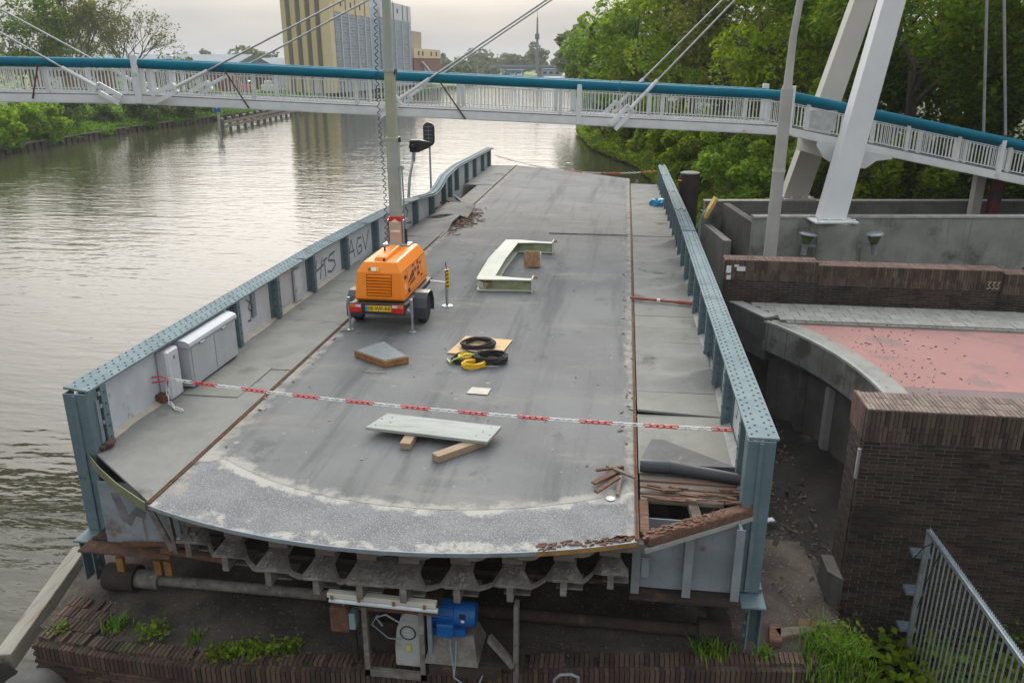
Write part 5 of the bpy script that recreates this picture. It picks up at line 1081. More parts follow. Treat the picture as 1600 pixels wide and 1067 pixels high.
for r_ in range(22):
    z = -2.25 - r_ * .055
    for i in range(48):
        x = -7.2 + .215 * (i + (.5 if r_ % 2 else 0)); 
        if x > 3.0: continue
        a = math.atan2(pf(x + .1) - pf(x), .1); q.box((x + .1, pf(x + .1) + .045, z), (.205, .09, .046), rz=a)
q.build('course_bricks', BRICKM, pe, kind='stuff')
q = MB()
for r_ in range(20):
    for i in range(14):
        t_ = (i + (.5 if r_ % 2 else 0)) / 14.5; q.box((-7.25 - .75 * t_, 7.75 + 3.0 * t_, -2.1 - .055 * r_), (.09, .205, .046), rz=.24)
q.build('side_bricks', BRICKM, pe, kind='stuff')
fb_ = root('fender_beam', 'pale weathered timber fender beam in the water beside the pier', 'fender', (-7.8, 8.5, -2.4))
MB().bar((-8.02, 9.75, -2.15), (-7.63, 7.55, -2.3), .22, .26).build('beam', mat('fender_wood', (.33, .31, .26), (.25, .23, .20), 3, .9, stretch=(3, .4, 3), stain=(.22, .14, .09), stain_scale=3), fb_, bevel=.015)
MB().bar((-7.63, 7.55, -2.32), (-7.72, 7.25, -2.5), .22, .34).build('end_block', CONCD, fb_, bevel=.01); MB().bar((-7.95, 8.9, -2.6), (-7.45, 8.5, -2.6), .2, .3).build('spacer', TIMBER, fb_)
tag(MB().lathe([(.50, -3.6), (.50, -2.75), (.47, -2.55), (.38, -2.40), (.22, -2.31), (.001, -2.28)], 28, Matrix.Translation((-6.85, 7.0, .30)) @ Matrix.Diagonal((.85, .85, 1, 1))).build('mooring_dome', mat('dome_grey', (.09, .085, .08), (.07, .067, .063), 3, .6), smooth=True), 'grey rounded mooring post top at the lower left corner', 'mooring post')
# drive shaft
sh = root('drive_shaft', 'long rusty brown shaft lying low above the pier', 'shaft', (-2.5, 8.8, -1.8))
MB().tube([(-6.3, 8.8, -1.79), (-3.7, 8.8, -1.80)], .075, 12).build('left_tube', GRIME, sh, smooth=True); MB().tube([(-1.6, 8.8, -1.83), (1.3, 8.8, -1.84)], .085, 12).build('right_tube', RUSTD, sh, smooth=True); MB().tube([(-3.7, 8.8, -1.80), (-1.6, 8.8, -1.83)], .06, 10).build('middle_tube', RUSTD, sh, smooth=True)
MB().tube([(-6.5, 8.8, -1.79), (-6.12, 8.8, -1.79)], .13, 14).build('coupling', GRIME, sh, smooth=True); MB().tube([(-6.9, 8.8, -1.79), (-6.45, 8.8, -1.79)], .19, 14).build('bearing', RUSTD, sh, smooth=True); MB().tube([(1.2, 8.8, -1.84), (1.6, 8.8, -1.84)], .17, 12).build('bearing', RUSTD, sh, smooth=True)
for x in (-6.05, -5.9, -6.6): MB().box((x, 8.7, -1.5), (.10, .06, .22)).build('hanger', mat('hanger_ochre', (.35, .19, .05), (.2, .1, .04), 6, .8), sh)
# machine frame with gearbox and motor
FY = 7.62
mf = root('machine_frame', 'rusty steel machinery frame standing on the pier edge', 'frame', (-1.9, 7.9, -2.1))
MB().span(-2.80, -2.74, FY - .05, FY + .01, -1.95, -.98).build('post', GRIME, mf); MB().span(-2.12, -2.06, FY - .05, FY + .01, -1.95, -.98).build('post', GRIME, mf); MB().span(-2.80, -2.06, FY - .05, FY + .01, -1.95, -1.86).build('sill', GRIME, mf); MB().span(-2.80, -2.06, FY + .4, FY + .46, -1.95, -1.0).build('back_panel', RUSTD, mf)
MB().span(-2.84, -1.9, FY - .04, FY + .3, -1.02, -.96).build('top_rail', RUST, mf); MB().span(-2.02, -1.97, FY - .04, FY, -1.62, -1.02).build('conduit', GALVD, mf)
MB().span(-2.74, -2.12, FY + .2, FY + .26, -1.42, -1.36).build('cross_bar', RUSTD, mf)
q = MB(); q.bar((-.98, FY, -.78), (-1.0, FY + .1, -1.98), .05, .14, (0, 1, 0)); q.build('hanger_angle', GRIME, mf)
q = MB(); q.span(-2.05, -1.0, FY, FY + .5, -1.72, -1.64); q.span(-2.0, -1.15, FY - .1, FY - .02, -1.80, -1.66); q.build('bed_plate', RUSTD, mf); MB().bar((-1.3, FY + .02, -1.3), (-1.02, FY + .02, -1.65), .05, .12, (0, 1, 0)).build('gusset', GRIME, mf)
gx = root('gearbox', 'arched grey-white gearbox cover inside the rusty frame', 'gearbox', (-2.3, 7.75, -1.85))
prof = [(-.17, -.42), (.15, -.42), (.15, .30), (.10, .36), (.0, .36), (-.08, .28), (-.14, .10), (-.17, -.15)]
Tg = Matrix.Translation((-2.27, FY + .28, -1.40)) @ Matrix(((1, 0, 0, 0), (0, 0, -1, 0), (0, 1, 0, 0), (0, 0, 0, 1)))
MB().prism(prof, 0, .26, Tg).build('cover', mat('gear_cover', (.40, .41, .40), (.32, .33, .32), 5, .55, stain=(.26, .25, .15), stain_scale=3), gx, bevel=.02)
MB().tube([(-2.27 + .09 * math.cos(a), FY + .012, -1.33 + .09 * math.sin(a)) for a in np.linspace(0, 6.283, 20)], .008, 5, cap=False).build('inspection_ring', BLACK, gx)
MB().box((-2.27, FY + .01, -1.54), (.06, .006, .1)).build('yellow_mark', mat('faded_yellow', (.5, .45, .12)), gx)
mo = root('electric_motor', 'bright blue electric motor with terminal box on the pier', 'motor', (-1.66, 7.8, -1.6))
MB().tube([(-2.04, FY + .2, -1.13), (-1.74, FY + .2, -1.13)], .135, 22).build('stator', BLUE, mo, smooth=True)
q = MB()
for k in range(22): a = 2 * math.pi * k / 22; q.bar((-2.02, FY + .2 + .135 * math.cos(a), -1.13 + .135 * math.sin(a)), (-1.76, FY + .2 + .135 * math.cos(a), -1.13 + .135 * math.sin(a)), .010, .03, (0, math.cos(a), math.sin(a)))
q.build('cooling_fins', BLUE, mo, kind='stuff'); MB().lathe([(.12, 0), (.145, .02), (.15, .06), (.15, .22), (.13, .27), (.001, .28)], 24, Matrix.Translation((-1.75, FY + .2, -1.13)) @ Matrix.Rotation(R(90), 4, 'Y')).build('fan_cover', BLUE, mo, smooth=True)
tb_ = MB().span(-1.92, -1.72, FY - .02, FY + .12, -1.33, -1.15, ch=.015).build('terminal_box', BLUE, mo)
MB().box((-1.62, FY + .055, -1.07), (.07, .012, .06)).build('socket', BLACK, mo); MB().box((-1.62, FY + .05, -1.13), (.04, .012, .03)).build('rating_label', LITTER, mo)
MB().span(-2.0, -1.6, FY + .06, FY + .36, -1.36, -1.26).build('foot', BLUE, mo); MB().add([(-2.06, FY - .1, -1.64), (-1.42, FY - .1, -1.64), (-1.5, FY + .1, -1.37), (-1.98, FY + .1, -1.37), (-2.06, FY + .5, -1.64), (-1.42, FY + .5, -1.64), (-1.5, FY + .4, -1.37), (-1.98, FY + .4, -1.37)], [(0, 1, 2, 3), (1, 5, 6, 2), (5, 4, 7, 6), (4, 0, 3, 7), (3, 2, 6, 7)]).build('pedestal', GRIME, mo)
q = MB()
for dx in (0, .07): q.tube([(-1.76 + dx, FY - .0, -1.36), (-1.76 + dx, FY - .02, -1.45), (-1.72 + dx * .5, FY - .08, -1.6), (-1.7, FY - .13, -1.78), (-1.55, FY - .16, -1.86), (-1.4, FY - .16, -1.82), (-1.36, FY - .12, -1.72)], .010, 6)
q.build('supply_cable', GALVD, mo, smooth=True)
tl = root('tube_lamp', 'pale fluorescent batten lamp hung under the bridge end', 'lamp', (-2.5, 7.4, -.7))
MB().bar((-3.12, 7.42, -.70), (-1.86, 7.42, -.73), .09, .06).build('housing', mat('lamp_housing', (.60, .62, .58), (.55, .50, .40), 3, .5, stain=(.45, .30, .12), stain_scale=5, stain_thr=.62), tl, bevel=.006); MB().tube([(-3.10, 7.40, -.775), (-1.84, 7.40, -.80)], .032, 10).build('tube', mat('lamp_tube', (.62, .66, .70), rough=.2), tl, smooth=True)
q = MB()
for t_ in (.05, .3, .62, .9): q.box((-3.12 + 1.26 * t_, 7.365, -.715 - .03 * t_), (.03, .015, .05))
q.build('clips', RUSTY, tl, kind='stuff'); MB().tube([(-2.75, 7.5, -.72), (-2.74, 7.6, -.98)], .012, 6).build('stem', GALVD, tl)
jb = root('junction_box', 'rust-brown steel junction box left of the machinery frame', 'box', (-3.05, 7.6, -1.3))
MB().span(-3.18, -2.96, 7.55, 7.8, -1.34, -1.0, ch=.01).build('case', RUST, jb); MB().span(-2.96, -2.88, 7.56, 7.72, -1.30, -1.08, ch=.01).build('gland_box', mat('gland_blue', (.22, .32, .34)), jb); MB().tube([(-3.02, 7.6, -1.0), (-3.02, 7.58, -.78)], .012, 6).build('stem', GALV, jb); MB().bar((-3.0, 7.8, -1.34), (-3.0, 7.85, -2.0), .05, .05).build('stand', RUSTD, jb)
q = MB(); q.tube([(-2.55, FY - .06, -1.2), (-2.62, FY - .07, -1.08), (-2.5, FY - .07, -1.03), (-2.35, FY - .07, -1.12), (-2.28, FY - .07, -1.08)], .012, 6); q.tube([(-2.6, FY - .06, -1.05), (-2.68, FY - .05, -1.2), (-2.5, FY - .02, -1.4), (-2.35, FY, -1.42)], .008, 6)
tag(q.build('loose_cable', GALVD, smooth=True), 'thin grey cable looped across the open machinery frame', 'cable')
ho = root('pier_hoop', 'small grey steel hoop standing on the pier edge', 'hoop', (-.35, 7.9, -2.0)); MB().tube([(-.55, 7.86, -2.25), (-.55, 7.84, -1.98), (-.48, 7.84, -1.90), (-.36, 7.84, -1.88), (-.27, 7.86, -1.93), (-.25, 7.86, -2.25)], .02, 8).build('hoop', GALV, ho, smooth=True); MB().box((-.19, 7.82, -2.08), (.1, .03, .08)).build('tag_plate', GALV, ho)
for i, (x, y, l, a) in enumerate(((2.45, 9.05, .5, .3), (2.2, 8.98, .35, 1.4), (2.75, 9.2, .45, -.2))): tag(MB().box((x, y, -1.97), (l, .16, .14), rz=a, ch=.015).build('wood_offcut', ROTWOOD if i else TIMBER), ['grey timber offcut between end post foot and brick wall', 'short reddish offcut nearest the end post foot', 'reddish rotten offcut nearest the brick wall'][i], 'timber', 'offcuts at the post foot')
q = MB()
for i in range(900):
    x = random.uniform(1.9, 3.4); y = random.uniform(8.8, 16.5); q.box((x, y, -2.03 + random.uniform(-.01, .03)), (random.uniform(.02, .09), random.uniform(.015, .04), .012), rot=Euler((random.uniform(-.5, .5), random.uniform(-.5, .5), random.uniform(0, 3))).to_matrix())
o_ = q.build('leaf_litter', mat('leaf_litter', (.12, .075, .045), (.06, .045, .035), 4, .9, island=.6)); o_['kind'] = 'stuff'; o_['label'] = 'brown leaf litter and chips on the dirt beside the bridge'

# ================================================================== FENCE IN FRONT OF THE BRICK WALL
fe = root('steel_fence', 'galvanised bar fence with serrated top running out from the brick wall', 'fence', (4.05, 9.4, -2.75))
f0 = Vector((4.08, 9.62, -.67)); f1 = Vector((4.24, 6.1, -.67)); fd = (f1 - f0).normalized()
MB().tube([(f0.x, f0.y, -2.9), (f0.x, f0.y, -.66)], .032, 10).build('post', GALV, fe, smooth=True)
MB().bar(f0 - fd * .03, f1, .05, .05).build('top_rail', GALV, fe); MB().bar(f0 - Vector((0, 0, 1.9)), f1 - Vector((0, 0, 1.9)), .04, .04).build('bottom_rail', GALV, fe)
bme = datamesh('bar', MB().tube([(0, 0, -2.2), (0, 0, -.02)], .011, 6), GALV, True)
for i in range(28): inst(bme, 'bar', fe, f0 + fd * (.09 + .112 * i))
q = MB(); 
for i in range(72):
    p = f0 + fd * (.02 + .043 * i); q.add([p + Vector((0, 0, .02)) - fd * .018, p + Vector((0, 0, .02)) + fd * .018, p + Vector((0, 0, .075)) - fd * .012, p + Vector((.006, 0, .02)) - fd * .018, p + Vector((.006, 0, .02)) + fd * .018, p + Vector((.006, 0, .075)) - fd * .012], [(0, 1, 2), (5, 4, 3), (0, 2, 5, 3), (1, 4, 5, 2)])
q.build('serrated_strip', GALV, fe, kind='stuff')
for z in (-1.05, -1.62, -2.2): MB().box((f0.x - .02, f0.y + .1, z), (.22, .17, .06), ch=.005).build('wall_bracket', GALVD, fe)
tag(MB().tube([(3.55, 9.74, -1.75), (3.85, 9.68, -1.35), (4.03, 9.55, -.85), (4.1, 9.45, -.72), (4.12, 9.3, -.75), (4.02, 9.28, -1.2), (3.98, 9.3, -1.6)], .007, 5).build('loose_wire', BLACK, smooth=True), 'thin dark wire slung from the brick wall over the fence post', 'wire')

# ================================================================== FOOTBRIDGE (u along, v across, in the bridge's own frame)
fb = root('footbridge', 'white cable-stayed footbridge with thick teal handrail tube', 'footbridge', (9.6, 26.4, .5), frame='uv')
UU = [-60, -45, -34, -24, -16, -11.1, 0, 8.31, 8.5, 15.6, 22, 26]; ZT = [2.2, 3.7, 4.6, 5.05, 5.06, 4.98, 4.47, 4.08, 4.03, 2.62, 1.32, .5]
def zt(u): return float(np.interp(u, UU, ZT))
def zd(u): return zt(u) - .87
V0, V1 = 25.2, 27.7
us = sorted(set(list(np.arange(-46, 22.1, .9)) + [-11.1, 8.31, 15.6]))
for v_, tname in ((V0, 'handrail_tube'), (V1, 'handrail_tube')):
    for a, b in ((-46, -11.1), (-11.1, 3.2), (3.2, 8.4), (8.4, 22)):
        pts_ = [(u, v_, zt(u)) for u in np.linspace(a + .02, b - .02, 24)]; MB().tube(pts_, .135, 16).build(tname, TEAL, fb, smooth=True)
    s_ = -1 if v_ == V0 else 1
    for a, b in ((-46, -11.1), (-11.1, 8.4), (8.4, 22)):
        MB().loft([[(u, v_ + s_ * .06, zd(u) - .03), (u, v_ + s_ * .10, zd(u) - .03), (u, v_ + s_ * .10, zd(u) - .27), (u, v_ + s_ * .06, zd(u) - .27)] for u in np.linspace(a, b, 14)]).build('edge_beam', WHITE, fb)
        MB().loft([[(u, v_ + s_ * .10, zd(u) - .25), (u, v_ - s_ * .10, zd(u) - .25), (u, v_ - s_ * .10, zd(u) - .27), (u, v_ + s_ * .10, zd(u) - .275)] for u in np.linspace(a, b, 14)]).build('beam_flange', WHITE, fb)
    for dz, nm in ((-.185, 'upper_rail'), (-.80, 'lower_rail')):
        MB().loft([[(u, v_ - .018, zt(u) + dz), (u, v_ + .018, zt(u) + dz), (u, v_ + .018, zt(u) + dz - .03), (u, v_ - .018, zt(u) + dz - .03)] for u in us]).build(nm, WHITEP, fb)
MB().loft([[(u, V0 - .06, zd(u)), (u, V1 + .06, zd(u)), (u, V1 + .06, zd(u) - .05), (u, V0 - .06, zd(u) - .05)] for u in us]).build('walkway', mat('walkway_grey', (.16, .16, .18), (.13, .13, .15), 1, .8), fb)
q = MB()
for u in np.arange(-45, 22, 1.8): q.box((u, (V0 + V1) / 2, zd(u) - .15), (.12, V1 - V0, .2))
q.build('cross_beams', PYLONW, fb)
bal = datamesh('baluster', MB().box((0, 0, 0), (.022, .022, .60)), WHITEP)
nb = 0; u = -16.6
qf = MB()
while u < 17.2:
    inst(bal, 'baluster', fb, (u, V0, zt(u) - .50)); qf.box((u + .05, V1, zt(u + .05) - .50), (.022, .022, .60)); u += .1135; nb += 1
for u in np.arange(-46, -16.7, .1135): qf.box((u, V0, zt(u) - .5), (.022, .022, .6)); qf.box((u, V1, zt(u) - .5), (.022, .022, .6))
qf.build('far_balusters', WHITEP, fb, kind='stuff')
for i, u in enumerate(list(np.arange(-44.3, 7, 3.05)) + [7.7, 8.9, 12.0, 13.6, 15.2, 17.4]):
    for v_ in (V0, V1): MB().box((u, v_, zt(u) - .52), (.10, .07, .92)).build('rail_post', WHITEP, fb)
for u, h_ in ((-11.1, .22), (8.32, .25), (2.0, .0), (14.9, 0)):
    for v_, s_ in ((V0, -1), (V1, 1)): MB().box((u, v_ + s_ * .07, zt(u) - .55 + h_ / 2), (.19 if h_ else .14, .14, 1.15 + h_), ch=.012).build('main_post', WHITE, fb)
for k in range(4): MB().box((-10.65 + .28 * k - .85, V0, zt(-11) - .53), (.10, .08, .9)).build('rail_post', WHITE, fb)
MB().box((9.35, V0, zt(9.4) - .5), (.85, .03, .6)).build('mesh_panel', mat('mesh_white', (.5, .51, .5)), fb)
# pylon legs
def leg(pts_, wu, wv, nm, m_):
    MB().loft([[(p[0] - a / 2, p[1] - b / 2, p[2]), (p[0] + a / 2, p[1] - b / 2, p[2]), (p[0] + a / 2, p[1] + b / 2, p[2]), (p[0] - a / 2, p[1] + b / 2, p[2])] for p, a, b in zip(pts_, wu, wv)]).build(nm, m_, fb, bevel=.012)
leg([(9.40, 23.75, .66), (10.65, 24.55, 6.68), (12.55, 25.75, 15.2)], [.74, .62, .5], [.5, .46, .4], 'pylon_leg', PYLON)
leg([(9.95, 28.7, .50), (11.2, 27.9, 6.95), (12.55, 26.25, 15.2)], [.86, .7, .5], [.5, .46, .4], 'pylon_leg', PYLONW)
MB().box((12.6, 26, 15.2), (.7, 1.2, .7), ch=.03).build('pylon_head', PYLON, fb)
for u, v_, z in ((9.42, 23.72, .62), (9.97, 28.7, .49)):
    p_ = MB().box((u, v_, z), (1.25, .95, .06), ch=.01).build('base_plate', PYLONW if v_ > 26 else WHITE, fb)
    q = MB()
    for a in (-.52, -.2, .2, .52):
        for b in (-.38, .38): q.lathe([(.04, z + .03), (.04, z + .08), (.02, z + .10)], 6, Matrix.Translation((u + a, v_ + b, 0)))
    q.build('anchor_bolts', WHITE, p_, kind='stuff')
MB().box((9.98, 26.2, zd(9.6) - .52), (.6, 3.9, .42), ch=.02).build('cross_girder', PYLONW, fb)
Tq = Matrix.Translation((9.25, 24.75, zd(9.2) - .52)) @ Matrix.Rotation(R(90), 4, 'X')
MB().prism([(-.15, .28), (.55, .28), (.55, -.2), (.35, -.35), (.1, -.2), (-.15, .15)], 0, .05, Tq).build('gusset', PYLON, fb); Tq2 = Matrix.Translation((10.6, 24.9, zd(10.9) - .35)) @ Matrix.Rotation(R(90), 4, 'X')
MB().prism([(-.35, .25), (.75, .05), (.75, -.05), (.3, -.1), (0, -.32), (-.35, -.32)], 0, .3, Tq2).build('gusset', PYLON, fb)
# stays: (low point u, z) -> point on the pylon
def stay(lo, hi, name='stay_cable', r_=.028, sl=1.2):
    lo, hi = Vector(lo), Vector(hi); d = (hi - lo).normalized()
    c = MB().tube([lo + d * .5, hi], r_, 8).build(name, STEEL, fb, smooth=True); MB().tube([lo + d * .35, lo + d * (.35 + sl)], r_ * 2.0, 10).build('socket', WHITE, c, smooth=True)
    MB().tube([lo + d * 9.0, lo + d * 9.12], r_ * 2.2, 8).build('clamp', STEEL, c)
    q = MB(); s_ = Vector((d.z, 0, -d.x)) * .12
    for k in (-1, 1): q.bar(lo + s_ * k * .9 - d * .30, lo + s_ * k * .9 + d * .45, .12, .06, (0, 1, 0))
    q.bar(lo - s_ * 1.2 + d * .45, lo + s_ * 1.2 + d * .45, .06, .16, (0, 1, 0)); q.build('anchor_bracket', WHITE, c)
for v_, vh, s_ in ((V0 - .22, 25.75, 0), (V1 + .22, 26.3, .1)):
    stay((-10.35, v_, 4.12), (12.56, vh, 14.9)); stay((-3.75, v_, 3.73), (12.42, vh, 13.9)); stay((3.22, v_, 3.40), (12.24, vh, 12.7))
    stay((-11.85, v_, 4.10), (-34.5, vh, 17.2)); stay((-18.5, v_, 4.3), (-34.4, vh, 16.2))
q = MB()
for (u0, z0, u1, z1) in ((-13.9, 4.95, -14.25, 4.0), (-8.45, 4.80, -7.85, 3.72), (-2.15, 4.5, -1.39, 3.40)): MB().tube([(u0, V0 - .16, z0), (u1, V0 - .13, z1)], .024, 6).build('tube_strut', RUST, fb)
for u, z, hu, hz in ((15.75, 2.81, 12.6, 15.0), (16.5, 2.71, 12.6, 15.2), (19.3, 2.2, 12.6, 15.3)): MB().tube([(u, V1 + .1, z), (u - .35, V1 - .3, z + 3.2), (hu, 26.2, hz)] if False else [(u, V1 + .1, z), (u + (hu - u) * .28, V1 - .3, z + (hz - z) * .33), (hu, 26.2, hz)], .045, 8).build('back_stay', STEEL, fb, smooth=True)
MB().span(15.5, 15.8, 27.2, 27.5, -.6, zd(15.6) - .2, ch=.01).build('support_post', PYLONW, fb); MB().span(15.95, 16.25, 26.9, 27.2, -.6, zd(16) - .2, ch=.01).build('support_post', mat('post_dark', (.06, .06, .08), (.25, .05, .04), 2, .6), fb)
# far pylon on the other bank
for v_ in (23.7, 28.8): leg([(-31.4, v_, -1.5), (-34.5, 26 + (v_ - 26) * .1, 17.5)], [.74, .5], [.5, .4], 'pylon_leg', PYLON)

# lamp post behind the parapet
lp = root('lamp_post', 'tall tapered grey lamp post behind the brick parapet', 'lamp post', (6.67, 20.5, 0), frame='uv')
MB().tube([(6.67, 20.5, -.2), (6.67, 20.5, 2.35), (6.67, 20.5, 4.4)], [.165, .15, .145], 16).build('lower_shaft', LAMPG, lp, smooth=True); MB().tube([(6.67, 20.5, 2.42), (6.67, 20.5, 2.52), (6.67, 20.5, 2.6)], [.165, .15, .12], 16).build('joint_collar', LAMPG, lp, smooth=True)
MB().tube([(6.67, 20.5, 4.38), (6.67, 20.5, 4.5), (6.68, 20.5, 5.6), (6.75, 20.5, 6.4), (6.95, 20.5, 7.2), (7.4, 20.5, 7.7)], [.145, .105, .085, .08, .07, .06], 12).build('upper_shaft', LAMPG, lp, smooth=True)
MB().box((7.75, 20.5, 7.75), (.7, .24, .14), ch=.03).build('lamp_head', LAMPG, lp)
# floodlights on the pillar
for u, s_, lab in ((8.62, 1, 'round upward floodlight on the left side of the concrete pillar'), (10.62, -1, 'round upward floodlight on the right side of the concrete pillar')):
    fl = root('floodlight', lab, 'floodlight', (u, 23.4, -.1), 'floodlights on the pylon pillar', frame='uv')
    T = Matrix.Translation((u, 23.35, 0)) @ Matrix.Rotation(.12 * s_, 4, 'Y')
    MB().lathe([(.10, -.02), (.15, .10), (.19, .20), (.20, .24)], 18, T).build('glass_bowl', GLASSG, fl, smooth=True); MB().lathe([(.21, .235), (.26, .255), (.26, .285), (.22, .31), (.001, .315)], 20, T).build('rim', GALV, fl, smooth=True); MB().lathe([(.08, -.34), (.085, -.1), (.11, -.02)], 14, T).build('body', GALV, fl, smooth=True)
    MB().bar((u + s_ * .08, 23.4, -.05), (u + s_ * .5, 23.6, -.16), .05, .08).build('arm', GALVD, fl)

# ================================================================== BACKGROUND BUILDINGS
def wall_face(q, x, y0, y1, z0, z1): q.add([(x, y0, z0), (x, y1, z0), (x, y1, z1), (x, y0, z1)], [(0, 1, 2, 3)])
GZ = -1.0; BX = -60.5
si = root('grain_silo', 'tall cream and grey grain silo block beyond the canal', 'silo', (-70, 190, GZ))
MB().span(-70.6, BX, 170, 197, GZ, 18.2).build('tower_body', CREAM, si)
q = MB()
for x in (-69.2, -67.1, -65.0, -62.95): MB().span(x - .36, x + .36, 169.8, 170.4, GZ, 18.3).build('stripe', STRIPE, si)
for x in (-70.2, -68.15, -66.05, -63.97): MB().span(x - .5, x + .5, 169.88, 170.4, GZ, 18.25).build('pilaster', CREAM, si)
MB().span(-62.2, BX + .2, 169.6, 172.2, GZ, 18.4).build('corner_pier', CREAML, si)
sw = MB().span(BX - 1, BX + .25, 172.3, 196.8, GZ, 15.0).build('sheet_wall', SHEET, si)
q = MB()
for z in np.arange(0, 14.8, .62): q.span(BX + .2, BX + .38, 172.3, 196.8, z, z + .16)
q.build('sheet_ribs', SHEETB, sw, kind='stuff')
for y in (176, 181, 187, 192.5, 196.6): MB().span(BX + .2, BX + .5, y - .18, y + .18, GZ, 15.0).build('downpipe', SHEETW, sw)
tb2 = MB().span(BX - 1, BX + .3, 172.2, 197.0, 15.0, 18.4).build('top_band', CREAML, si)
for y in (176.5, 183, 189.5): MB().span(BX + .3, BX + .36, y - .35, y + .35, 16.2, 17.3).build('window', DARK, tb2)
for y in (179.5, 186, 193): MB().span(BX + .3, BX + .42, y - .1, y + .1, 15, 18.4).build('band_joint', STRIPE, tb2)
for k, y in enumerate((174, 180, 187, 194)): MB().bar((BX + .6, y, 2.9), (BX + 2.6, y + 2.4, 1.2), .7, .7).build('loading_chute', SHEETB, si); MB().span(BX + .3, BX + 1.0, y - .5, y + .5, 2.5, 3.4).build('chute_hood', mat('chute_red', (.17, .06, .05)), si)
s2_ = root('sheet_silo', 'grey blue corrugated silo block right of the cream one', 'silo', (-66, 218, GZ))
MB().span(-79, BX - .3, 197.1, 206, GZ, 17.4).build('link_block', SHEETB, s2_); MB().span(-79, BX, 206, 236, GZ, 15.6).build('sheet_block', SHEET, s2_)
q = MB()
for z in np.arange(0, 15.4, .62): q.span(BX - .05, BX + .12, 206.2, 235.8, z, z + .2); q.span(BX - .4, BX - .18, 197.3, 205.9, z, z + .2)
q.build('sheet_ribs', SHEETB, s2_, kind='stuff')
for y in (212, 219, 226, 233): MB().span(BX, BX + .3, y - .15, y + .15, GZ, 15.6).build('downpipe', SHEETW, s2_)
t2 = MB().span(-78, BX + .1, 206, 236, 15.6, 19.6).build('top_band', SHEETW, s2_)
for y in (214, 222): MB().span(BX + .1, BX + .16, y - .5, y + .5, 17.2, 18.4).build('window', DARK, t2)
for y in (210, 218, 227, 232): MB().span(BX + .1, BX + .24, y - .12, y + .12, 15.7, 19.5).build('band_joint', STRIPE, t2)
MB().span(-77, -64, 205, 222, 19.6, 22.3).build('penthouse', SHEETB, s2_)
bb = root('brick_mill', 'low red brick mill building with cream band and tan stair tower', 'building', (-66, 252, GZ))
MB().span(-80, BX, 238, 272, GZ, 6.3).build('brick_walls', FARBRICK, bb); t3 = MB().span(-80.2, BX + .2, 237.8, 272.2, 6.3, 8.9).build('cream_band', CREAML, bb)
for y in (243, 248, 259, 266): MB().span(BX + .2, BX + .3, y - .7, y + .7, 7.0, 8.2).build('window', DARK, t3)
MB().span(-74, -63, 240, 258, 8.9, 13.8).build('stair_tower', TAN, bb); MB().span(BX, BX + .3, 250, 254, 0, 4).build('door', SHEETW, bb); MB().bar((BX + .5, 246, 5.2), (BX + .5, 262, .6), .5, .5, (1, 0, 0)).build('conveyor', SHEETW, bb)
wh_ = root('warehouse', 'long low warehouse with grey sheet roof behind the left bank trees', 'warehouse', (-100, 165, GZ))
MB().span(-128, -84, 168, 196, GZ, 3.4).build('walls', FARBRICK, wh_); MB().add([(-129, 167, 3.4), (-83, 167, 3.4), (-83, 182, 6.8), (-129, 182, 6.8), (-129, 197, 3.4), (-83, 197, 3.4)], [(0, 1, 2, 3), (3, 2, 5, 4), (1, 5, 2), (0, 3, 4)]).build('roof', ROOFG, wh_)
for x in (-122, -114, -106, -98, -90): MB().span(x - 1.6, x + 1.6, 167.8, 168.2, GZ, 2.2).build('loading_door', SHEETW, wh_)
w3 = root('shed', 'pale low shed between the warehouse and the cream silo', 'shed', (-90, 205, GZ)); MB().span(-104, -82, 205, 222, GZ, 4.2).build('walls', SHEETW, w3); MB().add([(-105, 204, 4.2), (-81, 204, 4.2), (-81, 213, 6.2), (-105, 213, 6.2), (-105, 223, 4.2), (-81, 223, 4.2)], [(0, 1, 2, 3), (3, 2, 5, 4), (1, 5, 2), (0, 3, 4)]).build('roof', ROOFG, w3)
for i, (x, y, c_) in enumerate(((-75, 160, RED), (-71, 161, LITTER))):
    ex = root('site_machine', ('small orange-red site machine on the grass before the warehouse', 'small white van on the grass before the warehouse')[i], ('machine', 'van')[i], (x, y, GZ)); MB().span(x - 1.2, x + 1.2, y - .8, y + .8, GZ + .5, GZ + 1.9, ch=.15).build('body', mat('machine_orange', (.55, .12, .03)) if i == 0 else LITTER, ex); MB().span(x - .5, x + .7, y - .7, y + .7, GZ + 1.9, GZ + 2.7, ch=.15).build('cab', GLASSD if i == 0 else LITTER, ex)
    for dx in (-.8, .8): MB().tube([(x + dx, y - .85, GZ + .4), (x + dx, y + .85, GZ + .4)], .4, 12).build('wheel', RUBBER, ex)
    if i == 0: MB().tube([(x - .8, y, GZ + 1.8), (x - 2.2, y, GZ + 3.2), (x - 3.0, y, GZ + 1.0)], .15, 6).build('boom', mat('machine_orange', (.55, .12, .03)), ex)
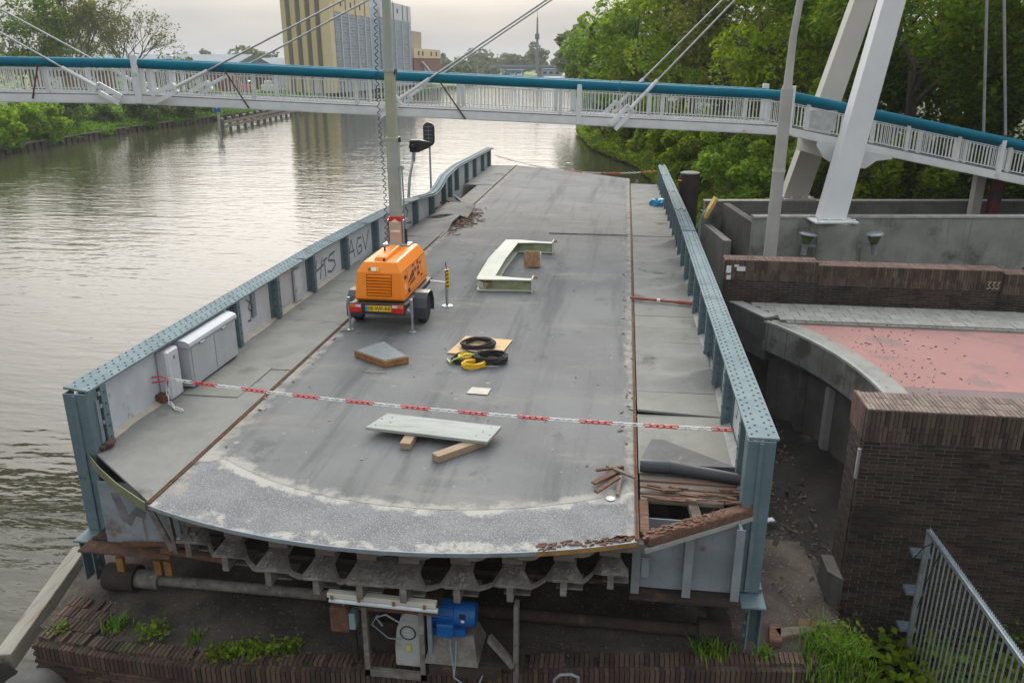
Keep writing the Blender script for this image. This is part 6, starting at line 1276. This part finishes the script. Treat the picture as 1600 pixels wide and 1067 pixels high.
# railway bridge far off
rbd = root('railway_bridge', 'long low grey railway viaduct crossing far behind', 'viaduct', (-30, 430, 0))
MB().span(-95, 70, 428, 436, 1.4, 3.0).build('deck_girder', mat('viaduct_grey', (.17, .165, .16), (.13, .125, .12), .1, .9), rbd); MB().span(-95, 70, 427.7, 428.1, 3.0, 4.0).build('parapet', mat('viaduct_rail', (.26, .27, .28)), rbd)
for x in (-88, -66, -44, -20, 4, 30): MB().span(x - 1.3, x + 1.3, 428.5, 435.5, -3.2, 1.4).build('pier', CONC, rbd)
for i, (x, h_, lab) in enumerate(((-45, 31, 'slim grey radio mast beyond the viaduct'),)):
    ma_ = root('radio_mast', lab, 'mast', (x, 425, 0)); MB().tube([(x, 425, 0), (x, 425, 18), (x, 425, 26)], [.8, .6, .35], 8).build('shaft', mat('mast_grey', (.20, .21, .22)), ma_); MB().span(x - 1.0, x + 1.0, 424, 426, 16, 18.5).build('antenna_ring', mat('mast_dark', (.13, .14, .15)), ma_); MB().tube([(x, 425, 26), (x, 425, h_)], .15, 6).build('spike', LAMPG, ma_)
pw = root('power_pylon', 'faint lattice power pylon on the horizon', 'power pylon', (-45, 760, 0)); q = MB()
for s_ in (-1, 1): q.bar((-45 + s_ * 3, 760, 0), (-45 + s_ * .5, 760, 24), .5, .5); q.bar((-45 + s_ * .5, 760, 24), (-45, 760, 27), .4, .4)
q.build('legs', LAMPG, pw); q = MB(); q.span(-54, -36, 759.7, 760.3, 21, 21.6); q.span(-51, -39, 759.7, 760.3, 24, 24.5)
for k in range(5): q.bar((-45 - 2.6 + k * .5, 760, k * 4.5), (-45 + 2.6 - k * .5, 760, k * 4.5 + 4), .3, .3); q.bar((-45 + 2.6 - k * .5, 760, k * 4.5), (-45 - 2.6 + k * .5, 760, k * 4.5 + 4), .3, .3)
q.build('cross_arms', LAMPG, pw)
for i, (x, y, w_, h_, m_, lab) in enumerate(((-72, 400, 24, 2.7, SHEETW, 'pale industrial shed below the viaduct, left of the blue unit'), (-55, 408, 8, 2.5, BLUEP, 'bright blue industrial unit below the viaduct'), (-36, 404, 9, 2.9, SHEETB, 'blue grey industrial block below the viaduct beside the mast'), (-8, 470, 10, 9, SHEETW, 'white block with dark windows beyond the viaduct'))):
    r_ = root('industrial_unit', lab, 'building', (x, y, -1)); MB().span(x - w_ / 2, x + w_ / 2, y, y + 12, -1, -1 + h_).build('walls', m_, r_); MB().span(x - w_ / 2 - .3, x + w_ / 2 + .3, y - .3, y + 12.3, -1 + h_, -.6 + h_).build('roof', ROOFG, r_)
    for k in range(3): MB().span(x - w_ / 3 + k * w_ / 3 - .8, x - w_ / 3 + k * w_ / 3 + .8, y - .1, y + .1, 0, -1 + h_ * .7).build('window', DARK, r_)
for i in range(7): x = -70 + i * 3.3; y = 395; c_ = root('parked_car', ('first', 'second', 'third', 'fourth', 'fifth', 'sixth', 'seventh')[i] + ' car from the left, ' + ('white', 'black', 'grey')[i % 3] + ', parked below the viaduct', 'car', (x, y, -1), 'far parked cars'); MB().span(x - 1, x + 1, y, y + 4, -.7, .1, ch=.2).build('body', (LITTER, GLASSD, LAMPG)[i % 3], c_); MB().span(x - .8, x + .8, y + .9, y + 3, .1, .6, ch=.2).build('cabin', GLASSD, c_)

# sheet piling and jetty at the left bank
sp = root('sheet_piling', 'dark sheet pile edge with posts along the left bank', 'quay edge', (-60, 110, -3))
pm = datamesh('pile', MB().box((0, 0, 0), (.35, .7, 1.5)), mat('pile_dark', (.085, .06, .045), (.06, .045, .035), 2, .9)); Lx = np.array(LB)
for y in np.arange(66, 200, 1.15): inst(pm, 'pile', sp, (float(np.interp(y, Lx[:, 1], Lx[:, 0])) + .15, float(y), -2.98 + random.uniform(-.06, .06)))
MB().loft([[(float(np.interp(y, Lx[:, 1], Lx[:, 0])) + a, y, z) for a, z in ((.05, -2.30), (.4, -2.30), (.4, -2.42), (.05, -2.42))] for y in np.arange(66, 420, 4.0)]).build('capping', TIMBER, sp)
jt = root('mooring_jetty', 'low timber mooring jetty on posts off the left bank', 'jetty', (-49, 105, -3)); J0 = Vector((-49.4, 97.5, 0)); J1 = Vector((-55.5, 142, 0))
pm2 = datamesh('post', MB().tube([(0, 0, -1), (0, 0, 1.0)], .22, 8), mat('jetty_post', (.16, .15, .14), (.12, .11, .10), 2, .9)); pm3 = datamesh('post_cap', MB().lathe([(.25, 1.0), (.25, 1.15), (.001, 1.2)], 8), CONCP)
for i in range(16): p = J0.lerp(J1, i / 15); o_ = inst(pm2, 'post', jt, (p.x, p.y, -2.6)); inst(pm3, 'post_cap', o_, (p.x, p.y, -2.6))
for dz in (-1.95, -2.45): MB().bar(J0 + Vector((.25, 0, dz)), J1 + Vector((.25, 0, dz)), .12, .3).build('waling', TIMBER, jt)
bs = root('waterway_sign', 'blue and white waterway sign on a post at the jetty end', 'sign', (-49.6, 97, -3)); MB().tube([(-49.6, 97.2, -3.4), (-49.6, 97.2, -.2)], .16, 8).build('post', LAMPG, bs); MB().box((-49.6, 97.0, -.1), (.85, .06, 1.2)).build('panel', mat('sign_blue', (.02, .11, .42)), bs)
q = MB()
for z in (.25, -.15): q.box((-49.6, 96.95, z), (.16, .02, .3))
q.build('pictogram', LITTER, bs)

# ================================================================== TREES
def branches(q, p, d, L_, r_, depth, tips, rn, spread=.55):
    e_ = p + d * L_; q.tube([p, p.lerp(e_, .5) + Vector((rn.uniform(-1, 1), rn.uniform(-1, 1), 0)) * L_ * .05, e_], [r_, r_ * .85, r_ * .68], 5 if depth > 1 else 4, cap=False); tips.append(e_)
    if depth == 0: return
    for k in range(rn.choice((2, 3, 3))):
        v = Vector((rn.gauss(0, 1), rn.gauss(0, 1), rn.gauss(.25, .6))).normalized(); nd = (d + v * spread * rn.uniform(.8, 1.5)).normalized()
        branches(q, e_ if k else p.lerp(e_, .75), nd, L_ * rn.uniform(.62, .85), r_ * .62, depth - 1, tips, rn, spread)
def tree(name, label, base, h_, cr, leafm, nblob, nper, ls, group=None, seed=1, crown0=.25, trunk_r=.3, bark=BARK, rad=None, flat=.4, br_=.26):
    t = root(name, label, 'tree', base, group); rn = random.Random(seed); b = Vector(base)
    q = MB(); tips = []; q.tube([b + Vector((0, 0, -.4)), b + Vector((.1, 0, h_ * .2)), b + Vector((rn.uniform(-.3, .3), rn.uniform(-.3, .3), h_ * .42))], [trunk_r, trunk_r * .8, trunk_r * .6], 8)
    for k in range(5): branches(q, b + Vector((0, 0, h_ * (.18 + .06 * k))), Vector((math.cos(k * 1.3 + seed), math.sin(k * 1.3 + seed), rn.uniform(.5, 1.3))).normalized(), cr * .42, trunk_r * .4, 2, tips, rn)
    q.build('trunk', bark, t, smooth=True)
    zc = b.z + h_ * (crown0 + (1 - crown0) / 2); rd = rad or (cr, cr, h_ * (1 - crown0) / 2)
    pts_ = blob_points((b.x, b.y, zc), rd, nblob, nper, br=br_)
    pts_ = pts_[pts_[:, 2] > b.z + .15]
    o = np_quads('crown', leaves(pts_ - np.array(b), ls, flat), leafm, t)
    return t
gR = 'trees along the right bank'
RT = [ # x, y, h, r, material
 (11.5, 36, 12, 4.2, LEAF_A, 'dark green broadleaf tree nearest behind the white pylon'), (16.5, 35, 13, 4.5, LEAF_A, 'dark tree right of the pylon behind the footbridge ramp'), (21.5, 36, 13, 4.5, LEAF_A, 'dark tree at the right edge behind the ramp stays'),
 (8.6, 43, 13, 4.2, LEAF_B, 'mid green tree just left of the pylon behind the lamp post'), (13.5, 45, 15, 5, LEAF_A, 'tall dark tree between pylon and lamp post, second row'), (19, 46, 15, 5, LEAF_A, 'tall dark tree behind the ramp, second row'),
 (25.5, 44, 15, 5, LEAF_A, 'tall dark tree farthest right in the second row'), (7.4, 54, 14, 4.6, LEAF_D, 'olive tinged tree behind the lamp post top'), (12.5, 57, 17, 5.5, LEAF_B, 'high mid green tree filling the frame top left of the pylon'),
 (4.9, 65, 15.5, 4.6, LEAF_B, 'mid green bank tree where the right stay pair crosses'), (10, 71, 19, 6, LEAF_A, 'tall dark tree behind the right stay pair'), (1.9, 79, 15, 4.8, LEAF_B, 'rounded green tree nearest the canal at the end of the bank row'),
 (-1.5, 93, 11.5, 4.4, LEAF_C, 'low bright green tree ending the right bank row'), (6, 92, 18, 6, LEAF_B, 'tall green tree behind the bank row end'), (-4, 120, 10.5, 5, LEAF_C, 'far bright green tree past the right bank row'),
 (24.5, 39, 14, 4.8, LEAF_A, 'dark tree filling the right frame edge behind the ramp end'), (29, 52, 17, 6, LEAF_A, 'tall dark tree behind the right frame edge'), (21, 57, 18, 6, LEAF_A, 'tall dark tree behind the second row right of the pylon'), (16, 40, 12, 4.6, LEAF_B, 'mid green tree between the front rows right of the pylon')]
for i, (x, y, h_, r_, m_, lab) in enumerate(RT):
    n_ = 46 if y < 50 else 40; tree('bank_tree', lab, (x, y, -.3), h_, r_, m_, n_, 330 if y < 60 else 230, .185 if y < 50 else .24 if y < 75 else .32, gR, seed=i + 3, crown0=.03, rad=(r_, r_, h_ * .5))
def shrub(name, label, base, r_, h_, leafm, nblob, nper, ls, group, seed=1, flat=.3):
    t = root(name, label, 'shrub', base, group); b = Vector(base); rn = random.Random(seed); q = MB(); tips = []
    for k in range(5): branches(q, b + Vector((0, 0, -.1)), Vector((math.cos(k * 1.26), math.sin(k * 1.26), 1.4)).normalized(), h_ * .4, .05, 1, tips, rn)
    q.build('stems', BARK, t); pts_ = blob_points((b.x, b.y, b.z + h_ * .48), (r_, r_, h_ * .5), nblob, nper, shell=.45); pts_ = pts_[pts_[:, 2] > b.z - .1]
    np_quads('foliage', leaves(pts_ - np.array(b), ls, flat), leafm, t); return t
gS = 'shrubs on the right bank'
RS = [(5.6, 38.5, 2.3, 3.2, LEAF_C, 'bright green bush right behind the mooring pile'), (8.2, 36.5, 2.4, 3.6, LEAF_C, 'bright green bush beside the end of the rear concrete wall'), (6.2, 43, 2.6, 4.0, LEAF_C, 'broad bright bush behind the bush at the pile'), (4.6, 49, 2.2, 3.6, LEAF_B, 'mid green waterside bush before the dark bank gap'), (11, 33.8, 2.2, 3.0, LEAF_B, 'green bush behind the rear wall near the pylon foot'), (15, 32.5, 2.2, 2.8, LEAF_A, 'dark bush behind the rear wall, right of the pylon'), (19.5, 33, 2.4, 3.0, LEAF_A, 'dark bush behind the rear wall under the ramp'),
      (3.6, 57, 2.2, 4, LEAF_B, 'waterside bush right of the far deck end'), (2.6, 65, 2.4, 4.4, LEAF_B, 'waterside bush above the far chain'), (.4, 74, 2.4, 4, LEAF_B, 'low leafy bush over the water at the bank bend'), (-2.2, 84, 2.5, 4, LEAF_C, 'bright low bush at the tip of the right bank'), (6.6, 34.2, 1.5, 1.8, LEAF_C, 'small bright bush beside the blue boat')]
for i, (x, y, r_, h_, m_, lab) in enumerate(RS): shrub('bank_shrub', lab, (x, y, -1.6 if x < 7 else -.5), r_, h_, m_, 34, 150, .17 if y < 45 else .24, gS, i + 2)
# ground cover on the right bank
n_ = 26000; yy = rng.uniform(30.5, 100, n_) ** 1.0; ex = np.interp(yy, [p[1] for p in RB], [p[0] for p in RB]); dd = rng.uniform(0, 3.75, n_) ** 2 - .45; zz = np.interp(dd, [-.5, 0, .4, 2.5, 6, 20], [-2.8, -2.55, -2.5, -1.4, -.2, .4]) + rng.uniform(0, .45, n_)
keep = ~((yy < 33.5) & (dd > 3.2) & (dd < 40)); P_ = np.stack([ex + dd, yy, zz], 1)[keep]
o_ = np_quads('ground_cover', leaves(P_, .26, .6), LEAF_B, kind='stuff'); o_['label'] = 'low leafy growth covering the right bank slope'

# left bank vegetation
gL = 'trees on the left bank'
def bare_tree(label, base, h_, seed, leafm, nleaf, ls):
    t = root('bare_tree', label, 'tree', base, gL); b = Vector(base); rn = random.Random(seed); q = MB(); tips = []
    q.tube([b - Vector((0, 0, .4)), b + Vector((0, 0, h_ * .3))], [.35, .26], 8)
    for k in range(6): branches(q, b + Vector((0, 0, h_ * (.16 + .03 * k))), Vector((math.cos(k * 1.05 + seed) * .8, math.sin(k * 1.05 + seed) * .8, rn.uniform(.7, 1.5))).normalized(), h_ * .21, .15, 5, tips, rn, .5)
    q.build('trunk', BARKP, t)
    idx = rng.integers(0, len(tips), nleaf); P = np.array([tuple(tips[i]) for i in idx]) + rng.normal(0, .35, (nleaf, 3)) - np.array(b)
    np_quads('crown', leaves(P, ls, .2), leafm, t)
bare_tree('nearly bare spreading tree at the right end of the left bank group', (-80, 128, -1), 17, 5, LEAF_D, 1800, .28); bare_tree('half bare tree just left of the spreading one', (-87, 126, -1), 18, 9, LEAF_D, 5000, .3); bare_tree('half bare tree at the far left edge', (-98, 112, -1), 18, 4, LEAF_D, 4500, .3)
for i, (x, y, h_, r_, m_, lab) in enumerate(((-87.5, 118, 17, 4.6, LEAF_A, 'dense dark tree in the middle of the left bank group'), (-99, 128, 17, 6, LEAF_D, 'olive tree behind the far left edge of the footbridge'), (-92, 134, 13, 6, LEAF_D, 'olive tree behind the dense dark one'), (-78, 140, 7.5, 4, LEAF_D, 'low olive tree under the bare branches'))):
    tree('left_bank_tree', lab, (x, y, -1), h_, r_, m_, 34, (130, 60, 55, 70)[i], .36, gL, seed=i + 30, crown0=.12, br_=.3)
gB = 'bushes along the left bank'
LS = [(-59.2, 70, 4, 3.6, LEAF_C, 'bright nettle-green bush nearest at the left frame edge'), (-60.4, 78, 4, 3.6, LEAF_C, 'bright green bush second from the left frame edge'), (-62.4, 85, 3.8, 4.8, LEAF_W, 'greyish willow bush left of the sheet piling gap'), (-64.4, 94, 3.2, 3.4, LEAF_W, 'low willow bush in the middle of the left bank'), (-62.3, 102, 3.6, 4.8, LEAF_W, 'round willow bush below the footbridge kink'), (-62.3, 110, 3.6, 4.8, LEAF_W, 'pale willow bush right of the kink'), (-62.6, 119, 3.0, 3.6, LEAF_C, 'last green bush before the open grass'), (-74, 84, 3, 2.6, LEAF_B, 'dark low bush back from the left waterline'), (-72, 98, 3, 3.4, LEAF_A, 'dark bush back behind the willows')]
for i, (x, y, r_, h_, m_, lab) in enumerate(LS): shrub('waterside_bush', lab, (x, y, -2.2), r_, h_, m_, 36, 130, .30, gB, i + 60)
n_ = 30000; yy = rng.uniform(60, 190, n_); ex = np.interp(yy, Lx[:, 1], Lx[:, 0]); dd = rng.uniform(.0, 4.0, n_) ** 2 - .25; dd += .35 * np.sin(yy * .9) * np.sin(yy * .23); zz = np.interp(dd, [-.6, 0, .35, 3, 9, 30], [-2.75, -2.45, -2.4, -1.7, -1.0, -.9]) + rng.uniform(0, .35, n_)
o_ = np_quads('bank_grass_growth', leaves(np.stack([ex - dd, yy, zz], 1), .34, .1, 2.2), GRASSM, kind='stuff'); o_['label'] = 'tall grass and weeds covering the left bank'
# far woods
P_ = []
for i in range(150):
    x = rng.uniform(-330, 260); y = rng.uniform(445, 640) if x > -140 else rng.uniform(260, 480)
    h_ = rng.uniform(8, 13.5); P_.append(blob_points((x, y, h_ * .5), (7, 6, h_ * .5), 12, 42, br=.34))
for i in range(46):
    x = rng.uniform(-10, 70); y = rng.uniform(135, 420); x = x + np.interp(y, [p[1] for p in RB], [p[0] for p in RB]) * .6 + 6; h_ = rng.uniform(8, 12); P_.append(blob_points((x, y, h_ * .5), (5, 5, h_ * .5), 12, 46, br=.34))
for i in range(30):
    x = -64 - rng.uniform(0, 30); y = rng.uniform(280, 425); h_ = rng.uniform(4, 8); P_.append(blob_points((x, y, h_ * .45 - 1), (5, 5, h_ * .5), 9, 40, br=.34))
o_ = np_quads('far_woods', leaves(np.concatenate(P_), 1.25, .4), LEAF_F, kind='stuff'); o_['label'] = 'hazy far tree belt along the horizon'
for i, (x, y, h_, lab) in enumerate(((-26, 395, 15, 'rounded pale green tree standing before the viaduct'), (-47, 450, 17, 'paired poplars beyond the viaduct left of the mast'), (-12, 330, 10, 'pale tree on the far right bank before the viaduct'))): tree('far_tree', lab, (x, y, -1), h_, 5.5, LEAF_W if i != 1 else LEAF_F, 26, 60, .9, 'lone far trees', seed=80 + i, crown0=.1)

# ================================================================== WEEDS NEAR THE CAMERA
def tuft(label, c, r_, h_, n_, material=GRASSM, wd=.012):
    c = np.array(c); b = rng.normal(0, r_ * .5, (n_, 2)); a = rng.uniform(0, 6.283, n_); L_ = h_ * rng.uniform(.5, 1.1, n_); lean = rng.uniform(.15, .8, n_)
    d = np.stack([np.cos(a), np.sin(a)], 1); s = np.stack([-np.sin(a), np.cos(a)], 1) * wd
    z0 = np.zeros((n_, 1)); base = np.concatenate([b, z0], 1); s3 = np.concatenate([s, z0], 1); d3 = np.concatenate([d, z0], 1); up = np.array([0, 0, 1.0])
    m1 = base + d3 * (L_ * lean * .35)[:, None] + up * (L_ * .6)[:, None]; tp = base + d3 * (L_ * lean)[:, None] + up * (L_ * .9)[:, None]
    P = np.concatenate([np.stack([base - s3, base + s3, m1 + s3 * .8, m1 - s3 * .8], 1), np.stack([m1 - s3 * .8, m1 + s3 * .8, tp + s3 * .1, tp - s3 * .1], 1)], 0)
    t = np_quads('grass_tuft', P, material, kind='stuff'); t.location = Vector(c.tolist()); t['label'] = label; return t
def weed(label, c, r_, h_, n_, ls, material=LEAF_C, name='weed', cat='weed', kind=None):
    c = np.array(c); P = np.stack([rng.normal(0, r_ * .5, n_), rng.normal(0, r_ * .5, n_), rng.uniform(.02, h_, n_)], 1); t = np_quads(name, leaves(P, ls, 1.0, 1.3), material, kind='stuff'); t.location = Vector(c.tolist())
    t['label'] = label; return t
tuft('small grass tuft at the left end of the pier', (-6.3, 8.0, -2.0), .14, .22, 70); weed('leafy weed next to the left grass tuft on the pier', (-5.75, 7.92, -1.98), .22, .16, 90, .06); weed('tiny weed on the pier corner by the fender', (-7.0, 7.85, -1.98), .16, .10, 50, .045); tuft('sparse grass tuft left of the pier middle', (-5.15, 7.95, -2.0), .12, .14, 50)
for i in range(5): weed(('leftmost clump', 'second clump from the left', 'middle clump', 'second clump from the right', 'rightmost clump')[i] + ' in the long weed row on the pier edge', (-4.75 + .22 * i, 7.68 + .06 * i, -2.0), .16, .16, 110, .055)
tuft('grass tuft at the foot of the quay-side end post', (1.35, 8.6, -2.0), .2, .26, 150); tuft('thin grass beside the end post foot', (2.0, 8.62, -2.0), .14, .18, 70)
tuft('large lush grass clump at the pier end by the brick wall', (2.88, 8.78, -2.0), .36, .27, 700, wd=.008); weed('broad leaves growing through the large grass clump', (2.98, 8.98, -2.0), .34, .22, 160, .06); tuft('spilling grass at the lower right pier corner', (2.78, 8.55, -2.1), .34, .22, 380, wd=.008)
n_ = 2600; P_ = np.stack([rng.uniform(3.2, 6.5, n_), rng.uniform(8.0, 9.70, n_), -2.7 + rng.uniform(.02, .62, n_) * rng.uniform(.4, 1, n_)], 1); o_ = np_quads('nettle_patch', leaves(P_, .105, 1.0, 1.25), LEAF_B, kind='stuff'); o_['label'] = 'broad green nettle leaves below the brick wall and fence'
n_ = 3500; P_ = np.stack([rng.uniform(4.2, 7.5, n_), rng.uniform(7.6, 9.7, n_), -2.7 + rng.uniform(.05, .8, n_)], 1); o_ = np_quads('ivy_growth', leaves(P_, .05, .8, 1.3), LEAF_A, kind='stuff'); o_['label'] = 'small dark leaves crowding the ground at the lower right'
# thin air over the canal
hz = MB().span(-1600, 1600, -400, 3100, -4.8, 36).build('haze', BARK)
hm = bpy.data.materials.new('haze_air'); hm.use_nodes = True; t = hm.node_tree; t.nodes.clear(); o = N(t, 'ShaderNodeOutputMaterial'); v = N(t, 'ShaderNodeVolumePrincipled')
v.inputs['Color'].default_value = (.9, .93, .97, 1); v.inputs['Density'].default_value = .00035; t.links.new(v.outputs[0], o.inputs['Volume'])
hz.data.materials.clear(); hz.data.materials.append(hm); hz['kind'] = 'stuff'; hz['label'] = 'thin pale haze over the canal'
for o in bpy.data.objects:
    if o.type == 'MESH' and o.parent is None and 'kind' not in o and 'label' not in o: print('UNTAGGED', o.name)
